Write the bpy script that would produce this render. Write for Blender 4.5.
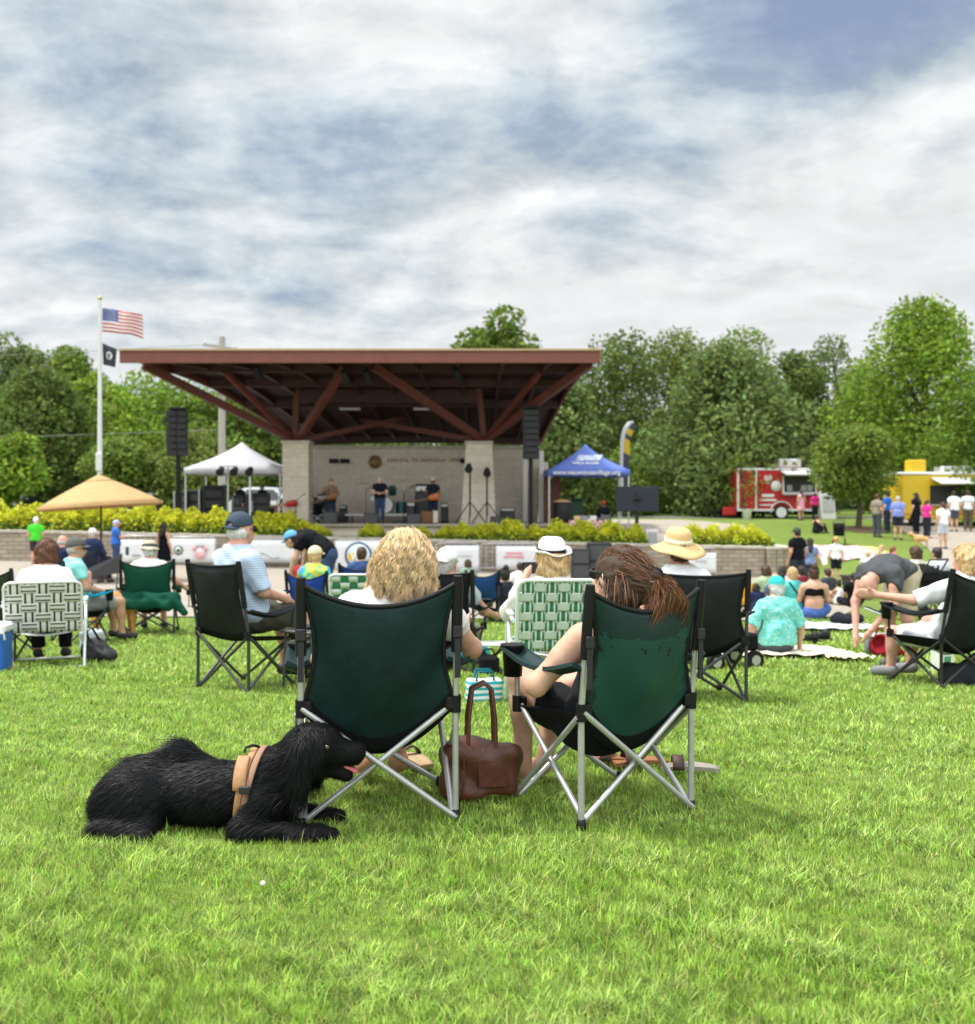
import bpy, math, random
import numpy as np
from mathutils import Vector, Matrix
R_=math.radians; PI=math.pi
random.seed(7); RNG=np.random.default_rng(7)
for o in list(bpy.data.objects): bpy.data.objects.remove(o)
C=bpy.context.scene.collection; SC=bpy.context.scene
# ---------------------------------------------------------------- camera
F=1000.0; HY=505.0; CAMZ=1.21
cd=bpy.data.cameras.new('camera'); cam=bpy.data.objects.new('camera',cd); C.objects.link(cam)
cam.location=(0,0,CAMZ); cam.rotation_euler=(R_(90),0,0)
cd.sensor_fit='HORIZONTAL'; cd.sensor_width=36; cd.lens=36*F/975; cd.shift_y=-7/975
cd.clip_start=.05; cd.clip_end=3000
cd.dof.use_dof=True; cd.dof.focus_distance=4.0; cd.dof.aperture_fstop=3.3
SC.camera=cam
# ---------------------------------------------------------------- sky, sun, exposure
SUN_EL, SUN_AZ = 62, 168      # azimuth counted from +X, towards +Y
sd=bpy.data.lights.new('sun','SUN'); sun=bpy.data.objects.new('sun',sd); C.objects.link(sun)
sd.energy=3.7; sd.angle=R_(6); sd.color=(1,.955,.88)
_sv=Vector((math.cos(R_(SUN_EL))*math.cos(R_(SUN_AZ)),math.cos(R_(SUN_EL))*math.sin(R_(SUN_AZ)),math.sin(R_(SUN_EL))))
sun.rotation_euler=_sv.to_track_quat('Z','Y').to_euler(); sun.location=(0,0,60)
SC.view_settings.view_transform='Standard'; SC.view_settings.look='None'
SC.view_settings.exposure=0.42; SC.view_settings.gamma=1
SC.cycles.max_bounces=6; SC.cycles.transparent_max_bounces=6; SC.cycles.diffuse_bounces=3; SC.cycles.glossy_bounces=2
SC.cycles.use_adaptive_sampling=True; SC.cycles.adaptive_threshold=.015; SC.cycles.use_denoising=True
W=bpy.data.worlds.new('World'); SC.world=W; W.use_nodes=True
nt=W.node_tree; N=nt.nodes; L=nt.links; N.clear()
def nd(nt,t,**k):
    n=nt.nodes.new(t)
    for a,b in k.items(): setattr(n,a,b)
    return n
def mth(nt,op,a,b=None,c=None,clamp=False):
    n=nt.nodes.new('ShaderNodeMath'); n.operation=op; n.use_clamp=clamp
    for i,x in enumerate((a,b,c)):
        if x is None: continue
        if isinstance(x,(int,float)): n.inputs[i].default_value=x
        else: nt.links.new(x,n.inputs[i])
    return n.outputs[0]
def mixc(nt,f,a,b):
    n=nt.nodes.new('ShaderNodeMix'); n.data_type='RGBA'
    for s,x in ((n.inputs[0],f),(n.inputs[6],a),(n.inputs[7],b)):
        if isinstance(x,(int,float)): s.default_value=x
        elif isinstance(x,tuple): s.default_value=(*x[:3],1)
        else: nt.links.new(x,s)
    return n.outputs[2]
def ramp(nt,f,pts,interp='LINEAR'):
    n=nt.nodes.new('ShaderNodeValToRGB'); cr=n.color_ramp; cr.interpolation=interp
    while len(cr.elements)<len(pts): cr.elements.new(.5)
    for e,(p,c) in zip(cr.elements,pts):
        e.position=p; e.color=(c,c,c,1) if isinstance(c,(int,float)) else (*c[:3],1)
    nt.links.new(f,n.inputs[0]); return n.outputs[0]
def noise(nt,vec,scale,detail=4,rough=.5,dist=0):
    n=nt.nodes.new('ShaderNodeTexNoise'); n.inputs['Scale'].default_value=scale; n.inputs['Detail'].default_value=detail
    n.inputs['Roughness'].default_value=rough; n.inputs['Distortion'].default_value=dist
    if vec is not None: nt.links.new(vec,n.inputs['Vector'])
    return n.outputs[0]
sky=nd(nt,'ShaderNodeTexSky',sky_type='NISHITA',sun_disc=False); sky.sun_elevation=R_(SUN_EL); sky.sun_rotation=R_(90-SUN_AZ)
sky.air_density=1.0; sky.dust_density=1.2
tc=nd(nt,'ShaderNodeTexCoord'); sp=nd(nt,'ShaderNodeSeparateXYZ'); L.new(tc.outputs['Generated'],sp.inputs[0])
X,Y,Z=sp.outputs
zz=mth(nt,'ADD',mth(nt,'MAXIMUM',Z,0.0),.30)
cb=nd(nt,'ShaderNodeCombineXYZ')
L.new(mth(nt,'DIVIDE',X,zz),cb.inputs[0]); L.new(mth(nt,'DIVIDE',Y,zz),cb.inputs[1])
mp=nd(nt,'ShaderNodeMapping'); L.new(cb.outputs[0],mp.inputs[0]); mp.inputs['Location'].default_value=(3.3,1.7,0); mp.inputs['Scale'].default_value=(.8,1.0,1)
P=mp.outputs[0]
n1=noise(nt,P,1.45,9,.56,.35); n2=noise(nt,P,4.6,8,.6,.3); n3=noise(nt,P,.8,3,.5,.2); n4=noise(nt,P,19,6,.65,.1)
thick=mth(nt,'ADD',mth(nt,'MULTIPLY',n1,.54),mth(nt,'ADD',mth(nt,'MULTIPLY',n2,.33),mth(nt,'MULTIPLY',n4,.125)))
mp2=nd(nt,'ShaderNodeMapping'); L.new(P,mp2.inputs[0]); mp2.inputs['Location'].default_value=(.035,.05,0)
relief=mth(nt,'ADD',mth(nt,'SUBTRACT',n1,noise(nt,mp2.outputs[0],1.45,9,.56,.35)),mth(nt,'MULTIPLY',mth(nt,'SUBTRACT',n2,noise(nt,mp2.outputs[0],4.6,8,.6,.3)),.8))
# the open blue patch high on the right and the duller band low on the left, by direction
def lobe(dx,dy,dz,lo,hi):
    v=Vector((dx,dy,dz)).normalized()
    d=nd(nt,'ShaderNodeVectorMath',operation='DOT_PRODUCT'); L.new(tc.outputs['Generated'],d.inputs[0]); d.inputs[1].default_value=v
    return ramp(nt,d.outputs['Value'],[(lo,0.0),(hi,1.0)],'EASE')
blue=mth(nt,'MAXIMUM',mth(nt,'MULTIPLY',lobe(.33,1,.66,.968,.996),1.7),mth(nt,'MULTIPLY',lobe(-.36,1,.27,.93,1),.42))
blue=mth(nt,'MAXIMUM',blue,mth(nt,'MULTIPLY',lobe(.12,1,.34,.988,1),.55))
thick=mth(nt,'SUBTRACT',thick,mth(nt,'MULTIPLY',blue,.13))
thick=mth(nt,'ADD',thick,mth(nt,'MULTIPLY',mth(nt,'SUBTRACT',n3,.5),.22))
cover=ramp(nt,thick,[(.24,0.0),(.37,1.0)],'EASE')
shade=ramp(nt,thick,[(.34,(3.3,4.05,4.95)),(.395,(4.6,5.25,5.8)),(.445,(5.8,6.2,6.45)),(.505,(6.9,7.0,7.05)),(.60,(6.2,6.4,6.55)),(.70,(4.9,5.25,5.6))])
shade_m=nd(nt,'ShaderNodeVectorMath',operation='SCALE'); L.new(shade,shade_m.inputs[0])
up=ramp(nt,Z,[(.50,1.0),(.85,2.0)],'EASE')          # overcast skies brighten towards the zenith; boosted above the frame as fill light
back=ramp(nt,mth(nt,'MULTIPLY',Y,-1),[(0.0,1.0),(.6,2.1)],'EASE')  # unseen sky behind the camera raised to light the scene
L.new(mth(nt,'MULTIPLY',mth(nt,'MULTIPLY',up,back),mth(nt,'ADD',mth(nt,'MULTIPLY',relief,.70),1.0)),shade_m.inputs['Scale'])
skyc=nd(nt,'ShaderNodeVectorMath',operation='MULTIPLY'); L.new(sky.outputs[0],skyc.inputs[0]); skyc.inputs[1].default_value=(1.25,1.2,1.35)
skyb=mixc(nt,.85,skyc.outputs[0],(2.3,2.9,4.1))
col=mixc(nt,cover,skyb,shade_m.outputs[0])
hz=ramp(nt,Z,[(.0,.75),(.17,0.0)],'EASE')
col=mixc(nt,mth(nt,'MULTIPLY',hz,.8),col,(5.0,5.75,6.3))
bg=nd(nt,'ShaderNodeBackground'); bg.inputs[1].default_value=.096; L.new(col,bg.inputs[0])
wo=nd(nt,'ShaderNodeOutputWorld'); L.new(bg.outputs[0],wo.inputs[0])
# ---------------------------------------------------------------- helpers: colour and material
def S(h):
    h=h.lstrip('#'); c=[int(h[i:i+2],16)/255 for i in (0,2,4)]
    return tuple(x/12.92 if x<=.04045 else ((x+.055)/1.055)**2.4 for x in c)
MATS={}
def M(name,col=None,rough=.65,var=.14,scale=22,bump=0,bscale=None,metal=0,island=0,spec=.4,trans=0,alpha=None,sheen=0,fn=None,detail=4):
    if name in MATS: return MATS[name]
    m=bpy.data.materials.new(name); m.use_nodes=True; t=m.node_tree; b=t.nodes['Principled BSDF']; MATS[name]=m
    if isinstance(col,str): col=S(col)
    tcn=nd(t,'ShaderNodeTexCoord'); v=tcn.outputs['Object']
    if fn: c=fn(t,v)
    else:
        f=noise(t,v,scale,detail,.6)
        f=ramp(t,f,[(.3,0.0),(.7,1.0)])
        c=mixc(t,f,tuple(x*(1-var) for x in col),tuple(min(1,x*(1+var)) for x in col))
    if island:
        g=nd(t,'ShaderNodeNewGeometry'); hs=nd(t,'ShaderNodeHueSaturation')
        hs.inputs['Hue'].default_value=.5
        r=g.outputs['Random Per Island']
        t.links.new(mth(t,'ADD',mth(t,'MULTIPLY',r,island),1-island*.5),hs.inputs['Value'])
        t.links.new(mth(t,'ADD',mth(t,'MULTIPLY',mth(t,'FRACT',mth(t,'MULTIPLY',r,17.3)),.05),.475),hs.inputs['Hue'])
        t.links.new(c,hs.inputs['Color']); c=hs.outputs[0]
    t.links.new(c,b.inputs['Base Color']); b.inputs['Roughness'].default_value=rough; b.inputs['Metallic'].default_value=metal
    b.inputs['Specular IOR Level'].default_value=spec
    if sheen: b.inputs['Sheen Weight'].default_value=sheen
    if alpha is not None: b.inputs['Alpha'].default_value=alpha
    if bump:
        bn=nd(t,'ShaderNodeBump'); bn.inputs['Strength'].default_value=bump; bn.inputs['Distance'].default_value=.01
        t.links.new(noise(t,v,bscale or scale*3,5,.6),bn.inputs['Height']); t.links.new(bn.outputs[0],b.inputs['Normal'])
    if trans:
        tr=nd(t,'ShaderNodeBsdfTranslucent'); t.links.new(c,tr.inputs[0]); mx=nd(t,'ShaderNodeMixShader'); mx.inputs[0].default_value=trans
        t.links.new(b.outputs[0],mx.inputs[1]); t.links.new(tr.outputs[0],mx.inputs[2]); t.links.new(mx.outputs[0],t.nodes['Material Output'].inputs[0])
    return m
def cloth(col,rough=.85,var=.1,**k):
    return M('cloth_'+col,col,rough,var,14,.35,160,spec=.15,**k)
# ---------------------------------------------------------------- helpers: objects
def mesh_obj(name,V,F_,mats,parent=None,mi=None,smooth=False,loc=None):
    me=bpy.data.meshes.new(name)
    me.from_pydata([tuple(v) for v in V] if not isinstance(V,np.ndarray) else V.tolist(),[],F_ if isinstance(F_,list) else F_.tolist())
    if not isinstance(mats,(list,tuple)): mats=[mats]
    for m in mats: me.materials.append(m)
    if mi is not None: me.polygons.foreach_set('material_index',np.asarray(mi,np.int32))
    if isinstance(smooth,bool):
        if smooth: me.polygons.foreach_set('use_smooth',np.ones(len(me.polygons),bool))
    else: me.polygons.foreach_set('use_smooth',np.asarray(smooth,bool))
    me.update()
    o=bpy.data.objects.new(name,me); C.objects.link(o)
    if parent: o.parent=parent
    if loc is not None: o.location=loc
    return o
def tag(o,label=None,cat=None,group=None,kind=None):
    if label: o['label']=label
    if cat: o['category']=cat
    if group: o['group']=group
    if kind: o['kind']=kind
    return o
def thing(name,label,cat,loc=(0,0,0),rz=0,group=None):
    o=bpy.data.objects.new(name,None); C.objects.link(o); o.empty_display_size=.1
    o.location=loc; o.rotation_euler=(0,0,R_(rz)); return tag(o,label,cat,group)
def kids(o): return [c for c in bpy.data.objects if c.parent==o]
def dup(root,loc,rz=None,label=None,scale=None,mat=None):
    def cp(o,par):
        c=o.copy(); C.objects.link(c)
        if par: c.parent=par
        for k in o.children: cp(k,c)
        return c
    r=cp(root,None); r.location=loc
    if rz is not None: r.rotation_euler=(0,0,R_(rz))
    if label: r['label']=label
    if scale: r.scale=scale if isinstance(scale,tuple) else (scale,)*3
    return r
def basis(d,up=(0,0,1)):
    d=Vector(d).normalized(); u=Vector(up)
    if abs(d.dot(u))>.98: u=Vector((0,1,0))
    s=d.cross(u).normalized(); return s,d,s.cross(d)
class MB:
    def __init__(s): s.v=[]; s.f=[]; s.mi=[]; s.sm=[]
    def add(s,V,F_,m=0,sm=False,T=None):
        b=len(s.v)
        s.v+= [tuple(T@Vector(v)) for v in V] if T is not None else [tuple(v) for v in V]
        for f in F_: s.f.append([b+i for i in f]); s.mi.append(m); s.sm.append(sm)
    def box(s,c,size,m=0,rz=0,T=None,bev=0,rx=0):
        x,y,z=[a/2 for a in size]; b=min(bev,x*.9,y*.9,z*.9)
        if b<=0:
            V=[(i*x,j*y,k*z) for i in(-1,1) for j in(-1,1) for k in(-1,1)]
            Fs=[(0,1,3,2),(4,6,7,5),(0,4,5,1),(2,3,7,6),(0,2,6,4),(1,5,7,3)]
        else:
            V=[];Fs=[]
            # chamfered box: 24 verts
            idx={}
            for i in(-1,1):
                for j in(-1,1):
                    for k in(-1,1):
                        for a in range(3):
                            p=[i*(x-b),j*(y-b),k*(z-b)]; p[a]=(i*x,j*y,k*z)[a]; idx[(i,j,k,a)]=len(V); V.append(p)
            for sg in(-1,1):
                Fs+= [[idx[(sg,j,k,0)] for j,k in((-1,-1),(1,-1),(1,1),(-1,1))],[idx[(i,sg,k,1)] for i,k in((-1,-1),(-1,1),(1,1),(1,-1))],[idx[(i,j,sg,2)] for i,j in((-1,-1),(1,-1),(1,1),(-1,1))]]
            for i in(-1,1):
                for j in(-1,1):
                    Fs.append([idx[(i,j,-1,0)],idx[(i,j,1,0)],idx[(i,j,1,1)],idx[(i,j,-1,1)]])
                    Fs.append([idx[(i,-1,j,0)],idx[(i,1,j,0)],idx[(i,1,j,2)],idx[(i,-1,j,2)]])
                    Fs.append([idx[(-1,i,j,1)],idx[(1,i,j,1)],idx[(1,i,j,2)],idx[(-1,i,j,2)]])
                    for k in(-1,1): Fs.append([idx[(i,j,k,0)],idx[(i,j,k,1)],idx[(i,j,k,2)]])
        Tm=Matrix.Translation(c)@Matrix.Rotation(R_(rz),4,'Z')@Matrix.Rotation(R_(rx),4,'X')
        if T is not None: Tm=T@Tm
        s.add(V,Fs,m,False,Tm); return s
    def bar(s,a,b,w,h,m=0,up=(0,0,1)):
        a=Vector(a);b=Vector(b); x,d,z=basis(b-a,up); V=[]
        for p in(a,b):
            for i,j in((-1,-1),(1,-1),(1,1),(-1,1)): V.append(p+x*(i*w/2)+z*(j*h/2))
        s.add(V,[(0,3,2,1),(4,5,6,7),(0,1,5,4),(1,2,6,5),(2,3,7,6),(3,0,4,7)],m); return s
    def tube(s,pts,r,m=0,n=8,closed=False,flat=1):
        pts=[Vector(p) for p in pts]; k=len(pts); rs=r if isinstance(r,(list,tuple)) else [r]*k; V=[];Fs=[]
        px=None
        for i,p in enumerate(pts):
            d=(pts[(i+1)%k]-pts[i-1]) if closed else (pts[min(i+1,k-1)]-pts[max(i-1,0)])
            d.normalize()
            if px is None: x,_,z=basis(d)
            else:
                x=(px-d*px.dot(d)).normalized(); z=x.cross(d)
            px=x
            for a in range(n):
                t=2*PI*a/n; V.append(p+x*(math.cos(t)*rs[i])+z*(math.sin(t)*rs[i]*flat))
        for i in range(k if closed else k-1):
            j=(i+1)%k
            for a in range(n):
                b=(a+1)%n; Fs.append((i*n+a,i*n+b,j*n+b,j*n+a))
        s.add(V,Fs,m,True)
        if not closed: s.add([V[a] for a in range(n)],[tuple(range(n))[::-1]],m); s.add([V[(k-1)*n+a] for a in range(n)],[tuple(range(n))],m)
        return s
    def lathe(s,prof,c=(0,0,0),m=0,n=20,T=None,sm=True,sy=1):
        V=[];Fs=[]
        for r,z in prof:
            for a in range(n): t=2*PI*a/n; V.append((c[0]+r*math.cos(t),c[1]+r*math.sin(t)*sy,c[2]+z))
        for i in range(len(prof)-1):
            for a in range(n):
                b=(a+1)%n; Fs.append((i*n+a,i*n+b,(i+1)*n+b,(i+1)*n+a))
        if prof[0][0]>1e-4: Fs.append(tuple(range(n))[::-1])
        if prof[-1][0]>1e-4: Fs.append(tuple((len(prof)-1)*n+a for a in range(n)))
        s.add(V,Fs,m,sm,T); return s
    def cyl(s,a,b,r,m=0,n=14,r2=None): return s.tube([a,b],[r,r if r2 is None else r2],m,n)
    def sph(s,c,r,m=0,n=12):
        if not isinstance(r,(tuple,list)): r=(r,)*3
        V=[];Fs=[];k=n//2
        for i in range(k+1):
            ph=PI*i/k
            for a in range(n): t=2*PI*a/n; V.append((c[0]+r[0]*math.sin(ph)*math.cos(t),c[1]+r[1]*math.sin(ph)*math.sin(t),c[2]+r[2]*math.cos(ph)))
        for i in range(k):
            for a in range(n): Fs.append((i*n+a,(i+1)*n+a,(i+1)*n+(a+1)%n,i*n+(a+1)%n))
        s.add(V,Fs,m,True); return s
    def sheet(s,fn,nu,nv,th=.004,m=0,sm=True,mf=None):
        G_=np.array([[fn(i/nu,j/nv) for j in range(nv+1)] for i in range(nu+1)],float)
        du=np.gradient(G_,axis=0); dv=np.gradient(G_,axis=1); n=np.cross(du,dv); n/=np.linalg.norm(n,axis=2,keepdims=True)+1e-12
        A=(G_+n*th/2).reshape(-1,3); B=(G_-n*th/2).reshape(-1,3); K=len(A); V=np.vstack([A,B]).tolist(); w=nv+1
        for i in range(nu):
            for j in range(nv):
                q=(i*w+j,(i+1)*w+j,(i+1)*w+j+1,i*w+j+1); mm=mf(i,j) if mf else m
                s._f(q,mm,sm,V if (i==0 and j==0) else None); s._f(tuple(K+x for x in q[::-1]),mm,sm)
        b=s._b
        ed=[(i*w,(i+1)*w) for i in range(nu)]+[((i+1)*w+nv,i*w+nv) for i in range(nu)]+[(j+1,j) for j in range(nv)]+[(nu*w+j,nu*w+j+1) for j in range(nv)]
        for p,q in ed: s._f((p,K+p,K+q,q),m,False)
        return s
    def _f(s,q,m,sm,V=None):
        if V is not None: s._b=len(s.v); s.v+= [tuple(v) for v in V]
        s.f.append([s._b+i for i in q]); s.mi.append(m); s.sm.append(sm)
    def prism(s,poly,y0,y1,m=0,axis='y',T=None):
        n=len(poly)
        mk={'y':lambda p,t:(p[0],t,p[1]),'x':lambda p,t:(t,p[0],p[1]),'z':lambda p,t:(p[0],p[1],t)}[axis]
        V=[mk(p,y0) for p in poly]+[mk(p,y1) for p in poly]
        s.add(V,[tuple(range(n)),tuple(range(2*n-1,n-1,-1))]+[(i,n+i,n+(i+1)%n,(i+1)%n) for i in range(n)],m,False,T); return s
    def build(s,name,mats,parent=None,loc=None,label=None):
        o=mesh_obj(name,s.v,s.f,mats,parent,s.mi,s.sm,loc)
        if label: o['label']=label
        return o
def ribbons(paths,width,side,taper=True):
    """paths (N,K,3), width (N,), side (N,3) -> V,F: one thin strip per path, pointed at its end"""
    Nn,K,_=paths.shape; t=np.linspace(1,0,K) if taper else np.ones(K)
    t=np.sqrt(np.clip(t,0,1)) if taper else t
    off=side[:,None,:]*(width[:,None]*t[None,:]*.5)[:,:,None]
    V=np.stack([paths-off,paths+off],2).reshape(-1,3)
    b=(np.arange(Nn)*K*2)[:,None]+(np.arange(K-1)*2)[None,:]; b=b.reshape(-1)
    return V,np.stack([b,b+1,b+3,b+2],1)
# ---------------------------------------------------------------- helpers: blended solid shapes
def cone_(a,b,ra,rb=None,cut=()): return ('c',np.array(a,float),np.array(b,float),ra,ra if rb is None else rb,cut)
def ell(c,r,Rm=None,cut=()): return ('e',np.array(c,float),np.array(r,float),None if Rm is None else np.array(Rm,float),cut)
def bx_(c,h,Rm=None,rd=.01,cut=()): return ('b',np.array(c,float),np.array(h,float),None if Rm is None else np.array(Rm,float),rd,cut)
def infl(p,e):
    if p[0]=='c': return ('c',p[1],p[2],p[3]+e,p[4]+e,p[5])
    if p[0]=='e': return ('e',p[1],p[2]+e,p[3],p[4])
    return ('b',p[1],p[2]+e,p[3],p[4],p[5])
def pbox(p):
    if p[0]=='c':
        r=max(p[3],p[4]); return np.minimum(p[1],p[2])-r,np.maximum(p[1],p[2])+r
    r=np.linalg.norm(p[2]) if p[3] is not None else p[2]+(p[4] if p[0]=='b' else 0); return p[1]-r,p[1]+r
def pdist(p,Q):
    if p[0]=='c':
        ba=p[2]-p[1]; h=np.clip(((Q-p[1])@ba)/max(ba@ba,1e-9),0,1); d=np.linalg.norm(Q-p[1]-h[...,None]*ba,axis=-1)-(p[3]+(p[4]-p[3])*h); cut=p[5]
    elif p[0]=='e':
        q=Q-p[1]; q=q@p[3] if p[3] is not None else q
        k0=np.linalg.norm(q/p[2],axis=-1); k1=np.linalg.norm(q/(p[2]**2),axis=-1); d=k0*(k0-1)/np.maximum(k1,1e-6); cut=p[4]
    else:
        q=Q-p[1]; q=q@p[3] if p[3] is not None else q
        q=np.abs(q)-p[2]+p[4]; d=np.linalg.norm(np.maximum(q,0),axis=-1)+np.minimum(q.max(-1),0)-p[4]; cut=p[5]
    for (c,n) in cut: d=np.maximum(d,(Q-np.array(c))@(np.array(n,float)/np.linalg.norm(n)))
    return d
def sdf(prims,vox,k=.03,sub=(),wr=0,wf=20,cuts=()):
    lo=np.min([pbox(p)[0] for p in prims],0)-3*vox-wr; hi=np.max([pbox(p)[1] for p in prims],0)+3*vox+wr
    n=np.ceil((hi-lo)/vox).astype(int)+1; D=np.full(n,.3,np.float32); ax=[lo[i]+np.arange(n[i])*vox for i in range(3)]
    def sl(p,mg):
        a,b=pbox(p); i0=np.clip(np.floor((a-mg-lo)/vox).astype(int),0,n-1); i1=np.clip(np.ceil((b+mg-lo)/vox).astype(int)+1,1,n)
        s=tuple(slice(i0[i],max(i1[i],i0[i]+1)) for i in range(3)); return s,np.stack(np.meshgrid(*[ax[i][s[i]] for i in range(3)],indexing='ij'),-1)
    for p in prims:
        s,Q=sl(p,k+2*vox); d=pdist(p,Q); a=D[s]
        if k>0: h=np.maximum(k-np.abs(a-d),0)/k; D[s]=np.minimum(a,d)-h*h*k*.25
        else: D[s]=np.minimum(a,d)
    Q=None
    if wr or cuts:
        Q=np.stack(np.meshgrid(*ax,indexing='ij'),-1)
        if wr:
            x,y,z=Q[...,0]*wf,Q[...,1]*wf,Q[...,2]*wf
            D=D+wr*(np.sin(x*1.1+1.7*np.sin(z*.7+y*.4))+np.sin(z*1.3+1.9*np.sin(x*.6-y*.9)+y)*.9+.5*np.sin(2.3*z+1.5*x+y*1.7))*.4
        for (c,nn) in cuts: D=np.maximum(D,(Q-np.array(c))@(np.array(nn,float)/np.linalg.norm(nn)))
    for p in sub:
        s,q=sl(p,2*vox); D[s]=np.maximum(D[s],-pdist(p,q))
    ins=D<0; c=[slice(None,-1),slice(1,None)]
    cnt=sum(ins[c[i],c[j],c[l]].astype(np.int8) for i in(0,1) for j in(0,1) for l in(0,1))
    act=(cnt>0)&(cnt<8); ids=np.full(act.shape,-1,np.int64); idx=np.argwhere(act); ids[act]=np.arange(len(idx))
    acc=np.zeros((len(idx),3)); num=np.zeros(len(idx))
    cor=[(i,j,l) for i in(0,1) for j in(0,1) for l in(0,1)]
    for a in cor:
        for ax_ in range(3):
            if a[ax_]: continue
            b=list(a); b[ax_]=1
            va=D[tuple((idx+a).T)]; vb=D[tuple((idx+b).T)]; m=(va<0)!=(vb<0); t=np.where(m,va/np.where(m,va-vb,1),0)
            pt=np.array(a,float)[None,:].repeat(len(idx),0); pt[:,ax_]+=t
            acc[m]+=pt[m]; num[m]+=1
    V=lo+(idx+acc/np.maximum(num,1)[:,None])*vox; Fs=[]
    for ax_ in range(3):
        sa=[slice(None)]*3; sb=[slice(None)]*3; sa[ax_]=slice(None,-1); sb[ax_]=slice(1,None)
        A=ins[tuple(sa)]; B=ins[tuple(sb)]; e=np.argwhere(A!=B); u,w=[(1,2),(2,0),(0,1)][ax_]
        ok=(e[:,u]>0)&(e[:,w]>0)&(e[:,u]<n[u]-1)&(e[:,w]<n[w]-1); e=e[ok]
        if not len(e): continue
        def gi(du,dw):
            q=e.copy(); q[:,u]+=du; q[:,w]+=dw; return ids[tuple(q.T)]
        q=np.stack([gi(-1,-1),gi(0,-1),gi(0,0),gi(-1,0)],1); fl=~A[tuple(e.T)]
        q[fl]=q[fl][:,::-1]; Fs.append(q)
    return V,np.vstack(Fs)
def solid(name,prims,mat,parent=None,vox=.015,k=.03,**kw):
    V,Fs=sdf(prims,vox,k,**kw); return mesh_obj(name,V,Fs,mat,parent,smooth=True)
# ---------------------------------------------------------------- the lie of the land
BY=[-30,0,4.5,7.6,9.4,13.3,16,22,29,37.5,60]; BZ=[.5,0,0,-.17,-.32,-.5,-.6,-.84,-1.1,-1.3,-1.6]
def sst(a,b,x): t=np.clip((x-a)/(b-a),0,1); return t*t*(3-2*t)
def lower(x,y):
    b=sum(np.interp(y+q,BY,BZ) for q in(-.8,-.4,0,.4,.8))/5
    return b-.022*sst(8,30,y)*np.clip(x,-20,12)
def wtop(x): return -.226-.0222*np.clip(x,-22,11)
def upper(x,y):
    a=wtop(x)-.10; return a+(.36-a)*sst(39.5,42.5,y)+np.clip((y-46)*.009,0,1.2)
def G(x,y):
    lo=lower(x,y); up=np.where(y>37.8,upper(x,y),lo)
    h=lo+(.42+np.clip((y-56)*.008,0,1)-lo)*sst(25,56,y)
    w=sst(11.2,14,x); return up*(1-w)+h*w
def g(x,y): return float(G(np.float64(x),np.float64(y)))
def XP(px,d): return (px-487.5)*d/F
def ZP(py,d): return CAMZ+(HY-py)*d/F
def hit(px,py,d0=2.0,d1=140):
    d=d0
    while d<d1:
        if ZP(py,d)<=g(XP(px,d),d): break
        d+=.04
    return Vector((XP(px,d),d,g(XP(px,d),d)))
def at(px,d): x=XP(px,d); return Vector((x,d,g(x,d)))
def text(s,size,mat,parent,name='lettering',loc=(0,0,0),rot=(90,0,0),ext=.004,sx=1,bold=0):
    cu=bpy.data.curves.new(name,'FONT'); cu.body=s; cu.size=size; cu.extrude=ext; cu.align_x='CENTER'; cu.align_y='CENTER'; cu.offset=bold; cu.resolution_u=3
    o=bpy.data.objects.new(name,cu); me=bpy.data.meshes.new_from_object(o); bpy.data.objects.remove(o); me.materials.append(mat)
    o=bpy.data.objects.new(name,me); C.objects.link(o); o.parent=parent; o.location=loc; o.rotation_euler=[R_(a) for a in rot]; o.scale=(sx,1,1); return o
# ================================================================ THE SETTING
def lawn_fn(t,v):
    a=ramp(t,noise(t,v,.35,4,.6),[(.35,(.10,.150,.028)),(.65,(.175,.220,.045))])
    b=ramp(t,noise(t,v,3.2,6,.65),[(.35,(.075,.122,.022)),(.62,(.195,.235,.055))])
    c=ramp(t,noise(t,v,38,5,.7),[(.3,(.06,.11,.016)),(.7,(.17,.26,.05))])
    return mixc(t,.45,mixc(t,.5,a,b),c)
lawn_m=M('lawn',fn=lawn_fn,rough=.9,spec=.15,bump=.9,scale=30,bscale=45)
def conc_fn(t,v):
    a=ramp(t,noise(t,v,.6,5,.6),[(.3,(.27,.235,.195)),(.7,(.34,.30,.25))]); b=ramp(t,noise(t,v,60,4,.7),[(.3,(.24,.21,.18)),(.7,(.37,.33,.28))])
    return mixc(t,.35,a,b)
conc=M('concrete',fn=conc_fn,rough=.85,spec=.25,bump=.25,scale=80)
xs=np.unique(np.concatenate([np.linspace(-400,-60,12),np.linspace(-60,60,141),np.linspace(60,400,12)]))
ys=np.unique(np.concatenate([np.linspace(-40,2,12),np.linspace(2,37.6,90),[37.7,37.95],np.linspace(38.1,64,60),np.linspace(64,140,24),np.linspace(150,900,14)]))
gx,gy=np.meshgrid(xs,ys,indexing='ij'); gz=G(gx,gy)
V=np.stack([gx,gy,gz],-1).reshape(-1,3); nx,ny=len(xs),len(ys)
q=(np.arange(nx-1)[:,None]*ny+np.arange(ny-1)[None,:]).reshape(-1)
o=mesh_obj('ground',V,np.stack([q,q+ny,q+ny+1,q+1],1),lawn_m,smooth=True); tag(o,'mown green lawn sloping down to the plaza and up the hill','lawn',kind='structure')
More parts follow.
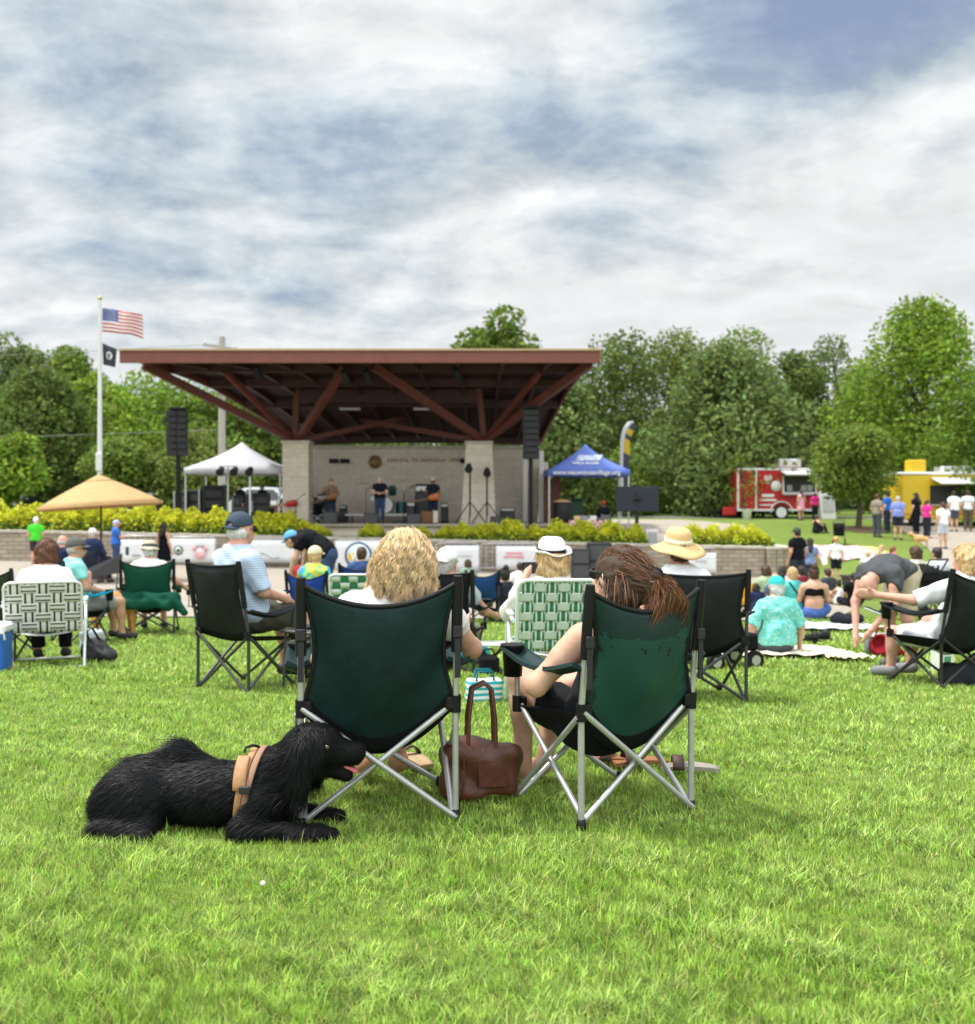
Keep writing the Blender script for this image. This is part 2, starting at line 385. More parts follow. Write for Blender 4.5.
def strip(name,rows,mat,label,lift=.02,nu=24,cat='paving'):
    """rows: (y, x0, x1)"""
    V=[];Fs=[]
    for y,x0,x1 in rows:
        for i in range(nu+1):
            x=x0+(x1-x0)*i/nu; V.append((x,y,g(x,y)+lift))
    for j in range(len(rows)-1):
        for i in range(nu): a=j*(nu+1)+i; Fs.append((a,a+1,a+nu+2,a+nu+1))
    return tag(mesh_obj(name,V,Fs,mat,smooth=True),label,cat,kind='structure')
def xr(y): return float(np.interp(y,[15.6,17,19,22,26,30,34,37.6],[4.6,6.0,7.0,7.7,9.0,10.2,10.9,11.0]))
rows=[]
for y in np.linspace(15.7,37.68,75): rows.append((y,-30,xr(y)))
strip('plaza',rows,conc,'pale concrete plaza between the lawn and the stone wall',nu=90)
tr=[]
for y in np.linspace(40.4,53,30): tr.append((y,-16,10.8-max(0,(y-49))*.2))
strip('terrace',tr,conc,'concrete terrace around the stage',nu=40)
rd=[(y,-70,40) for y in np.linspace(57,62,8)]
strip('road',rd,M('asphalt',(.17,.165,.155),.9,.15,40,.3),'grey road passing behind the stage and food trucks',.025,120,'road')
# footpath that climbs the hill to the food trucks
pl=[(946,600,1075,600),(944,585,1070,585),(941,572,1060,572),(936,560,1050,560),(929,550,1030,548),(918,541,1005,540),(905,533,985,532),(897,527,965,527),(893,522,950,522)]
V=[];Fs=[]
pts=[]
for a,ay,b,by in pl:
    p=hit(a,ay,20); q2=hit(b,by,20); pts.append((p,q2))
pl2=[]
for i in range(len(pts)-1):
    for s_ in range(5): pl2.append((pts[i][0].lerp(pts[i+1][0],s_/5),pts[i][1].lerp(pts[i+1][1],s_/5)))
pl2.append(pts[-1]); e=pts[-1]; pl2.append((e[0]+Vector((0,4,0)),e[1]+Vector((0,4,0))))
for p,q2 in pl2:
    for i in range(9):
        r=p.lerp(q2,i/8); V.append((r.x,r.y,g(r.x,r.y)+.03))
for j in range(len(pl2)-1):
    for i in range(8): a=j*9+i; Fs.append((a,a+1,a+10,a+9))
tag(mesh_obj('path',V,Fs,conc,smooth=True),'curving concrete footpath up to the yellow food truck','path',kind='structure')
# ---------------------------------------------------------------- stone
def stone_fn(sx,sy,c1,c2,cm,mort=.012):
    def f(t,v):
        tc_=nd(t,'ShaderNodeTexCoord'); spx=nd(t,'ShaderNodeSeparateXYZ'); t.links.new(tc_.outputs['Object'],spx.inputs[0])
        cbx=nd(t,'ShaderNodeCombineXYZ'); t.links.new(mth(t,'ADD',spx.outputs[0],spx.outputs[1]),cbx.inputs[0]); t.links.new(spx.outputs[2],cbx.inputs[1])
        br=nd(t,'ShaderNodeTexBrick'); t.links.new(cbx.outputs[0],br.inputs[0]); br.inputs['Scale'].default_value=1; br.inputs['Brick Width'].default_value=sx; br.inputs['Row Height'].default_value=sy
        br.inputs['Mortar Size'].default_value=mort; br.inputs['Color1'].default_value=(*c1,1); br.inputs['Color2'].default_value=(*c2,1); br.inputs['Mortar'].default_value=(*cm,1); br.inputs['Mortar Smooth'].default_value=.4
        return mixc(t,.45,br.outputs[0],mixc(t,ramp(t,noise(t,v,5,6,.7),[(.3,0.0),(.7,1.0)]),tuple(x*.6 for x in c1),tuple(min(1,x*1.25) for x in c2)))
    return f
wall_m=M('planter_stone',fn=stone_fn(.47,.155,(.46,.39,.30),(.26,.22,.165),(.10,.085,.07),.022),rough=.9,bump=.8,scale=9)
cap_m=M('cap_stone',(.42,.38,.32),.9,.2,6,.5)
st_m=M('stage_stone',fn=stone_fn(.7,.2,(.62,.55,.46),(.52,.46,.385),(.42,.37,.31),.012),rough=.9,bump=.6,scale=8)
st2_m=M('pier_stone',fn=stone_fn(.6,.3,(.62,.56,.47),(.52,.47,.39),(.42,.37,.31),.012),rough=.9,bump=.6,scale=8)
w=thing('planter_wall','long low stone retaining wall below the yellow shrubs','wall',(0,0,0))
b=MB(); c=MB()
xs_=np.linspace(-24,10.4,44)
for i in range(len(xs_)-1):
    x0,x1=xs_[i],xs_[i+1]; z1=float(wtop((x0+x1)/2)); z0=g((x0+x1)/2,37.3)-.3
    b.box(((x0+x1)/2,37.72,(z0+z1)/2),(x1-x0-.001,.42,z1-z0)); c.box(((x0+x1)/2,37.70,z1+.055),(x1-x0-.012,.52,.105),bev=.015)
pts=[(10.4+1.0*math.sin(a),38.5-.99*math.cos(a)) for a in np.linspace(0.05,PI/2,6)]+[(11.4,40),(11.35,42),(11.2,44)]
for (xa,ya),(xb,yb) in zip(pts[:-1],pts[1:]):
    z1=float(wtop(11)); z0=g(11.6,(ya+yb)/2)-.5; ang=math.degrees(math.atan2(yb-ya,xb-xa)); ln=math.hypot(xb-xa,yb-ya)
    b.box(((xa+xb)/2,(ya+yb)/2,(z0+z1)/2),(ln+.02,.4,z1-z0),rz=ang); c.box(((xa+xb)/2,(ya+yb)/2,z1+.055),(ln+.06,.5,.105),rz=ang,bev=.015)
b.build('courses',wall_m,w); c.build('coping',cap_m,w)
# ---------------------------------------------------------------- the stage
SF=.45
stg=thing('stage','raised concrete stage with stone front edge','stage',(0,0,0))
b=MB(); b.box((-3.2,43.2,SF-.06),(13.0,5.8,.12),bev=.02); b.build('floor_slab',conc,stg)
b=MB(); b.box((-3.2,43.25,(SF-.12-.6)/2),(12.8,5.6,SF-.12+.6)); b.build('stone_base',st_m,stg)
bw=thing('stage_back_wall','pale stone wall at the back of the stage with an emblem','wall',(0,0,0))
b=MB(); bx0,bx1=XP(306,46),XP(538,46); zt=ZP(449,46); b.box(((bx0+bx1)/2,46.3,(zt-.3)/2),(bx1-bx0,.5,zt+.3)); b.build('stone_face',st_m,bw)
b=MB(); b.box(((bx0+bx1)/2,46.3,zt+.08),(bx1-bx0+.16,.66,.16),bev=.02); b.build('coping',cap_m,bw)
b=MB(); ex,ez=XP(375,46),ZP(462,46); br_=M('bronze',(.20,.13,.06),.45,.2,30,.2,metal=.7)
b.lathe([(.0,.02),(.22,.02),(.23,.05),(.30,.05),(.32,.0)],m=0,n=26,T=Matrix.Translation((ex,46.05,ez))@Matrix.Rotation(R_(90),4,'X'))
for k in range(8):
    a=k*PI/4; b.bar((ex,46.02,ez),(ex+.2*math.cos(a),46.02,ez+.2*math.sin(a)),.04,.03)
b.build('emblem',br_,bw)
b=MB()
rr=random.Random(3)
x=XP(388,46)
for word in (7,2,8,6):        # raised lettering too worn by distance to read: letter-sized bronze strokes
    for k in range(word):
        h=rr.uniform(.16,.20); b.bar((x,46.03,ez-.0),(x,46.03,ez+h),.03,.03); b.bar((x-.01,46.03,ez+h*rr.choice((0.1,.5,.95))),(x+.09,46.03,ez+h*rr.choice((.1,.5,.95))),.03,.03); x+=.145
    x+=.13
b.build('raised_letters',br_,bw)
for px in (334,345,465,): 
    b=MB(); x=XP(px,46); z=ZP(461,46); b.box((x,45.98,z),(.42,.14,.2),bev=.02); b.build('wall_lamp',M('black_metal',(.010,.010,.011),.55,.2,spec=.2),bw)
for px in(284,):
    pr=thing('stone_pier','broad stone pier under the left roof struts','pier',(0,0,0)); b=MB(); x0,x1=XP(283,42),XP(309,42); zt2=ZP(444,42)
    b.box(((x0+x1)/2,42.4,(zt2+SF)/2),(x1-x0,1.1,zt2-SF)); b.build('shaft',st_m,pr); b=MB(); b.box(((x0+x1)/2,42.4,zt2+.07),(x1-x0+.12,1.2,.14),bev=.02); b.build('cap',cap_m,pr)
pr=thing('stone_pier','tapering pale stone pier under the right roof struts','pier',(0,0,0))
b=MB(); x0,x1,x2,x3=XP(461,42),XP(496,42),XP(466,42),XP(492,42); zt2=ZP(444,42)
b.add([(x0,41.9,SF),(x1,41.9,SF),(x1,43,SF),(x0,43,SF),(x2,41.95,zt2),(x3,41.95,zt2),(x3,43,zt2),(x2,43,zt2)],[(0,1,5,4),(1,2,6,5),(2,3,7,6),(3,0,4,7),(4,5,6,7)]); b.build('shaft',st2_m,pr)
b=MB(); b.box(((x2+x3)/2,42.47,zt2+.06),(x3-x2+.1,1.2,.12),bev=.02); b.build('cap',cap_m,pr)
# end wall with pale posts, right of the back wall
ew=thing('wing_wall','stone wing wall with two pale posts beside the right speaker','wall'); b=MB()
for px in(525,541): b.box((XP(px,45),44.9,(ZP(451,45)+SF)/2),(.22,.3,ZP(451,45)-SF),bev=.02)
b.build('post',M('pale_post',(.62,.60,.55),.7,.1),ew)
b=MB(); b.box((XP(545,45.4),45.6,(ZP(462,45)+SF-.3)/2),(.25,1.2,ZP(462,45)-SF+.3)); b.build('wall_return',st_m,ew)
# ---------------------------------------------------------------- the roof
rust=M('roof_steel',(.036,.0088,.0065),.6,.18,3,.1); rust_d=M('roof_deck',(.024,.0060,.005),.7,.2,2.5,.1); fas=M('fascia',(.16,.052,.036),.55,.12,3); drip=M('drip_edge',(.42,.29,.16),.5,.1)  # underside steel and deck colours darkened to stand for the roof's shade
strm=M('strut_steel',(.095,.023,.016),.6,.15,3)
def rz_(t): return float(np.interp(t,[0,.12,.27,.45,.66,.85,1],[6.72,6.80,6.74,6.36,5.62,4.9,4.30]))
def rp(t,u,dz=0):
    y=37+10*t; xl=-13.56+4.9*t; xr_=4.16-1.7*t; x=xl+(xr_-xl)*u; return Vector((x,y,rz_(t)+.10*math.sin(PI*u)*t+dz))
rf=thing('stage_roof','big rust red steel canopy roof rising towards the audience','roof')
b=MB(); b.sheet(lambda u,v:rp(v,u,0.06),20,24,.16); b.build('deck',rust_d,rf)
zt=ZP(351,37); zb=ZP(363.2,37)
b=MB(); b.bar((-13.56,36.93,(zt+zb)/2-.02),(4.16,36.93,(zt+zb)/2-.02),.16,zt-zb-.04); b.build('fascia_board',fas,rf)
b=MB(); b.bar((-13.60,36.90,zt+.02),(4.20,36.90,zt+.02),.26,.07); b.build('drip_edge',drip,rf)
for u in (.0,1.0):
    b=MB(); b.sheet(lambda p,v:rp(.015+.98*p,u,.08-v*(.16+.34*min(1,p*5))*(1-.35*p))+Vector(((.02 if u else -.02),0,0)),16,2,.08); b.build('edge_beam',strm,rf)
for u in np.linspace(.1,.9,9):
    b=MB()
    for t0,t1 in zip(np.linspace(.02,.96,13)[:-1],np.linspace(.02,.96,13)[1:]): b.bar(rp(t0,u,-.16),rp(t1,u,-.16),.13,.26)
    b.build('rafter',rust,rf)
for t in(.22,.42,.62,.98):
    b=MB()
    for u0,u1 in zip(np.linspace(.005,.995,9)[:-1],np.linspace(.005,.995,9)[1:]): b.bar(rp(t,u0,-.2),rp(t,u1,-.2),.16,.34)
    b.build('purlin',rust,rf)
lp=Vector((XP(295,42.3),42.3,ZP(441,42.3))); rpv=Vector((XP(484,42.3),42.3,ZP(441,42.3)))
def strut(a,b_,w=.24,h=.3):
    m=MB(); m.bar(a,b_,w,h); m.build('strut',strm,rf)
def tgt(px,py,d): return Vector((XP(px,d),d,ZP(py,d)))
strut(lp,tgt(143,365,38.3)); strut(lp+Vector((.1,0,0)),tgt(345,367,38.6)); strut(lp,tgt(297,388,42.3)); strut(lp,tgt(225,372,38.8),.16,.2)
strut(rpv,tgt(373,366,38.6)); strut(rpv,tgt(590,364,38.2)); strut(rpv,tgt(479,388,42.3)); strut(rpv,tgt(540,372,38.8),.16,.2)
strut(lp+Vector((0,.2,0)),tgt(420,415,45.5),.18,.22); strut(rpv+Vector((0,.2,0)),tgt(345,418,45.5),.18,.22)
m=MB(); m.bar(tgt(294,396,42.3),tgt(481,396,42.3),.22,.55); m.build('cross_beam',rust,rf)
for px,py,d in((256,370,38.5),(344,374,38.5),(366,374,38.5),(456,372,38.5)):
    m=MB(); p=tgt(px,py,d); m.cyl(p+Vector((0,-.1,.1)),p+Vector((.12,.15,-.3)),.13,0,10,.16); m.tube([p+Vector((0,0,.35)),p+Vector((0,0,.05))],.025); m.build('spotlight',M('black_metal'),rf)
for px,py,d in((350,409,43.5),(424,409,43.5)):
    m=MB(); p=tgt(px,py,d); m.box(p,(.9,.16,.09)); m.build('strip_light',M('lamp_housing',(.45,.45,.45),.4),rf)
# ---------------------------------------------------------------- trees and shrubs
def leaf_quads(P,size,rng,up=.35):
    n=len(P); a=rng.normal(size=(n,3)); a[:,2]=np.abs(a[:,2])*.6+up; a/=np.linalg.norm(a,axis=1)[:,None]
    t=rng.normal(size=(n,3)); t-=a*(t*a).sum(1)[:,None]; t/=np.linalg.norm(t,axis=1)[:,None]; s=np.cross(a,t); sz=size*rng.uniform(.6,1.4,n)[:,None]
    V=np.stack([P-t*sz*.62,P+s*sz*.42+a*sz*.12,P+t*sz*.62,P-s*sz*.42+a*sz*.12],1).reshape(-1,3); i=np.arange(n)*4
    return V,np.stack([i,i+1,i+2,i+3],1)
def crown_pts(rng,w,h,n,lob,z0,shape='round',gap=.0):
    L_=[]
    for i in range(lob):
        th=rng.uniform(0,2*PI); t=rng.uniform(0,1)
        if shape=='cone': rr_=(1-t)**.8*.85+.1
        elif shape=='tall': rr_=math.sin(PI*min(1,(t*.8+.18)))*.85
        else: rr_=math.sqrt(max(0.02,1-(2*t-.9)**2/1.25))*.8
        r=rr_*math.sqrt(rng.uniform(.12,1))*w/2*.82; L_.append((r*math.cos(th),r*math.sin(th),z0+t*h*.86+h*.05,rng.uniform(.17,.30)*w*(1.05-.40*t),))
    L_=np.array(L_); k=rng.choice(lob,n,p=L_[:,3]**2/(L_[:,3]**2).sum()); u=rng.normal(size=(n,3)); u/=np.linalg.norm(u,axis=1)[:,None]
    r=L_[k,3]*rng.uniform(.45,1.08,n)**.6; P=L_[k,:3]+u*r[:,None]*np.array([1,1,.78])
    return P,L_
TREEM={}
def leafm(name,col): return M('leaves_'+name,col,.6,.25,.5,island=.9,trans=.35,spec=.2)
bark=M('bark',(.09,.07,.055),.95,.3,9,.8)
def tree(px,top,wpx,d,col,label,shape='round',lob=40,n=6500,leaf=.34,name='tree',group='trees around the park',base=None,trunk=.22,low=.12,gz=None):
    seed=int(px*7+top*13+d*3); rng=np.random.default_rng(abs(seed)); p=at(px,d); zt=ZP(top,d); w=wpx*d/F*(1.22 if d>60 else 1.06); H=zt-p.z; low=min(low,.06) if d>60 else low
    t=thing(name,label,'tree',tuple(p),rng.uniform(0,360),group)
    z0=H*low; Pq,Lb=crown_pts(rng,w,H-z0,int(n*2.3),lob,z0,shape)
    V,Fs=leaf_quads(Pq,leaf*.86*(.85+.3*rng.random()),rng); mesh_obj('crown',V,Fs,leafm(*col),t)
    b=MB(); tr_=trunk*H/11; top_=H*.72
    b.tube([(0,0,-.2),(.02*H,0,H*.2),(-.01*H,.01*H,H*.45),(0,0,top_)],[tr_*1.3,tr_,tr_*.75,tr_*.2],0,8)
    for i in rng.choice(len(Lb),min(12,len(Lb)),replace=False):
        x,y,z,r=Lb[i]; s_=max(z0*.8,min(z-.25*H,top_*.8)); b.tube([(0,0,s_),(x*.45,y*.45,(s_+z)/2+.05*H),(x,y,z)],[tr_*.5,tr_*.3,tr_*.08],0,5)
    b.build('trunk',bark,t); return t
DG=('dark',(.118,.172,.038)); MG=('mid',(.155,.228,.040)); YG=('bright',(.19,.29,.034)); BG=('bluegreen',(.16,.222,.066)); OG=('olive',(.15,.195,.04)); GG=('greyish',(.14,.19,.075))
tree(12,328,95,82,BG,'tall dark feathery tree at the far left edge behind the parked dark car',lob=46)
tree(72,344,88,84,MG,'broad green tree behind the flagpole, top left')
tree(40,372,125,64,DG,'dense dark tree left of the flagpole, behind the tan umbrella','tall',52,8000,.28)
tree(97,372,74,72,YG,'yellowish tree directly behind the flagpole')
tree(158,372,138,70,YG,'bright green tree under the left roof tip',lob=50,n=8000)
tree(222,392,110,72,MG,'green tree behind the utility pole and white tent')
tree(276,405,90,74,DG,'dark tree between the white tent and the left stone pier')
tree(8,438,88,52,YG,'small spreading yellow-green tree low at the left edge',lob=26,n=3500,leaf=.22,low=.3)
tree(120,440,90,60,MG,'low green tree behind the tan umbrella and left speaker',low=.05,n=5000,leaf=.26)
tree(195,440,110,61,OG,'low dark tree behind the left line array speaker',low=.05,n=5000,leaf=.26)
tree(500,303,98,72,MG,'round topped tree rising above the stage roof',lob=40,n=6000)
for i,px in enumerate((325,385,440)): tree(px,425,110,75,MG if i%2 else DG,('tree seen under the roof above the left part of the back wall','tree seen under the roof above the emblem','tree seen under the roof above the right part of the back wall')[i],low=.02,n=2500)
tree(566,384,100,60,BG,'dark blue-green tree right behind the right speaker','tall',44,7000,.26,low=.04)
tree(615,328,120,88,DG,'tall dark tree behind the blue tent',lob=48,n=7000)
tree(668,326,110,92,OG,'tall olive tree behind the big round tree, left side',lob=48,n=7000)
tree(745,329,110,90,MG,'tall green tree behind the big round tree, right side',lob=48,n=7000)
tree(560,400,70,85,OG,'olive tree low behind the roof end')
tree(722,348,142,62,BG,'big pale green rounded tree left of the red food trailer',lob=64,n=11000,leaf=.27,low=.06,shape='tall')
tree(800,346,80,88,DG,'dark tree above the red food trailer')
tree(838,332,92,94,GG,'lacy grey-green tree with sky showing through it',lob=22,n=2600)
tree(876,330,60,96,GG,'thin pale tree between the lacy tree and the big bright tree',lob=16,n=1800)
tree(924,298,170,60,YG,'big bright green tree above the yellow food truck','tall',66,11000,.27,low=.1)
tree(985,384,120,50,('fresh',(.125,.20,.024)),'fresh green tree cut off by the right edge',lob=34,n=6000,leaf=.22,low=.12)
tree(858,428,92,48,('soft',(.16,.225,.04)),'small spreading tree between the two food trucks',lob=34,n=4200,leaf=.17,low=.42,trunk=.3)
tree(743,452,48,57,YG,'thin sapling in front of the red food trailer',lob=14,n=260,leaf=.14,low=.25,trunk=.25)
tree(636,440,60,66,YG,'yellow-green bushy tree behind the feather flag',lob=20,n=2500,leaf=.2,low=.02)
tree(790,452,90,72,DG,'dark shrubby tree behind the red food trailer',low=.02,n=4000)
tree(650,470,150,74,DG,'dark undergrowth tree behind the black screen',low=.02,n=5000)
tree(915,452,90,72,DG,'dark shrubby tree behind the yellow food truck',low=.02,n=4000)
tree(600,462,100,64,MG,'low leafy tree behind the blue tent',low=.02,n=4500,leaf=.24)
# far wood that closes the gaps
rng=np.random.default_rng(5); n=26000; x=rng.uniform(-75,75,n); y=rng.uniform(100,120,n)
topz=6.2+1.6*np.sin(x*.21)+1.1*np.sin(x*.53+2)+np.where(x>5,4.0,2.2)-np.where((x>30)&(x<44),5.0,0); z=.5+topz*rng.uniform(0,1,n)**.8
V,Fs=leaf_quads(np.stack([x,y,z],1),.85,rng); tag(mesh_obj('woods',V,Fs,leafm('woods',(.034,.066,.02))),'far wood behind the park','woods',kind='stuff')
# golden shrubs along the planter
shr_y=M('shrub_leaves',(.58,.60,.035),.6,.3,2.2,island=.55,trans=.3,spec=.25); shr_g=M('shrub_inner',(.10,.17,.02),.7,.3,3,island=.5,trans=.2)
def shrub_mesh(seed,gold=.7):
    rng=np.random.default_rng(seed); n=4200; u=rng.normal(size=(n,3)); u[:,2]=np.abs(u[:,2]); u/=np.linalg.norm(u,axis=1)[:,None]
    r=rng.uniform(.62,1.03,n)*(1+.08*np.sin(u[:,0]*6+seed)+.08*np.sin(u[:,1]*7+u[:,2]*5+seed)); P_=u*r[:,None]*np.array([.70,.58,.84])
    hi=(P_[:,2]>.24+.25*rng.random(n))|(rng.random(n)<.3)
    return P_,hi,rng
SHR=[]
for s_ in range(4):
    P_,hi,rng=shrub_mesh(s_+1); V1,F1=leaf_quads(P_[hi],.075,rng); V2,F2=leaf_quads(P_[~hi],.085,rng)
    SHR.append((V1,F1,V2,F2))
SHM=[]
def shrub(px,d,sc,label,i):
    k=i%4; p=at(px,d); z=float(wtop(p.x))-.05
    t=thing('golden_shrub',label,'shrub',(p.x,d,z),rng.uniform(0,360),'golden shrubs along the planter')
    while len(SHM)<4:
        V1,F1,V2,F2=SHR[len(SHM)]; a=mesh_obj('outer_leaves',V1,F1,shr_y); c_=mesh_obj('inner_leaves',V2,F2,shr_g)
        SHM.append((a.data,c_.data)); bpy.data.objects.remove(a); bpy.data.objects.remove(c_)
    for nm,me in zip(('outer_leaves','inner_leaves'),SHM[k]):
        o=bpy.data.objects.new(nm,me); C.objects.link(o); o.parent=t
    s2=1.24*sc*rng.uniform(.9,1.1); t.scale=(s2*1.1,s2,s2*rng.uniform(.9,1.08)); return t
i=0
spots=[(px,1.02) for px in list(range(-30,232,25))]+[(264,.95),(284,.9),(302,.7),(318,.6),(372,.6),(422,.55),(446,.6)]+[(464,.74),(488,.78),(512,.8),(536,.78),(560,.8),(584,.8),(610,.82),(634,.8)]+[(690,.8),(712,.9),(734,.9),(752,.75)]
for px,sc in spots:
    lab='rounded yellow-green shrub in the planter '+('left of the plaid shirt man' if px<232 else 'just right of the plaid shirt man' if px<330 else 'behind the blonde woman' if px<455 else 'behind the white hat and the black bins' if px<600 else 'left of the straw hat' if px<660 else 'at the right end of the wall')
    shrub(px,38.75+.25*(i%2),sc,lab,i); i+=1
# lawn grass in blades
def blades(n,d0,d1,hgt,wid,seed,K=3,pw=1.0):
    rng=np.random.default_rng(seed); d=d0*(d1/d0)**(rng.random(n)**pw)
    x=rng.uniform(-.60,.60,n)*d
    # tufts: blades gather, lean together and differ in height from patch to patch
    f=np.sin(x*3.1+1.3*np.sin(d*2.3))+np.sin(d*4.1+1.7*np.sin(x*2.7)); f2=np.sin(x*9+2*np.sin(d*7))+np.sin(d*11+x*4)
    x=x+.02*np.sin(d*31+x*17); h=hgt*rng.uniform(.4,1.3,n)*(1+.12*f+.12*f2); z=G(x,d)
    ang=rng.uniform(0,2*PI,n)+.9*f; lean=rng.uniform(.15,1.0,n)+.14*f2
    dx=np.cos(ang)*lean*h; dy=np.sin(ang)*lean*h; t=np.linspace(0,1,K)
    Pth=np.stack([x[:,None]+dx[:,None]*t**1.7,d[:,None]+dy[:,None]*t**1.7,(z-.006)[:,None]+h[:,None]*(t-.22*t*t*lean[:,None])],-1)
    s_=np.stack([-np.sin(ang+rng.normal(0,.7,n)),np.cos(ang+rng.normal(0,.7,n)),np.zeros(n)],1)
    return ribbons(Pth,wid*rng.uniform(.6,1.4,n)*(d/ d0)**.35,s_)
def blade_fn(t,v):
    big=ramp(t,noise(t,v,.7,3,.5),[(.35,0.0),(.65,1.0)]); a=ramp(t,noise(t,v,4.5,4,.6),[(.38,0.0),(.62,1.0)]); fine=ramp(t,noise(t,v,60,2,.5),[(.35,0.0),(.65,1.0)])
    c1=mixc(t,a,(.190,.345,.032),(.335,.50,.085)); c1=mixc(t,mth(t,'MULTIPLY',big,.35),c1,(.39,.53,.15)); mot=ramp(t,noise(t,v,17,3,.6),[(.40,.62),(.60,1.35)]); c1=mixc(t,1.0,c1,c1); hv=nd(t,'ShaderNodeHueSaturation'); t.links.new(c1,hv.inputs['Color']); t.links.new(mot,hv.inputs['Value']); c1=hv.outputs[0]
    gm=nd(t,'ShaderNodeNewGeometry'); r=gm.outputs['Random Per Island']
    return mixc(t,ramp(t,r,[(.90,0.0),(.985,.75)]),mixc(t,mth(t,'MULTIPLY',fine,.25),c1,(.38,.46,.10)),(.46,.40,.17))
gm_=M('grass_blades',fn=blade_fn,rough=.45,island=1.0,trans=.28,spec=.35)
parts=[blades(270000,2.0,5.2,.038,.0031,1,3),blades(2500,2.0,6,.066,.0032,9,4),blades(170000,4.6,9.0,.039,.0058,2,3),blades(70000,8,17,.05,.016,3,3)]
Vs=[];Fs=[];o_=0
for V,Fq in parts: Vs.append(V); Fs.append(Fq+o_); o_+=len(V)
V=np.vstack(Vs); Fq=np.vstack(Fs)
# no lawn blades on the plaza
cen=V[Fq[:,0]]; lim=np.array([xr(min(max(y,15.6),37)) for y in cen[:,1]]); keep=~((cen[:,1]>15.6)&(cen[:,0]<lim)); Fq=Fq[keep]
def quick(name,V,Fq,mat):
    me=bpy.data.meshes.new(name); me.vertices.add(len(V)); me.vertices.foreach_set('co',V.astype(np.float32).ravel()); n=len(Fq); me.loops.add(n*4); me.loops.foreach_set('vertex_index',Fq.astype(np.int32).ravel()); me.polygons.add(n); me.polygons.foreach_set('loop_start',np.arange(0,n*4,4,dtype=np.int32)); me.update(calc_edges=True); me.materials.append(mat)
    o=bpy.data.objects.new(name,me); C.objects.link(o); return o
tag(quick('grass',V,Fq,gm_),'short green grass of the lawn','grass',kind='stuff')
# ================================================================ PEOPLE
SK={'fair':(.56,.33,.235),'tan':(.46,.26,.17),'pink':(.58,.31,.24),'brown':(.20,.105,.065)}
def skin(k): return M('skin_'+k,SK[k],.55,.13,26,.15,160,spec=.28)
HAIRC={'brown':(.060,.030,.016),'dark':(.022,.015,.012),'blond':(.46,.31,.15),'grey':(.42,.41,.39),'red':(.20,.075,.03),'auburn':(.11,.045,.025),'white':(.65,.64,.62)}
def hairm(k): return M('hair_'+k,HAIRC[k],.5,.35,60,.4,200,spec=.35)
POSE={
'stand':dict(pelvis=(0,0,.93),chest=(0,-.01,1.25),neck=(0,-.02,1.44),head=(0,.02,1.585),shL=(-.175,-.01,1.39),elL=(-.235,-.04,1.12),wrL=(-.23,.06,.88),hipL=(-.09,0,.90),knL=(-.10,.01,.49),anL=(-.10,-.02,.08),toL=(-.115,.13,.03)),
'sit':dict(pelvis=(0,0,.10),chest=(0,-.08,.42),neck=(0,-.08,.60),head=(0,-.04,.745),shL=(-.175,-.08,.55),elL=(-.25,-.02,.30),wrL=(-.17,.20,.24),hipL=(-.09,.03,.09),knL=(-.13,.43,.10),anL=(-.13,.45,-.34),toL=(-.14,.60,-.39)),
'ground':dict(pelvis=(0,0,.11),chest=(0,-.01,.43),neck=(0,.0,.61),head=(0,.03,.755),shL=(-.175,-.01,.56),elL=(-.24,.05,.31),wrL=(-.14,.26,.26),hipL=(-.09,.03,.10),knL=(-.28,.28,.16),anL=(-.02,.42,.06),toL=(.10,.44,.04)),
'knees':dict(pelvis=(0,0,.11),chest=(0,.03,.43),neck=(0,.06,.60),head=(0,.10,.745),shL=(-.175,.04,.56),elL=(-.22,.22,.36),wrL=(-.08,.40,.36),hipL=(-.09,.03,.10),knL=(-.12,.38,.40),anL=(-.12,.58,.07),toL=(-.12,.72,.03)),
'bend':dict(pelvis=(0,-.05,.90),chest=(0,.30,1.06),neck=(0,.47,1.06),head=(0,.62,1.02),shL=(-.175,.42,1.03),elL=(-.20,.45,.74),wrL=(-.16,.55,.50),hipL=(-.09,-.05,.87),knL=(-.10,.0,.49),anL=(-.10,-.08,.08),toL=(-.115,.07,.03)),
}
def rotm(yaw,pitch,roll=0): return np.array((Matrix.Rotation(R_(yaw),3,'Z')@Matrix.Rotation(R_(pitch),3,'X')@Matrix.Rotation(R_(roll),3,'Y')))
def spineR(a,b):
    z=Vector(b)-Vector(a); z.normalize(); x=Vector((1,0,0)); x=(x-z*x.dot(z)).normalized(); y=z.cross(x); return np.array([[x[i],y[i],z[i]] for i in range(3)])
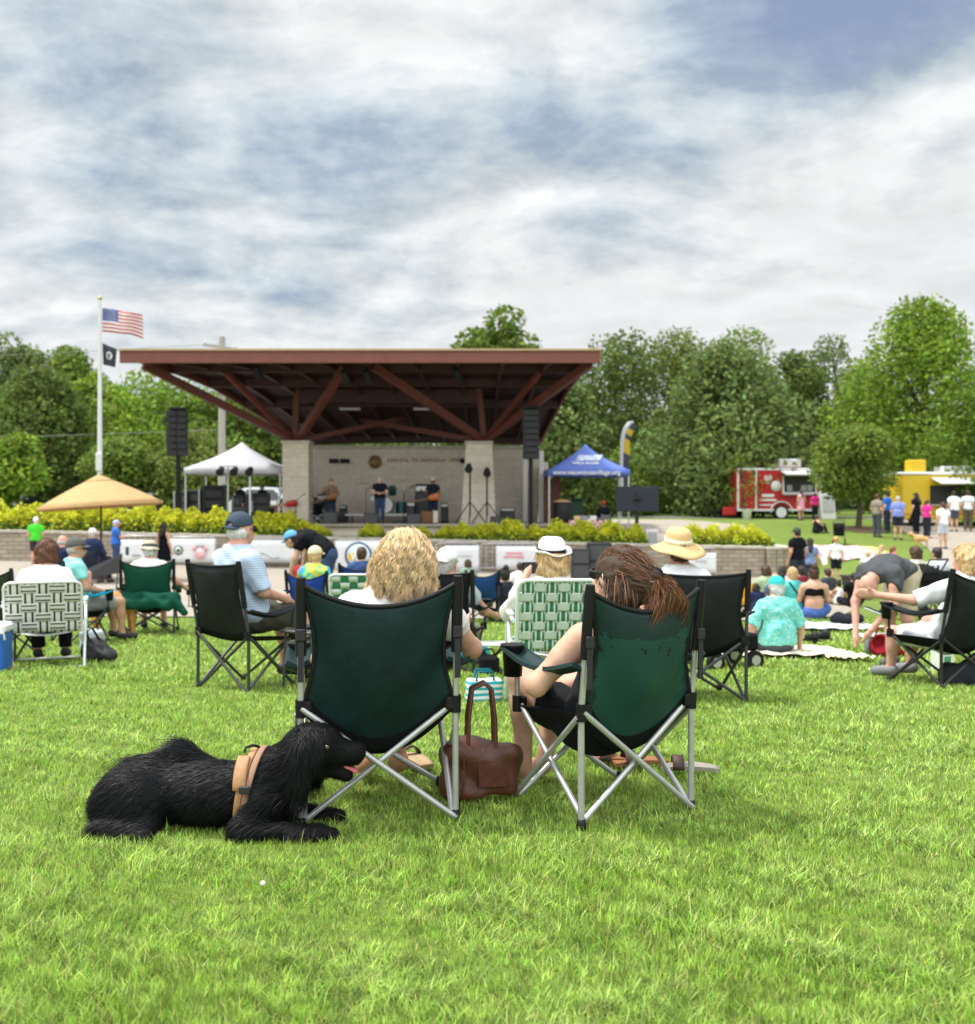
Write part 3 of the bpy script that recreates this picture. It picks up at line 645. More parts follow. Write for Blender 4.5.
def person(label,loc,rz=0,pose='stand',h=1.7,fat=1.0,sk='fair',hair=('short','brown'),top=('tee','#ffffff'),bot=('pants','#333333'),shoes='#222222',hat=None,look=(0,0,0),over=None,vox=.02,seat=0,glasses=False,fem=False,group=None,eyes=False,fing=False,name='person',wr=.010,extra=None):
    s=h/1.7; J=dict(POSE[pose])
    for k in list(J):
        if k.endswith('L'): x,y,z=J[k]; J[k[:-1]+'R']=(-x,y,z)
    if over: J.update(over)
    if pose=='sit' : J={k:(v[0],v[1],v[2]) for k,v in J.items()}
    J={k:np.array(v,float)*s for k,v in J.items()}
    for d in 'LR': J['sh'+d]=J['sh'+d]*.965+J['chest']*.035*1.0; J['sh'+d]=J['sh'+d]-.022*s*(J['neck']-J['chest'])/np.linalg.norm(J['neck']-J['chest'])
    if pose=='sit' and seat:
        for k in J: J[k]=J[k]+np.array([0,0,seat])
        for sd_ in 'LR':
            if not(over and 'an'+sd_ in over): J['an'+sd_][2]=.08; J['to'+sd_][2]=.03
    b=fat; e=vox
    sw=.93 if fem else 1.0
    Rs=spineR(J['pelvis'],J['chest']); Rc=spineR(J['chest'],J['neck']); Hr=rotm(*look); Hc=J['head']
    ch=J['chest']*.72+J['neck']*.28; be=J['pelvis']*.55+J['chest']*.45
    torso=[ell(ch,np.array([.165*sw*(.6+.4*b),.108*b,.20])*s,Rc),ell(be,np.array([.148*b,.112*b*b,.19])*s,Rs),cone_(J['shL']*.85+ch*.15,J['shR']*.85+ch*.15,.055*s),cone_(J['neck'],J['shL']*.72+J['neck']*.28,.052*s,.045*s),cone_(J['neck'],J['shR']*.72+J['neck']*.28,.052*s,.045*s),
           cone_(J['shL'],J['shL']*.6+J['elL']*.4,.058*s*(.5+.5*b),.05*s*b),cone_(J['shR'],J['shR']*.6+J['elR']*.4,.058*s*(.5+.5*b),.05*s*b)]
    hipsP=[ell(J['pelvis'],np.array([.165*(.5+.5*b)*(1.04 if fem else 1),.125*b,.13])*s,Rs)]
    A={}; P_=[]
    for d in 'LR':
        A['up'+d]=cone_(J['sh'+d],J['el'+d],.053*s*(.5+.5*b),.041*s*(.5+.5*b)); A['fo'+d]=cone_(J['el'+d],J['wr'+d],.043*s,.028*s)
        A['th'+d]=cone_(J['hip'+d],J['kn'+d],.088*s*(.4+.6*b),.057*s); A['ca'+d]=cone_(J['kn'+d],J['an'+d],.055*s,.037*s)
        m=J['kn'+d]*.68+J['an'+d]*.32; back=(J['an'+d]-J['kn'+d]); 
        A['cf'+d]=ell(m+np.array([0,-.012,0])*s,np.array([.056,.06,.1])*s,spineR(J['an'+d],J['kn'+d]) if abs(back[2])>.1 else None)
        A['ft'+d]=cone_(J['an'+d]*.9+J['to'+d]*.1+np.array([0,0,-.02])*s,J['to'+d],.037*s,.03*s)
        wd=J['wr'+d]-J['el'+d]; wd/=np.linalg.norm(wd)+1e-9
        A['ha'+d]=ell(J['wr'+d]+wd*.055*s,np.array([.026,.036,.055])*s,spineR(J['el'+d],J['wr'+d]))
        if fing:
            Rf=spineR(J['el'+d],J['wr'+d]); sg=1 if d=='L' else -1
            for q,(fx,fl) in enumerate(((-.027,.058),(-.009,.070),(.009,.074),(.027,.064))):
                a=J['wr'+d]+wd*.09*s+Rf@np.array([0,fx,0])*s; m1=a+wd*fl*.55*s+Rf@np.array([-.012*sg,0,0])*s; m2=m1+wd*fl*.42*s+Rf@np.array([-.028*sg,0,0])*s
                P_+= [cone_(a,m1,.0095*s,.0085*s),cone_(m1,m2,.0085*s,.0072*s)]
            a=J['wr'+d]+wd*.03*s+Rf@np.array([-.01*sg,-.03,0])*s; P_+= [cone_(a,a+wd*.045*s+Rf@np.array([-.022*sg,-.03,0])*s,.012*s,.009*s)]
        else:
            P_+= [cone_(J['wr'+d]+wd*.08*s,J['wr'+d]+wd*.15*s+np.array([0,.01,-.01])*s,.022*s,.014*s)]
    hd=[ell(Hc+Hr@np.array([0,-.008,.02])*s,np.array([.077,.098,.102])*s,Hr),ell(Hc+Hr@np.array([0,.03,-.06])*s,np.array([.052,.058,.062])*s,Hr),
        cone_(Hc+Hr@np.array([0,.082,.0])*s,Hc+Hr@np.array([0,.106,-.03])*s,.010*s,.014*s),
        ell(Hc+Hr@np.array([.078,-.005,-.01])*s,np.array([.012,.02,.032])*s,Hr),ell(Hc+Hr@np.array([-.078,-.005,-.01])*s,np.array([.012,.02,.032])*s,Hr),
        ell(Hc+Hr@np.array([0,.082,-.062])*s,np.array([.024,.012,.008])*s,Hr)]
    neck=[cone_(J['neck'],Hc+Hr@np.array([0,-.01,-.06])*s,.056*s,.052*s),cone_(J['neck'],J['chest']*.3+J['neck']*.7,.07*s,.09*s)]
    body=torso+hipsP+[A[k] for k in A]+P_+hd+neck
    t=solid(name,body,skin(sk),None,vox,.03*s); t.location=loc; t.rotation_euler=(0,0,R_(rz)); tag(t,label,'person',group)
    inf=max(.013,.75*e)*1.0
    kk=.035*s
    def sleeves(frac,pr='up'):
        out=[]
        for d in 'LR':
            a,bb=J['sh'+d],J['el'+d]
            if frac<=1:
                c=a+(bb-a)*frac; out.append(infl(cone_(a,c,.058*s*(.5+.5*b),.054*s*(.5+.5*b),((c,bb-a),)),inf+.001))
            else:
                w=J['wr'+d]; c=bb+(w-bb)*min(1,(frac-1)); out+= [infl(cone_(a,bb,.056*s*(.5+.5*b),.048*s*(.5+.5*b)),inf),infl(cone_(bb,c,.047*s,.036*s,((c,w-bb),)),inf)]
        return out
    if top:
        kind,colr=top[0],top[1]; mt=colr if not isinstance(colr,str) else cloth(colr)
        cuts=[(J['neck']+Rc@np.array([0,.0,.045])*s,Rc[:,2])]
        tr=[infl(p,inf) for p in torso]
        hem=[infl(ell(J['pelvis']+ (J['chest']-J['pelvis'])*.12,np.array([.165*b,.128*b,.12])*s,Rs),inf+.004)]
        if kind=='tank': tr=[infl(ell(ch-Rc@np.array([0,0,.03])*s,np.array([.15*sw,.108*b,.185])*s,Rc),inf),infl(torso[1],inf)]
        if kind=='band': tr=[infl(ell(ch-Rc@np.array([0,0,.0])*s,np.array([.165*sw,.108*b,.2])*s,Rc,((ch+Rc@np.array([0,0,.03])*s,Rc[:,2]),(ch-Rc@np.array([0,0,.09])*s,-Rc[:,2]))),inf)]; hem=[]; cuts=[]
        fr={'tee':.52,'long':1.95,'tank':0,'band':0,'dress':0,'elbow':.95,'short':.3}[kind]
        pr=tr+hem+(sleeves(fr) if fr else [])
        if kind=='dress':
            lo=J['pelvis']*1.0; lo=np.array([lo[0],lo[1],(J['knL'][2]+.10*s)]); pr=[infl(p,inf) for p in torso[:2]]+[infl(cone_(be,lo,.135*s,.20*s,((lo,(0,0,-1)),)),inf)]+hem
        solid({'tee':'t_shirt','long':'long_sleeved_shirt','tank':'tank_top','band':'strapless_top','dress':'dress','elbow':'shirt','short':'t_shirt'}[kind],pr,mt,t,vox,kk,wr=wr,wf=26,cuts=cuts)
    if bot:
        kind,colr=bot[0],bot[1]; mt=colr if not isinstance(colr,str) else cloth(colr); pr=[infl(p,inf-.002) for p in hipsP]
        for d in 'LR':
            if kind in('pants','shorts','hotpants'):
                fr={'pants':1,'shorts':.82,'hotpants':.5}[kind]; c=J['hip'+d]+(J['kn'+d]-J['hip'+d])*fr
                pr.append(infl(cone_(J['hip'+d],c,.092*s*(.4+.6*b),(.066 if kind=='pants' else .078)*s,() if kind=='pants' else ((c,J['kn'+d]-J['hip'+d]),)),inf))
            if kind=='pants': c=J['kn'+d]+(J['an'+d]-J['kn'+d])*.93; pr.append(infl(cone_(J['kn'+d],c,.062*s,.05*s,((c,J['an'+d]-J['kn'+d]),)),inf))
        if kind=='skirt': c=(J['knL']+J['knR'])/2; pr+= [infl(cone_(J['pelvis'],J['pelvis']*.4+c*.6,.15*s,.2*s,((J['pelvis']*.4+c*.6,c-J['pelvis']),)),inf)]
        solid({'pants':'trousers','shorts':'shorts','hotpants':'shorts','skirt':'skirt'}[kind],pr,mt,t,vox,.02*s,wr=wr,wf=24)
    if shoes:
        for d in 'LR':
            tv=J['to'+d]-J['an'+d]; up=np.array([0,0,1.0])
            solid('shoe',[infl(cone_(J['an'+d]+np.array([0,-.02,-.025])*s,J['to'+d],.036*s,.031*s),max(.012,.5*vox))],M('shoe_'+shoes,shoes,.6,.1),t,min(vox,.014),.01)
    def W_(p): return Hc+Hr@np.array(p)*s
    hcut=(((Hc+Hr@np.array([0,0,.052])*s),Hr[:,2]),) if hat else ()
    def hairsolid(pr,k_,wr_,wf_):
        V,Fs=sdf(pr,min(vox,.012),k_,wr=wr_,wf=wf_,cuts=hcut); ho_=mesh_obj('hair',V,Fs,hairm(hc),t,smooth=True)
        if vox<=.0165 and hk!='fringe':
            me_=ho_.data; nr=np.empty(len(V)*3,np.float32); me_.vertices.foreach_get('normal',nr); nr=nr.reshape(-1,3); rg=np.random.default_rng(len(V)); n_=1900; kx=rg.choice(len(V),n_); P0=V[kx]; Nn=nr[kx]
            fl_=np.tile(np.array([0,-.25,-1.0]),(n_,1))+rg.normal(0,.18,(n_,3))+.3*np.stack([np.sin(P0[:,2]*60+P0[:,0]*30),np.zeros(n_),np.zeros(n_)],1); fl_-=Nn*(fl_*Nn).sum(1)[:,None]; fl_/=np.linalg.norm(fl_,axis=1)[:,None]+1e-9
            tt=np.linspace(0,1,4)[None,:,None]; Q=P0[:,None]+(fl_[:,None]*tt+Nn[:,None]*(.25*tt-.18*tt*tt))*(rg.uniform(.02,.055,n_)*(1 if hk!='short' else .55))[:,None,None]
            sd2=np.cross(fl_,Nn); V2,F2=ribbons(Q,np.full(n_,.0045),sd2); c0=HAIRC[hc]; mesh_obj('hair_strands',V2,F2,M('strands_'+hc,tuple(min(.8,x*1.5) for x in c0),.45,.3,30,island=.9,spec=.4),t,smooth=True)
    hk,hc=hair if hair else (None,None)
    fcut=((W_((0,.055,.02)),Hr@np.array([0,1,-.9])),)
    if hk=='short': hairsolid([ell(W_((0,-.014,.03)),np.array([.088,.107,.104])*s,Hr,fcut),ell(W_((0,-.055,-.03)),np.array([.072,.06,.07])*s,Hr)],.02,.006,60)
    if hk=='fringe': hairsolid([ell(W_((0,-.02,-.01)),np.array([.086,.095,.065])*s,Hr,((W_((0,.03,0)),Hr@np.array([0,1,0])),(W_((0,0,.03)),Hr@np.array([0,0,1.]))))],.0,.004,60)
    if hk=='bob': hairsolid([ell(W_((0,-.02,.035)),np.array([.108,.118,.108])*s,Hr,fcut),ell(W_((0,-.045,-.05)),np.array([.112,.085,.10])*s,Hr)],.03,.012,45)
    if hk=='long':
        hairsolid([ell(W_((0,-.016,.03)),np.array([.092,.11,.106])*s,Hr,fcut),cone_(W_((0,-.06,.0)),J['neck']*.5+J['chest']*.5+np.array([0,-.125,0])*s,.075*s,.06*s),ell(W_((0,-.05,-.06)),np.array([.095,.07,.11])*s,Hr)],.03,.012,45)
    if hk=='tail': hairsolid([ell(W_((0,-.014,.03)),np.array([.088,.107,.104])*s,Hr,fcut),ell(W_((0,-.055,-.03)),np.array([.072,.06,.07])*s,Hr),cone_(W_((0,-.12,.03)),W_((0,-.15,-.16)),.035*s,.02*s)],.02,.006,60)
    if hk=='bun': hairsolid([ell(W_((0,-.014,.03)),np.array([.088,.107,.104])*s,Hr,fcut),ell(W_((0,-.055,-.03)),np.array([.072,.06,.07])*s,Hr),ell(W_((0,-.07,.13)),np.array([.05,.05,.045])*s,Hr)],.02,.006,60)
    if eyes:
        for sx in(-.031,.031): m=MB(); m.sph(tuple(W_((sx,.079,.012))),.011*s,0,8); m.build('eye',M('eye_dark',(.03,.02,.015),.3),t)
    if glasses:
        m=MB()
        for sx in(-1,1):
            m.tube([W_((sx*.033+.026*math.cos(a),.096,.008+.021*math.sin(a))) for a in np.linspace(0,2*PI,12)],.004*s,0,5); m.tube([W_((sx*.058,.094,.012)),W_((sx*.084,.06,.012)),W_((sx*.086,-.02,.008))],.0035*s,0,5)
            m.sph(tuple(W_((sx*.033,.095,.008))),(.025*s,.004*s,.02*s),0,8)
        m.build('glasses',M('glasses',(.02,.018,.018),.25),t)
    if hat:
        hk,hc=hat[0],hat[1]; mt=cloth(hc); fl=-1 if 'back' in hk else 1
        HM=Matrix([[Hr[i][j] for j in range(3)] for i in range(3)]).to_4x4(); T=Matrix.Translation(Vector(Hc))@HM@Matrix.Rotation(R_({'sun':17,'fedora':8}.get(hk,0)),4,'X')@Matrix.Scale(s,4)
        if hk.startswith('cap'):
            solid('cap',[ell(W_((0,-.014,.040)),np.array([.093,.113,.105])*s,Hr,((W_((0,-.014,.036)),Hr@np.array([0,.10,-1.])),))],mt,t,min(vox,.010),.0,
                  sub=[ell(W_((0,-.125,.045)),np.array([.042,.03,.03])*s,Hr)] if vox<.012 else ())
            m=MB(); m.sheet(lambda u,v:T@Vector(((u-.5)*.15*(1-.25*v*v),fl*(.078+.085*v*math.sqrt(max(0,1-.75*(2*u-1)**2))),.045-.012*v-.05*(u-.5)**2*4*.4)),8,5,.006); m.build('cap_brim',mt,t)
        else:
            br={'sun':.195,'fedora':.135,'bucket':.125,'wide':.16}[hk]
            m=MB(); dr={'sun':.055,'fedora':.0,'bucket':.045,'wide':.01}[hk]
            def brim(u,v):
                a=2*PI*u; r=.085+(br-.085)*v; return T@Vector((r*math.cos(a),r*math.sin(a)*1.08-.01,.055-dr*v+.012*v*math.sin(2*a+.8)+.006*math.sin(5*a)*v+(.018*v*v if hk=='fedora' else 0)))
            m.sheet(brim,28,4,.006)
            hh={'sun':.10,'fedora':.105,'bucket':.085,'wide':.10}[hk]
            m.lathe([(.097,.045),(.093,.075),(.088,.05+hh*.75),(.07,.05+hh*1.0),(.035,.05+hh*1.06),(0,.05+hh*1.03)],n=22,T=T,sy=1.12)
            ho=m.build('hat',mt,t)
            if len(hat)>2: m=MB(); m.lathe([(.0995,.05),(.098,.086)],n=22,T=T,sy=1.12); m.build('hat_band',cloth(hat[2]),ho)
    t['_J']=0; del t['_J']
    t_J[t.name]=(J,s,Hr,Hc)
    return t
t_J={}
# ================================================================ CHAIRS
STEEL=M('grey_tube',(.50,.50,.50),.38,.08,metal=.55); BLK=M('black_plastic',(.008,.008,.009),.5,.1,spec=.25); DKT=M('dark_tube',(.06,.062,.066),.42,.1,metal=.4)
def quad_chair(label,loc,rz,w=.58,dp=.48,top=.92,seat=.44,fab=None,fab2=None,pole=None,sag=.16,group='folding camp chairs on the lawn',cat='camp chair',arms=True,fine=False,bind=None,panel=None,cup=True,topsag=.085,lean=.06,name='camp_chair'):
    t=thing(name,label,cat,loc,rz,group); pole=pole or STEEL; fab2=fab2 or fab; n=16 if fine else 8; r=.0125
    hw,hd=w/2,dp/2; at_=lambda sx,sy,z:Vector((sx*hw,sy*hd-(lean*max(0,(z-seat))/(top-seat) if sy<0 else 0),z))
    nn=10 if fine else 7
    for sx in(-1,1):
        m=MB(); m.tube([at_(sx,-1,.0),at_(sx,-1,seat),at_(sx,-1,top)],r,0,nn); m.build('rear_leg',pole,t)
        m=MB(); m.tube([at_(sx,1,.38),at_(sx,1,.61)],r*.9,0,nn); m.build('arm_post',pole,t)
    fz=.39
    def X(a,b,c,d,off):
        for p,q,k in((a,b,1),(c,d,-1)):
            m=MB(); o=Vector(off)*k; m.tube([p+o,q+o],r*.92,0,nn); br=m.build('cross_brace',pole,t)
    X(at_(-1,-1,seat),at_(1,-1,.012),at_(1,-1,seat),at_(-1,-1,.012),(0,-.013,0))
    X(at_(-1,1,fz),at_(1,1,.012),at_(1,1,fz),at_(-1,1,.012),(0,.013,0))
    for sx in(-1,1): X(at_(sx,-1,seat-.02),at_(sx,1,.012),at_(sx,1,fz),at_(sx,-1,.03),(sx*.013,0,0))
    for sx in(-1,1):
        for sy,hz_ in((-1,seat),(1,fz)):
            m=MB(); m.cyl(at_(sx,sy,hz_-.035),at_(sx,sy,hz_+.03),.021,0,10); m.box(at_(sx,sy,hz_)+Vector((-sx*.02,0,0)),(.04,.036,.05),bev=.006); m.build('hub_joint',BLK,t)
            m=MB(); m.lathe([(.018,0),(.019,.02),(.014,.04)],c=at_(sx,sy,0),n=10); m.build('foot_cap',BLK,t)
    zt=lambda u:top-.015-topsag*(1-u*u); zs=lambda u,s_=0:seat-.01-sag*(1-u*u)*(1-.25*s_)
    def back(u,v):
        u=2*u-1; x=u*hw*(1-.17*math.sin(PI*min(1,v))-.0*v); z=zt(u)*(1-v)+zs(u)*v; q=1-u*u
        return (x,-hd-lean*(1-v)-.075*q*math.sin(PI*(.12+.76*v))*(1-.55*v)+.10*q*v*v-(.004*math.sin(9*u+4*v)+.0035*math.sin(5*u-11*v+1)+.003*math.sin(14*v+3*u*u))*math.sin(PI*v)*(1 if fine else .5),z)
    def seatf(u,v):
        u=2*u-1; return (u*hw*(1-.08*math.sin(PI*v)),-hd+.10*(1-u*u)*(1-v)+dp*v,zs(u,v)+(fz-seat)*v)
    m=MB(); N_=24 if fine else 10
    m.sheet(back,N_,N_,.006,mf=(lambda i,j:1 if j>=N_*.86 else 0)); bk=m.build('backrest',[fab,fab2],t)
    m=MB(); m.sheet(seatf,N_,N_//2,.006); m.build('seat',fab2,t)
    bind=bind or BLK
    m=MB(); m.tube([Vector(back(u,0))+Vector((0,0,.002)) for u in np.linspace(0,1,13)],.010,0,6); 
    for u in(0,1): m.tube([Vector(back(u,v)) for v in np.linspace(0,1,9)],.008,0,6)
    m.build('binding',bind,bk)
    for sx in(-1,1):
        m=MB(); m.tube([at_(sx,-1,seat+.20),at_(sx,-1,top-.03),at_(sx,-1,top+.012)],[.021,.022,.018],0,8,flat=.9); sl=m.build('pole_sleeve',bind,t)
        if fine:
            m=MB(); p=at_(sx,-1,top-.20)+Vector((0,-.027,0)); m.box(p,(.036,.012,.045),bev=.004); m.box(p+Vector((0,.004,-.09)),(.022,.006,.17)); m.build('buckle_strap',M('webbing_black',(.02,.02,.022),.7,.3,90),sl)
    if arms:
        for sx in(-1,1):
            m=MB()
            def arm(u,v,sx=sx):
                y=-hd-.02+(dp+.06)*v; return (sx*(hw+.012)+(u-.5)*.085*(1+.35*math.sin(PI*v*.9)),y,.625-.05*math.sin(PI*v)-.02*(1-abs(2*u-1)))
            m.sheet(arm,6,10,.016); ar=m.build('armrest',fab,t)
            if cup:
                m=MB(); cy=hd+.015; m.lathe([(.0,.50),(.038,.50),(.045,.62),(.054,.632),(.046,.632)],c=(sx*(hw+.012),cy,0),n=16); m.build('cup_holder',bind,ar)
    if panel: panel(t,back)
    return t
def lawn_chair(label,loc,rz,cA,cB,w=.52,d=.46,top=.84,seat=.40,nx=5,ny=6,frame=None,stripe=None,group='webbed aluminium lawn chairs',armc=None,wz=None):
    t=thing('lawn_chair',label,'lawn chair',loc,rz,group); frame=frame or M('white_tube',(.72,.73,.74),.35,.05,metal=.2); hw=w/2
    b0=Vector((0,-.16,seat-.02)); tilt=.16
    bp=lambda x,q:Vector((x,-d/2-.02-tilt*q/(top-seat)*1.0*(1),seat+q))
    H=top-seat
    m=MB(); rc=.05
    pts=[bp(-hw,-.0),bp(-hw,H-rc),bp(-hw+rc*.3,H-rc*.3),bp(-hw+rc,H),bp(hw-rc,H),bp(hw-rc*.3,H-rc*.3),bp(hw,H-rc),bp(hw,0)]
    m.tube(pts,.0125,0,9); m.tube([(-hw,-d/2-.02,seat),(-hw,d/2,seat+.02),(-hw+.03,d/2+.03,seat+.02),(hw-.03,d/2+.03,seat+.02),(hw,d/2,seat+.02),(hw,-d/2-.02,seat)],.0125,0,9); m.build('back_frame',frame,t)
    for sx in(-1,1):
        m=MB(); x=sx*(hw+.022); m.tube([(x,-d/2-.12,.0),(x,d/2-.10,.585),(x,d/2-.05,.60)],.0125,0,9); m.build('leg',frame,t)
        m=MB(); m.tube([(x,d/2+.06,.0),(x,d/2+.02,.30),(x,d/2-.02,.585),(x,d/2-.06,.60),(x,-d/2+.0,.605),(x,-d/2-.075,.60)],.0125,0,9); m.build('leg',frame,t)
        m=MB(); m.box((x,.02,.625),(.045,.34,.022),bev=.008); m.build('armrest',armc or frame,t)
    m=MB(); m.tube([(-hw-.02,-d/2-.12,.02),(hw+.02,-d/2-.12,.02)],.011,0,8); m.tube([(-hw-.02,d/2+.06,.02),(hw+.02,d/2+.06,.02)],.011,0,8); m.build('floor_bar',frame,t)
    wv=(w-.05)/nx; wh=(H-.03)/ny; a_=.006
    for i in range(nx):
        x=-hw+.025+wv*(i+.5); m=MB()
        def f(u,v,x=x,i=i):
            q=v*(H+.004); p=bp(x+(u-.5)*wv*.94,q); ph=math.cos(PI*(q/wh-.5)+PI*i) if 0<v<1 else 0; return p+Vector((0,-a_*ph,0))
        m.sheet(f,6 if stripe else 2,ny*4,.0022,mf=(lambda a,b:stripe(a,0)) if stripe else None); m.build('vertical_strap',cA,t)
    for j in range(ny):
        m=MB()
        def f(u,v,j=j):
            x=-hw+v*w; q=wh*(j+.5)+.015+(u-.5)*wh*.9; i=(x+hw-.025)/wv-.5; ph=math.cos(PI*i+PI*j); return bp(x,q)+Vector((0,a_*ph,0))
        m.sheet(f,6 if stripe else 2,nx*4,.0022,mf=(lambda a,b:stripe(a,1)) if stripe else None); m.build('horizontal_strap',cB,t)
    m=MB()
    for j in range(5): y=-d/2+.03+(d-.04)*(j+.5)/5; m.sheet(lambda u,v:(-hw+w*u,y+(v-.5)*.075,seat+.012-.05*math.sin(PI*u)),10,2,.003)
    m.build('seat_straps',cB if not isinstance(cB,list) else cB[0],t)
    return t
# ================================================================ FOREGROUND: two chairs, two women, the dog
fabA=M('chair_fabric_dark',(.0042,.0190,.0185),.62,.3,9,.25,30,spec=.22); 
def fabB_fn(t,v):
    spx=nd(t,'ShaderNodeSeparateXYZ'); t.links.new(v,spx.inputs[0]); z=spx.outputs[2]
    e=mth(t,'ADD',z,mth(t,'MULTIPLY',mth(t,'SUBTRACT',noise(t,v,11,4,.7),.5),.10))
    ax=mth(t,'ADD',mth(t,'ABSOLUTE',spx.outputs[0]),mth(t,'MULTIPLY',mth(t,'SUBTRACT',noise(t,v,16,4,.7),.5),.12))
    e=mth(t,'SUBTRACT',e,mth(t,'MULTIPLY',mth(t,'MULTIPLY',spx.outputs[0],spx.outputs[0]),1.0))
    inside=mth(t,'MULTIPLY',mth(t,'LESS_THAN',e,.70),mth(t,'LESS_THAN',ax,.215))
    flake=mth(t,'MULTIPLY',mth(t,'GREATER_THAN',noise(t,v,26,3,.6),.60),mth(t,'GREATER_THAN',e,.625))
    c=mixc(t,inside,(.005,.024,.023),mixc(t,noise(t,v,6,4,.6),(.0055,.040,.032),(.009,.058,.045)))
    return mixc(t,mth(t,'MULTIPLY',flake,inside),c,(.004,.012,.012))
fabB=M('chair_fabric_peeling',fn=fabB_fn,rough=.5,bump=.2,scale=30,spec=.3); blkf=M('black_fabric',(.007,.0075,.008),.85,.2,40,.2,300,spec=.15)
cA=quad_chair('dark green camp chair with the blonde woman, dog beside it',(-.452,4.03,0),10,.585,.47,.93,.45,fabA,blkf,STEEL,.195,fine=True,group='pair of dark green camp chairs up front')
cB=quad_chair('green camp chair with peeling backrest holding the brunette woman',(.466,4.06,0),28,.52,.48,.905,.44,fabB,blkf,STEEL,.185,fine=True,group='pair of dark green camp chairs up front')
def hair_strands(par,roots_fn,n,seed,width,mat,name='hair_strands',K=7):
    rng=np.random.default_rng(seed); P_=roots_fn(rng,n,K); d=P_[:,-1]-P_[:,0]; s_=np.cross(d,rng.normal(size=(n,3))); s_/=np.linalg.norm(s_,axis=1)[:,None]+1e-9
    V,Fs=ribbons(P_,width*rng.uniform(.6,1.4,n),s_); return mesh_obj(name,V,Fs,mat,par,smooth=True)
# blonde woman
bl=person('blonde woman with wavy hair in a white shirt',(-.42,4.00,0),10,'sit',1.61,1.05,'fair',None,('short','#e9e9ec'),('shorts','#3b4048'),'#b98d6a',None,(-28,-2,0),
  dict(chest=(.03,-.10,.42),neck=(.07,-.10,.585),head=(.10,-.06,.725),shL=(-.13,-.10,.555),shR=(.245,-.09,.55),elR=(.40,.12,.335),wrR=(.40,.33,.38),elL=(-.25,.02,.32),
       knL=(-.12,.42,.17),anL=(-.05,.40,-.2),toL=(-.05,.55,-.25),knR=(.13,.42,.17),anR=(.10,.42,-.2),toR=(.12,.56,-.25)),.0085,.295,True,True,fing=True,wr=.006)
J,s_,Hr,Hc=t_J[bl.name]
hb=M('hair_strands_blonde',(.78,.585,.35),.42,.3,30,island=.6,spec=.45,trans=.15); hb2=M('hair_blonde_root',(.46,.31,.15),.6,.4,60,.5,240)
solid('hair',[ell(Hc+Hr@np.array([0,-.02,.035])*s_,np.array([.100,.114,.106])*s_,Hr,((Hc+Hr@np.array([0,.062,.02])*s_,Hr@np.array([0,1,-.8])),)),ell(Hc+Hr@np.array([0,-.055,-.08])*s_,np.array([.100,.082,.115])*s_,Hr)],hb2,bl,.009,.03,wr=.008,wf=60)
def blonde_roots(rng,n,K):
    u=rng.normal(size=(n,3)); u[:,2]=u[:,2]*.8+.35; u[:,1]-=.35; u/=np.linalg.norm(u,axis=1)[:,None]
    keep=(u[:,1]<.45)|(u[:,2]>.55); u[~keep,1]*=-1
    t=np.linspace(0,1,K)[None,:,None]; az=np.arctan2(u[:,0],u[:,1]); 
    ln=rng.uniform(.6,1.0,n)
    P0=u*np.array([.100,.114,.107])+np.array([0,-.02,.035])
    end=np.stack([np.sin(az)*(.115+.025*np.sin(az*9)),np.cos(az)*.10-.055,-.06-.105*ln],1); end[:,1]=np.minimum(end[:,1],.02)
    mid=np.stack([np.sin(az)*(.124+.018*np.sin(az*7+1)),np.minimum(np.cos(az)*.135,.06)-.03,np.minimum(P0[:,2],.05)*.6-.0],1)
    Q=(1-t)**2*P0[:,None]+2*t*(1-t)*mid[:,None]+t*t*end[:,None]
    ph=rng.uniform(0,6.28,n)[:,None]*.35+az[:,None]*5; w=np.linspace(0,1,K)[None,:]
    lock=np.round(az*6)[:,None]
    wav=np.sin(w*18+lock*2.3+ph*.5)*.020*np.minimum(1,w*2.5); Q[:,:,0]+=wav*np.cos(az)[:,None]; Q[:,:,1]-=wav*np.sin(az)[:,None]
    rad=np.cos(w*18+lock*2.3+ph*.4)*.021*np.minimum(1,w*2); Q[:,:,0]+=rad*np.sin(az)[:,None]; Q[:,:,1]+=rad*np.cos(az)[:,None]
    Q+=rng.normal(0,.005,(n,1,3)); return Hc+(Q@Hr.T)*s_
hair_strands(bl,blonde_roots,14000,3,.0030,hb,K=13)
m=MB()
for sx in(1,): 
    W_=lambda p:tuple(Hc+Hr@np.array(p)*s_)
    m.tube([W_((sx*.06,.098,.012)),W_((sx*.088,.06,.012)),W_((sx*.096,-.02,.010))],.004,0,6)
m.sph(W_((.034,.098,.004)),(.024,.012,.019)); m.sph(W_((-.034,.098,.004)),(.024,.012,.019)); m.build('sunglasses',M('glasses',(.02,.018,.018),.25),bl)
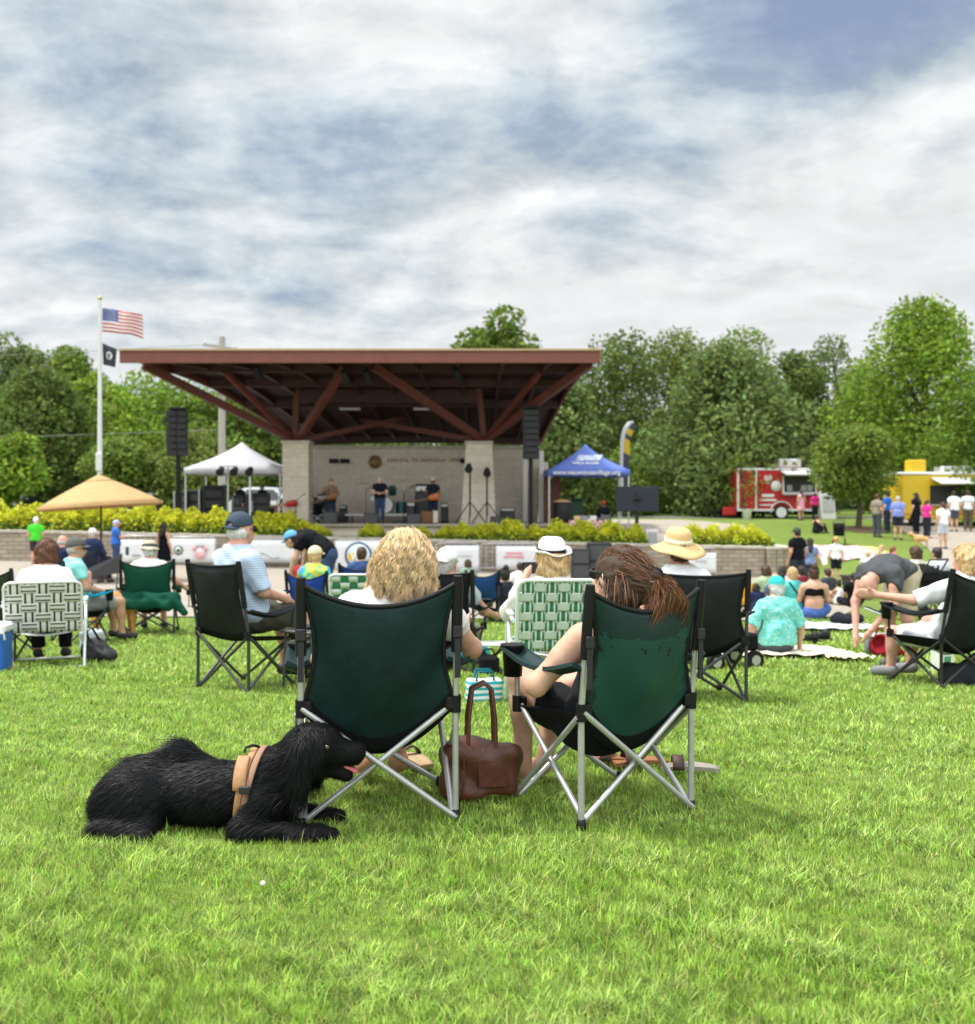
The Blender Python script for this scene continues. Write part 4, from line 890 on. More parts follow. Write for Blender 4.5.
# brunette woman
br=person('woman with long brown hair tied back, barefoot in dark shorts',(.47,4.06,0),28,'sit',1.66,1.0,'fair',None,('tank','#2c2f34'),('hotpants','#17181b'),None,None,(14,4,12),
  dict(chest=(-.03,-.12,.38),neck=(-.02,-.15,.545),head=(-.035,-.145,.70),shL=(-.19,-.12,.49),elL=(-.345,-.035,.285),wrL=(-.16,.20,.235),shR=(.16,-.13,.49),elR=(.25,.05,.30),wrR=(.02,.24,.22),
       knL=(-.15,.42,.23),anL=(-.15,.40,-.16),toL=(-.17,.58,-.21),knR=(.05,.44,.23),anR=(-.03,.42,-.16),toR=(-.04,.60,-.21)),.0075,.235,True,True,fing=True,wr=.003)
J,s_,Hr,Hc=t_J[br.name]
for d in 'LR': pass
hr2=M('hair_brown_root',(.050,.026,.014),.5,.4,60,.5,240); hr_=M('hair_strands_brown',(.15,.072,.036),.36,.3,30,island=.7,spec=.5,trans=.12)
W_=lambda p:Hc+Hr@np.array(p)*s_
solid('hair',[ell(W_((0,-.018,.035)),np.array([.098,.118,.108])*s_,Hr,((W_((0,.07,.02)),Hr@np.array([0,1,-.8])),)),ell(W_((.0,-.06,-.04)),np.array([.085,.08,.08])*s_,Hr),
   cone_(W_((.03,-.125,.015)),W_((.085,-.18,-.09)),.062*s_,.035*s_)],hr2,br,.009,.03,wr=.006,wf=60)
def brun_roots(rng,n,K):
    u=rng.normal(size=(n,3)); u[:,2]=np.abs(u[:,2])*1.0-.5; u/=np.linalg.norm(u,axis=1)[:,None]; bad=(u[:,1]>.55)&(u[:,2]<.45); u[bad,1]*=-1
    t=np.linspace(0,1,K)[None,:,None]; P0=u*np.array([.098,.118,.11])+np.array([0,-.018,.035])
    knot=np.array([.03,-.135,.01])+rng.normal(0,.018,(n,3)); m1=(P0+knot)/2; m1=m1/np.linalg.norm(m1-np.array([0,-.02,.03]),axis=1)[:,None]*.0+m1+ (P0-np.array([0,-.018,.035]))*.30
    Q=(1-t)**2*P0[:,None]+2*t*(1-t)*m1[:,None]+t*t*knot[:,None]; return Hc+(Q@Hr.T)*s_
hair_strands(br,brun_roots,17000,4,.0026,hr_,K=8)
def brun_tail(rng,n,K):
    t=np.linspace(0,1,K)[None,:,None]; a=rng.uniform(0,6.28,n); r=rng.uniform(0,1,n)**.5
    P0=np.array([.03,-.135,.01])+np.stack([np.cos(a)*r*.03,np.sin(a)*r*.02,r*.02],1)
    ln=rng.uniform(.4,1.15,n); e=np.array([.105,-.19,-.13])+np.stack([np.cos(a)*r*.10-.01,np.sin(a)*r*.05,np.sin(a*1.7)*r*.06],1); e=P0+(e-P0)*ln[:,None]
    mid=(P0+e)/2+np.array([.06,-.06,.075])+np.stack([np.cos(a)*r*.05,np.sin(a)*r*.03,np.sin(a)*r*.03],1)
    Q=(1-t)**2*P0[:,None]+2*t*(1-t)*mid[:,None]+t*t*e[:,None]; w=np.linspace(0,1,K)[None,:]; ph=rng.uniform(0,6.28,n)[:,None]
    Q[:,:,0]+=np.sin(w*8+ph)*.016*w; Q[:,:,2]+=np.cos(w*7+ph)*.014*w; return Hc+(Q@Hr.T)*s_
hair_strands(br,brun_tail,6000,5,.0030,M('hair_strands_auburn',(.20,.088,.04),.36,.3,30,island=.7,spec=.5,trans=.15),K=9)
def brun_fly(rng,n,K):
    t=np.linspace(0,1,K)[None,:,None]; P0=np.stack([rng.uniform(-.09,.02,n),rng.uniform(-.10,.03,n),rng.uniform(-.03,.04,n)],1); e=P0+np.stack([rng.uniform(-.05,.03,n),rng.uniform(-.07,.0,n),rng.uniform(-.16,-.08,n)],1)
    mid=(P0+e)/2+np.array([-.03,-.03,0]); Q=(1-t)**2*P0[:,None]+2*t*(1-t)*mid[:,None]+t*t*e[:,None]; return Hc+(Q@Hr.T)*s_
hair_strands(br,brun_fly,160,6,.0035,hr_,name='loose_strands',K=7)
m=MB(); c_=W_((.035,-.15,.02)); m.tube([c_+Hr@np.array([.036*math.cos(a),-.012*math.sin(2*a),.042*math.sin(a)])*s_ for a in np.linspace(0,2*PI,18)[:-1]],[.013+.004*(i%2) for i in range(17)],0,8,closed=True); m.build('scrunchie',cloth('#151c30'),br)
m=MB(); m.tube([tuple(W_((-.06,.098,.012))),tuple(W_((-.09,.06,.012))),tuple(W_((-.094,-.02,.010)))],.004,0,6); m.sph(tuple(W_((-.034,.094,.006))),(.023,.012,.019)); m.sph(tuple(W_((.034,.094,.006))),(.023,.012,.019)); m.build('sunglasses',M('glasses'),br)
# ---------------------------------------------------------------- the dog
dk=M('dog_coat_black',(.004,.004,.0045),.7,.3,30,.3,150,spec=.15)
D0=Vector((-1.02,3.74,0))
T_=lambda p:np.array(p,float)
dog_p=[ell((-.30,.05,.135),(.20,.15,.128)),ell((-.02,.04,.143),(.27,.135,.124)),ell((.20,.03,.163),(.165,.122,.14)),  # rump, barrel, chest
  cone_((.22,.02,.20),(.40,-.005,.330),.108,.085),                # neck
  ell((.42,-.02,.350),(.108,.092,.094)),ell((.475,-.02,.385),(.05,.06,.04)),cone_((.47,-.02,.335),(.580,.008,.315),.062,.048),cone_((.45,-.02,.272),(.553,.004,.228),.038,.026),  # skull, muzzle, jaw
  ell((.605,.012,.338),(.017,.02,.015)),
  ell((.375,-.108,.29),(.062,.028,.115),rotm(0,0,10)),ell((.395,.072,.29),(.055,.024,.10)),       # ears
  cone_((.24,-.07,.14),(.16,-.13,.045),.062,.045),cone_((.16,-.13,.045),(.46,-.12,.032),.044,.030),cone_((.46,-.12,.032),(.52,-.115,.026),.031,.026),
  cone_((.26,.12,.14),(.22,.15,.045),.06,.044),cone_((.22,.15,.045),(.50,.10,.032),.042,.03),
  ell((-.33,-.06,.12),(.15,.085,.13)),cone_((-.24,-.10,.05),(-.42,-.13,.035),.05,.038),cone_((-.40,-.13,.03),(-.22,-.17,.026),.036,.028),   # folded hind leg
  cone_((-.46,.02,.10),(-.50,.08,.05),.06,.04),
  cone_((-.47,.06,.08),(-.40,.22,.18),.045,.05),cone_((-.40,.22,.18),(-.22,.24,.228),.05,.06),cone_((-.22,.24,.228),(-.06,.22,.19),.06,.03)]
dogV,dogF=sdf(dog_p,.008,.032)
dog=mesh_obj('dog',dogV,dogF,dk,None,smooth=True); dog.location=D0; dog.rotation_euler=(0,0,R_(-3)); dog.location.z=-.004
tag(dog,'black long haired dog lying on the grass in a tan harness','dog')
me=dog.data; nrm=np.empty(len(me.vertices)*3,np.float32); me.vertices.foreach_get('normal',nrm); nrm=nrm.reshape(-1,3)
rng=np.random.default_rng(11); n=70000; k=rng.choice(len(dogV),n); P0=dogV[k]+rng.normal(0,.003,(n,3)); Nn=nrm[k]
flow=np.tile(np.array([-1.0,0,-.35]),(n,1)); flow[P0[:,2]<.08]+=np.array([0,0,-.3])
hd=(P0[:,0]>.36); flow[hd]=np.array([-.55,-.1,-.9]); ear=(np.abs(P0[:,1]+.015)>.058)&hd&(P0[:,0]<.47); flow[ear]=np.array([-.05,0,-1.0])
flow+=.22*np.stack([np.sin(P0[:,2]*23+P0[:,0]*9),0*P0[:,0],np.sin(P0[:,0]*17+P0[:,1]*20)],1); flow+=rng.normal(0,.24,(n,3)); flow-=Nn*(flow*Nn).sum(1)[:,None]*.9; flow/=np.linalg.norm(flow,axis=1)[:,None]
muz=(P0[:,0]>.485)&(P0[:,2]>.2); tail=(P0[:,1]>.2); leg=(P0[:,2]<.06)&(P0[:,0]>.2)
ln=rng.uniform(.022,.060,n); ln[muz]=.008; ln[hd&~muz]*=.6; ln[(P0[:,0]>.22)&(P0[:,0]<.40)&(P0[:,2]>.14)]*=1.3; ln[P0[:,0]<-.40]*=1.4; ln[tail]*=2.4; ln[ear]*=1.9; ln[leg]*=.55; ln[(P0[:,0]>.2)&(P0[:,0]<.42)&(P0[:,2]<.3)&~leg]*=1.35
t=np.linspace(0,1,5)[None,:,None]; lift=rng.uniform(.03,.30,n)[:,None,None]; lift[muz]=.02
Pth=P0[:,None]+(flow[:,None]*t+Nn[:,None]*lift*(t-.4*t*t)*1.3+np.array([0,0,-.22])*t*t)*ln[:,None,None]
Pth[:,:,2]=np.maximum(Pth[:,:,2],.008)
sd_=np.cross(flow,Nn)+rng.normal(0,.25,(n,3)); sd_/=np.linalg.norm(sd_,axis=1)[:,None]
wd=np.full(n,.0026); wd[muz]=.002
V,Fs=ribbons(Pth,wd*rng.uniform(.6,1.4,n),sd_); mesh_obj('coat',V,Fs,M('dog_fur',(.0048,.0050,.0062),.5,.4,20,island=.8,spec=.17),dog,smooth=True)
# tufts on the crown of the head
n=260; P0=np.stack([rng.normal(.40,.025,n),rng.normal(-.02,.03,n),rng.normal(.395,.008,n)],1); e=P0+np.stack([rng.normal(-.03,.02,n),rng.normal(0,.02,n),rng.uniform(.0,.05,n)],1); Q=P0[:,None]+(e-P0)[:,None]*np.linspace(0,1,4)[None,:,None]
V,Fs=ribbons(Q,np.full(n,.004),np.tile(np.array([1.,0.3,0]),(n,1))); mesh_obj('head_tuft',V,Fs,M('dog_fur'),dog)
solid('tongue',[ell((.548,.0,.268),(.045,.024,.009),rotm(0,0,25)),ell((.585,.004,.248),(.018,.020,.009),rotm(0,0,40))],M('tongue',(.55,.14,.16),.3,.1),dog,.004,.01)
m=MB(); m.sph((.492,-.094,.362),.012,0,10); m.build('eye',M('dog_eye',(.02,.012,.006),.1,spec=.9),dog)
m=MB(); m.sph((.618,.012,.342),(.013,.017,.012),0,10); m.build('nose',M('dog_nose',(.012,.012,.012),.25),dog)
hn=M('harness_webbing',(.30,.17,.11),.7,.15,120,.3,300); hp=M('harness_pad',(.40,.215,.105),.65,.12,60,.2,200)
def torus_band(x0,slope,z_off,w,a0,a1,grow,mat,name,par,N_=40):
    m=MB()
    def f(u,v):
        a=a0+(a1-a0)*u; x=x0+(v-.5)*w+slope*math.cos(a); return (x,.03+.146*grow*math.sin(a),.165+z_off+.160*grow*math.cos(a))
    m.sheet(f,N_,3,.006); return m.build(name,mat,par)
hs=torus_band(.135,.03,0,.028,-PI*.98,PI*.98,1.0,hp,'harness',dog)
b2=torus_band(.165,.035,0,.026,-PI*.98,PI*.98,1.045,hn,'harness_strap',hs)
m=MB(); m.sheet(lambda u,v:(.115+.05*u,.03-(.156+.010*math.sin(PI*u)*math.sin(PI*v))*math.sin(.55+.85*v),.165+.172*math.cos(.55+.85*v)),6,8,.012); m.build('chest_pad',hp,hs)
m=MB(); m.box((.165,-.132,.20),(.045,.014,.03),0,rz=4,bev=.004); m.build('harness_buckle',M('buckle_black',(.03,.028,.028),.4),hs)
m=MB(); m.tube([(.13,-.02,.320),(.135,-.01,.338),(.16,.0,.345),(.18,.01,.338),(.19,.02,.322)],.006,0,6); m.build('harness_handle',BLK,hs)
dog.scale=(.90,.90,.92)
# ---------------------------------------------------------------- things on the grass between the chairs
lea=M('brown_leather',(.095,.030,.017),.42,.35,14,.35,120,spec=.5)
pu=thing('handbag','brown leather tote bag standing between the two green chairs','handbag',(-.035,4.12,0),6)
solid('bag_body',[bx_((0,0,.115),(.155,.065,.11),None,.04),bx_((.02,0,.20),(.13,.045,.03),None,.02)],lea,pu,.008,.05,wr=.020,wf=19)
for y in(-.05,.05): m=MB(); m.tube([(-.05,y,.20),(-.045,y,.34),(-.03,y*.6,.455),(.02,y*.5,.478),(.05,y*.6,.45),(.062,y,.33),(.065,y,.2)],.009,0,7,flat=.6); m.build('handle',lea,pu)
m=MB(); m.tube([(-.07,-.075,.19),(-.065,-.082,.12),(-.075,-.08,.04)],.004,0,5); m.box((-.07,-.082,.115),(.012,.006,.05)); m.build('tassel',lea,pu)
m=MB(); m.box((.05,-.068,.12),(.12,.006,.11),bev=.003); m.build('front_pocket',M('brown_leather_dark',(.09,.024,.014),.45,.3,14,.3),pu)
def sandal(px,py,rz,label,col):
    p=hit(px,py); t=thing('sandal',label,'sandal',(p.x,p.y,p.z+.03),rz,'shoes kicked off beside the chair')
    m=MB(); m.sheet(lambda u,v:((u-.5)*.085*(.8+.3*math.sin(PI*v)),(v-.5)*.25,.012+.012*math.sin(PI*v)),5,10,.018); m.build('sole',M('sandal_'+col,col,.7,.15),t)
    m=MB(); m.sheet(lambda u,v:(.05*math.cos(PI*u),.03+.05*v,.015+.055*math.sin(PI*u)),10,2,.006); m.build('strap',M('sandal_strap',(.05,.03,.02),.6),t)
sandal(619,771,70,'tan sandal lying behind the brunette woman, leftmost','#8a5a3a'); sandal(640,772,100,'tan sandal lying under the peeling chair, middle','#8a5a3a'); sandal(690,778,85,'pale slipper lying flat near the right rear chair leg','#8a857b'); sandal(415,770,30,'beige sandal under the blonde woman','#a58b6a')
p=hit(484,704); t=thing('striped_bag','teal and white striped bag beyond the handbag','bag',tuple(p),10)
def stripe_fn(c1,c2,sc,axis=2):
    def f(t,v):
        spx=nd(t,'ShaderNodeSeparateXYZ'); t.links.new(v,spx.inputs[0]); return mixc(t,mth(t,'GREATER_THAN',mth(t,'FRACT',mth(t,'MULTIPLY',spx.outputs[axis],sc)),.5),c1,c2)
    return f
solid('bag_body',[bx_((0,0,.085),(.12,.06,.08),None,.03)],M('teal_stripes',fn=stripe_fn((.72,.75,.75),(.03,.36,.42),26),rough=.8),t,.014,.02,wr=.01,wf=20)
for y in(-.06,.06): m=MB(); m.tube([(-.06,y*.8,.16),(-.05,y*.8,.22),(.05,y*.8,.22),(.06,y*.8,.16)],.008,0,6); m.build('handle',cloth('#1c6a78'),t)
# clovers and daisies in the turf
rng=np.random.default_rng(21)
for i,(px,py) in enumerate(((263,898),)):
    p=hit(px,py); t=thing('clover_blossom','white clover blossom in the turf below the dog','flower',tuple(p)); m=MB(); m.sph((0,0,.045),(.009,.009,.008),0,8); m.build('flower_head',M('clover_white',(.7,.68,.6),.8,.3,200),t); m=MB(); m.tube([(0,0,0),(.002,0,.045)],.0012,0,5); m.build('stem',M('clover_leaf',(.13,.27,.05)),t)
# ================================================================ MIDGROUND: the audience
def seated(px,py,label,clabel,rz,fab,person_kw,top=.90,w=.56,seat=.40,prz=None,pole=None,d=None,chair=True,dz=0,fwd=0,**ck):
    p=hit(px,py) if d is None else at(px,d)
    if chair: quad_chair(clabel,tuple(p),rz,w,.46,top,max(seat,.40),cloth(fab,.7),blkf,pole or DKT,.12,**ck)
    r=R_(rz if prz is None else prz); q=p+Vector((-math.sin(R_(rz))*fwd,math.cos(R_(rz))*fwd,0))
    return person(label,tuple(q),rz if prz is None else prz,'sit',seat=seat-.04+dz,**person_kw),p
CH={'group':None}
PG='people seated on the lawn'; SG='people standing around'
# --- far left
sp2=lambda a,b:1 if a in(1,4) else 0
wvW=M('webbing_cream',(.62,.63,.60),.6,.12,60,.2,200); wvK=M('webbing_dark',(.02,.022,.025),.6,.1); wvG=M('webbing_green',(.025,.16,.075),.6,.15,60,.2,200); wvP=M('webbing_pale_green',(.52,.60,.55),.6,.1,60,.2,200)
p=Vector((XP(46,9.6),9.6,g(XP(46,9.6),9.6)))
lawn_chair('white lawn chair webbed in black striped cream straps, brown haired woman in it',tuple(p),20,[wvW,wvK],[wvW,wvK],.66,.48,.82,.34,5,5,stripe=sp2)
person('woman with a brown bob and loose white top seen from behind, far left',tuple(p+Vector((0,.02,0))),18,'sit',1.64,1.3,'fair',('bob','auburn'),('elbow','#f0f0f2'),('pants','#15161a'),'#2a2a30',None,(0,4,0),dict(head=(0,-.02,.765)),.013,.34,group=PG)
seated(80,628,'man in a grey flat cap and pale aqua shirt turned to the right','turquoise camp chair behind the striped lawn chair',-48,'#0f8fae',dict(h=1.72,fat=1.1,sk='tan',hair=('fringe','grey'),top=('tee','#8fd6d4'),bot=('shorts','#8a8d90'),hat=('cap','#5a5a58'),look=(-28,0,0),glasses=True,vox=.016,group=PG),.98,d=12.0)
seated(150,628,'person in a cream sun hat slumped in the green chair','green camp chair with a dark green jacket hung over its back',12,'#0d4434',dict(h=1.66,fat=1.1,sk='pink',hair=('short','grey'),top=('tee','#e8e6e2'),bot=('shorts','#c9c2b4'),hat=('bucket','#c9bea6','#4a4a44'),look=(0,-8,0),vox=.016,group=PG,over=dict(elR=(.34,.10,.30),wrR=(.42,.30,.22))),.98,d=13.3,w=.66)
p=at(150,12.95); jk=solid('jacket',[bx_((0,.0,.50),(.40,.05,.05),None,.05),bx_((-.03,-.03,.40),(.36,.07,.07),None,.05),cone_((-.36,0,.45),(-.46,-.02,.30),.07,.05),cone_((.34,0,.47),(.48,-.03,.30),.07,.05)],cloth('#0b4636'),None,.018,.05,wr=.02,wf=16); jk.location=tuple(p); jk.rotation_euler=(0,0,R_(-10)); tag(jk,'dark green jacket hung across the back of the green chair','jacket')
p=at(186,13.5); m=MB(); m.lathe([(.0,.46),(.035,.46),(.042,.6),(.036,.6),(.034,.55),(0,.55)],n=14); m.lathe([(.03,.3),(.008,.31),(.008,.46)],n=10); t=thing('drink_tumbler','dark insulated tumbler by the hand of the sun hat person','cup',tuple(p+Vector((-.05,.3,0)))); m.build('cup_body',BLK,t)
quad_chair('dark olive camp chair cut off by the left edge',(XP(2,10.0),10.0,g(XP(2,10),10)),-8,.58,.46,.93,.42,cloth('#2c3524',.8),blkf,DKT,.12)
# cooler and pack
p=at(-9,9.0); t=thing('cooler','blue cooler with a white lid at the left edge','cooler',tuple(p),8); m=MB(); m.box((0,0,.17),(.30,.26,.34),bev=.02); m.build('cooler_box',M('cooler_blue',(.02,.12,.45),.4,.05),t); m=MB(); m.box((0,0,.39),(.32,.28,.09),bev=.025); m.build('lid',M('cooler_white',(.75,.76,.76),.4,.04),t); m=MB(); m.tube([(-.16,-.14,.30),(-.16,-.17,.36),(.16,-.17,.36),(.16,-.14,.30)],.012); m.build('handle',M('cooler_white'),t)
p=at(95,9.9); bp_=solid('backpack',[ell((0,0,.11),(.14,.10,.13)),ell((.12,-.03,.07),(.12,.09,.07)),ell((0,-.08,.09),(.09,.05,.08))],M('backpack_black',(.02,.021,.024),.6,.2,30,.4,200),None,.014,.04,wr=.012,wf=28); bp_.location=tuple(p); tag(bp_,'black backpack slumped beside the striped lawn chair','backpack'); m=MB(); m.tube([(-.05,-.02,.2),(-.06,-.06,.3),(0,-.07,.34),(.05,-.02,.22)],.012); m.build('carry_strap',BLK,bp_)
p=at(55,10.7); ob=thing('lunch_bag','pale grey bag on the grass beside the turquoise chair','bag',tuple(at(92,10.8)),20); solid('bag_body',[bx_((0,0,.13),(.12,.09,.12),None,.04)],cloth('#aab4ba'),ob,.018,.03,wr=.014,wf=22); m=MB(); m.tube([(-.06,0,.24),(-.04,0,.33),(.04,0,.33),(.06,0,.24)],.01); m.build('handle',BLK,ob)
# tan dog standing behind, small low table
def small_dog(px,d,rz,label,colr,sc=1):
    p=at(px,d); mt=M('coat_'+colr,colr,.75,.2,14,.3,120)
    t=solid('dog',[ell((0,0,.42),(.28,.12,.14)),ell((.20,0,.43),(.13,.12,.16)),cone_((.24,0,.48),(.38,0,.62),.10,.075),ell((.42,0,.65),(.09,.07,.075)),cone_((.44,0,.64),(.56,0,.60),.05,.032),ell((.40,.075,.62),(.03,.02,.06)),ell((.40,-.075,.62),(.03,.02,.06))]
      +[cone_((x,y,.38),(x-.03*s_,y,.20),.06,.038) for x,s_ in((.20,0),(-.22,1)) for y in(-.07,.07)]+[cone_((x,y,.22),(x+.04*s_,y,.03),.038,.03) for x,s_ in((.20,0),(-.25,.6)) for y in(-.07,.07)]+[cone_((-.26,0,.46),(-.42,0,.52),.035,.02)],mt,None,.016*sc if sc>.8 else .02,.04)
    t.location=tuple(p); t.scale=(sc,)*3; t.rotation_euler=(0,0,R_(rz)); tag(t,label,'dog'); m=MB(); m.sph((.565,0,.615),.02,0,8); m.build('nose',BLK,t); return t
small_dog(116,13.0,35,'tan dog standing between the turquoise and green chairs','#c08a52')
# --- behind: umbrella table group
person('man in a lime green t-shirt and white cap by the left wall',tuple(at(36,33.5)),10,'stand',1.66,1.15,'pink',('short','white'),('tee','#49d038'),('shorts','#33363c'),'#444444',('cap','#e8e8e6'),vox=.026,group=SG)
seated(65,600,'bald man in a navy shirt sitting under the tan umbrella','dark camp chair of the bald man',-30,'#1d2740',dict(h=1.76,fat=1.2,sk='pink',hair=('fringe','grey'),top=('tee','#1c2547'),bot=('shorts','#5b5a55'),vox=.022,group=PG),.85,d=20)
seated(94,590,'man in a white cap and navy sweatshirt beneath the umbrella pole','dark camp chair of the white capped man',-10,'#23283a',dict(h=1.76,fat=1.2,sk='tan',hair=('short','grey'),top=('long','#25304f'),bot=('pants','#2c2f38'),hat=('cap','#e6e6e4'),vox=.024,group=PG),.9,d=25,seat=.52)
p=at(116,31); person('man in a blue t-shirt and pale cap standing at the umbrella',tuple(p),-60,'stand',1.62,1.05,'tan',('short','grey'),('tee','#3567b8'),('pants','#33476b'),'#333333',('cap','#b8b6c4'),vox=.026,group=SG,over=dict(elR=(.22,.12,1.15),wrR=(.12,.34,1.18)))
p=hit(164,581); person('woman with long dark hair in a black dress walking on the plaza',tuple(p),-25,'stand',58*p.y/F,.85,'fair',('long','dark'),('dress','#0d0e14'),None,'#1a1a1a',None,vox=.018,fem=True,group=SG,over=dict(elL=(-.24,.0,1.15),wrL=(-.16,.10,1.02),knR=(.09,-.02,.49),anR=(.10,-.12,.12),toR=(.10,-.02,.03)))
# umbrella
ud=27; p=at(101,ud); zr=ZP(505,ud)-p.z; ztp=ZP(476,ud)-p.z; ur=60*ud/F
um=thing('patio_umbrella','tan patio umbrella tilted over the plaza table','umbrella',tuple(p)); tanc=M('umbrella_canvas',(.62,.42,.20),.8,.08,6,.1,200,trans=.35)
tl=Matrix.Translation((0,0,zr))@Matrix.Rotation(R_(-4),4,'Y')
m=MB(); m.sheet(lambda u,v:tl@Vector((ur*(.12+.88*v)*math.cos(2*PI*u)*(1-.035*v*(1-abs(math.cos(4*2*PI*u)))),ur*(.12+.88*v)*math.sin(2*PI*u)*(1-.035*v*(1-abs(math.cos(4*2*PI*u)))),(ztp-zr)*(1-(.12+.88*v)**1.15)-.05*v*(abs(math.cos(4*2*PI*u))<.4)*0)),48,8,.006); m.build('canopy',tanc,um)
m=MB(); m.sheet(lambda u,v:tl@Vector((ur*.24*v*math.cos(2*PI*u),ur*.24*v*math.sin(2*PI*u),(ztp-zr)*(1.06-.24*v))),24,4,.006); m.build('vent_cap',tanc,um)
m=MB()
m.sheet(lambda u,v:tl@Vector((ur*1.0*math.cos(2*PI*u)*(1-.035*(1-abs(math.cos(8*PI*u)))),ur*1.0*math.sin(2*PI*u)*(1-.035*(1-abs(math.cos(8*PI*u)))),-.0-.07*v)),48,2,.004); m.build('valance',tanc,um)
for k in range(8): a=k*PI/4; m=MB(); m.bar(tl@Vector((0,0,(ztp-zr)*.93)),tl@Vector((ur*.97*math.cos(a),ur*.97*math.sin(a),.0)),.025,.03); m.bar(tl@Vector((0,0,.1)),tl@Vector((ur*.5*math.cos(a),ur*.5*math.sin(a),(ztp-zr)*.45)),.02,.02); m.build('rib',M('dark_wood',(.05,.03,.02),.6),um)
m=MB(); m.cyl((0,0,0),(0,0,ztp+.05),.028); m.lathe([(.28,0),(.28,.06),(.05,.12)],n=18); m.build('pole',M('dark_wood'),um)
# dark fabric tables and planter trough
p=at(64,32); t=thing('covered_table','table under a black cloth with a rust coloured heap on top','table',tuple(p)); m=MB(); m.box((0,0,.37),(1.25,.6,.74),bev=.02); m.build('table_cloth',cloth('#15171b'),t); solid('rust_heap',[ell((.1,0,.76),(.42,.25,.14)),ell((-.2,0,.76),(.25,.2,.08))],M('rust_mulch',(.32,.10,.04),.9,.4,30,.8),t,.03,.05,wr=.02,wf=18)
p=at(104,22); t=thing('folding_screen','slanted black display board beside the umbrella pole','board',tuple(p),15); m=MB(); m.bar((-.2,0,.0),(-.35,.1,.5),.03,.03); m.bar((.25,0,0),(.3,.1,.7),.03,.03); m.build('stand_leg',DKT,t); m=MB(); m.add([(-.45,0,.30),(.35,0,.42),(.38,.06,.85),(-.36,.06,.52),(-.45,.04,.30),(.35,.04,.42),(.38,.10,.85),(-.36,.10,.52)],[(0,1,2,3),(7,6,5,4),(0,4,5,1),(1,5,6,2),(2,6,7,3),(3,7,4,0)]); m.build('board_panel',M('board_black',(.03,.03,.032),.6),t)
# --- plaid man
def plaid_fn(t,v):
    spx=nd(t,'ShaderNodeSeparateXYZ'); t.links.new(v,spx.inputs[0]); f=lambda o,sc:mth(t,'LESS_THAN',mth(t,'FRACT',mth(t,'MULTIPLY',o,sc)),.38)
    a=mth(t,'ADD',mth(t,'MULTIPLY',f(mth(t,'ADD',spx.outputs[0],spx.outputs[1]),55),.45),mth(t,'MULTIPLY',f(spx.outputs[2],55),.45)); return mixc(t,a,(.58,.66,.76),(.16,.30,.55))
plaid=M('blue_check_shirt',fn=plaid_fn,rough=.85,spec=.2)
p=Vector((-1.84,7.62,0)); p.z=g(p.x,p.y)
quad_chair('black camp chair with a side table, man in blue check shirt',tuple(p),-33,.54,.46,.97,.44,M('black_chair_fabric',(.009,.011,.013),.65,.25,12,.25,30,spec=.22),blkf,DKT,.06,lean=.10,cup=False,topsag=.015)
person('man in a slate cap and blue check shirt sitting with his back turned',tuple(p+Vector((-.03,.12,0))),-42,'sit',1.76,1.18,'pink',('fringe','white'),('elbow',plaid),('shorts','#4a4a40'),'#2b2c30',('cap_back','#3d4a58'),(4,2,0),None,.0115,.42,glasses=True,group=PG)
t=thing('side_table','small black side table hooked beside the check shirt man','side table',tuple(p+Vector((.52,-.10,0))),-33); m=MB(); m.box((0,0,.45),(.32,.38,.025),bev=.008); m.build('table_top',DKT,t)
for x,y in((-.14,-.16),(.14,-.16),(.14,.16)): m=MB(); m.tube([(x,y,0),(x*.9,y*.9,.44)],.011); m.build('leg',DKT,t)
m=MB(); m.lathe([(.085,.47),(.09,.48),(.08,.485),(0,.485)],n=18); o=m.build('cup_ring',BLK,t)
p2=p+Vector((.56,-.12,0)); t=thing('mesh_pouch','grey green mesh cup pouch under the side table','pouch',(p2.x,p2.y,p2.z),-20); solid('pouch_body',[bx_((0,0,.27),(.12,.05,.13),None,.05)],cloth('#55706a'),t,.014,.02,wr=.01,sub=[cone_((0,-.2,.28),(0,.2,.28),.05)]); 
# --- behind the plaid man
p=at(322,15.2); person('man in a light blue cap and black t-shirt bending over',tuple(p),78,'bend',1.8,1.2,'fair',('short','dark'),('tee','#0f1014'),('pants','#3c4d70'),'#333333',('cap','#5f9fd8'),(0,-25,0),dict(pelvis=(0,-.08,.95),chest=(0,.14,1.16),neck=(0,.32,1.22),head=(0,.47,1.16),shL=(-.18,.26,1.19),shR=(.18,.26,1.19),elL=(-.22,.32,.92),elR=(.22,.34,.92),wrL=(-.18,.42,.68),wrR=(.18,.38,.68)),.018,group=SG)
def tie_fn(t,v):
    f=noise(t,v,4.5,3,.6,1.5); n=nd(t,'ShaderNodeValToRGB'); cr=n.color_ramp
    for q in range(4): cr.elements.new(.5)
    for e,(q,c) in zip(cr.elements,((.25,(.65,.10,.35)),(.38,(.75,.42,.05)),(.46,(.62,.66,.06)),(.54,(.05,.50,.28)),(.62,(.06,.35,.70)),(.75,(.35,.12,.55)))): e.position=q; e.color=(*c,1)
    t.links.new(f,n.inputs[0]); return n.outputs[0]
seated(318,620,'child in a beige cap and tie dye t-shirt','navy camp chair of the tie dye child',-20,'#1d3a86',dict(h=1.5,fat=1.05,sk='fair',hair=('short','blond'),top=('tee',M('tie_dye',fn=tie_fn,rough=.85)),bot=('shorts','#44506a'),hat=('cap','#d8ccae'),look=(-10,0,0),vox=.016,group=PG),.86,d=12.3,seat=.42,fwd=-.02)
lawn_chair('white framed lawn chair with pale green straps, empty, left of the blonde woman',tuple(at(358,11.2)),0,wvG,wvP,.52,.46,.86,.40,5,6)
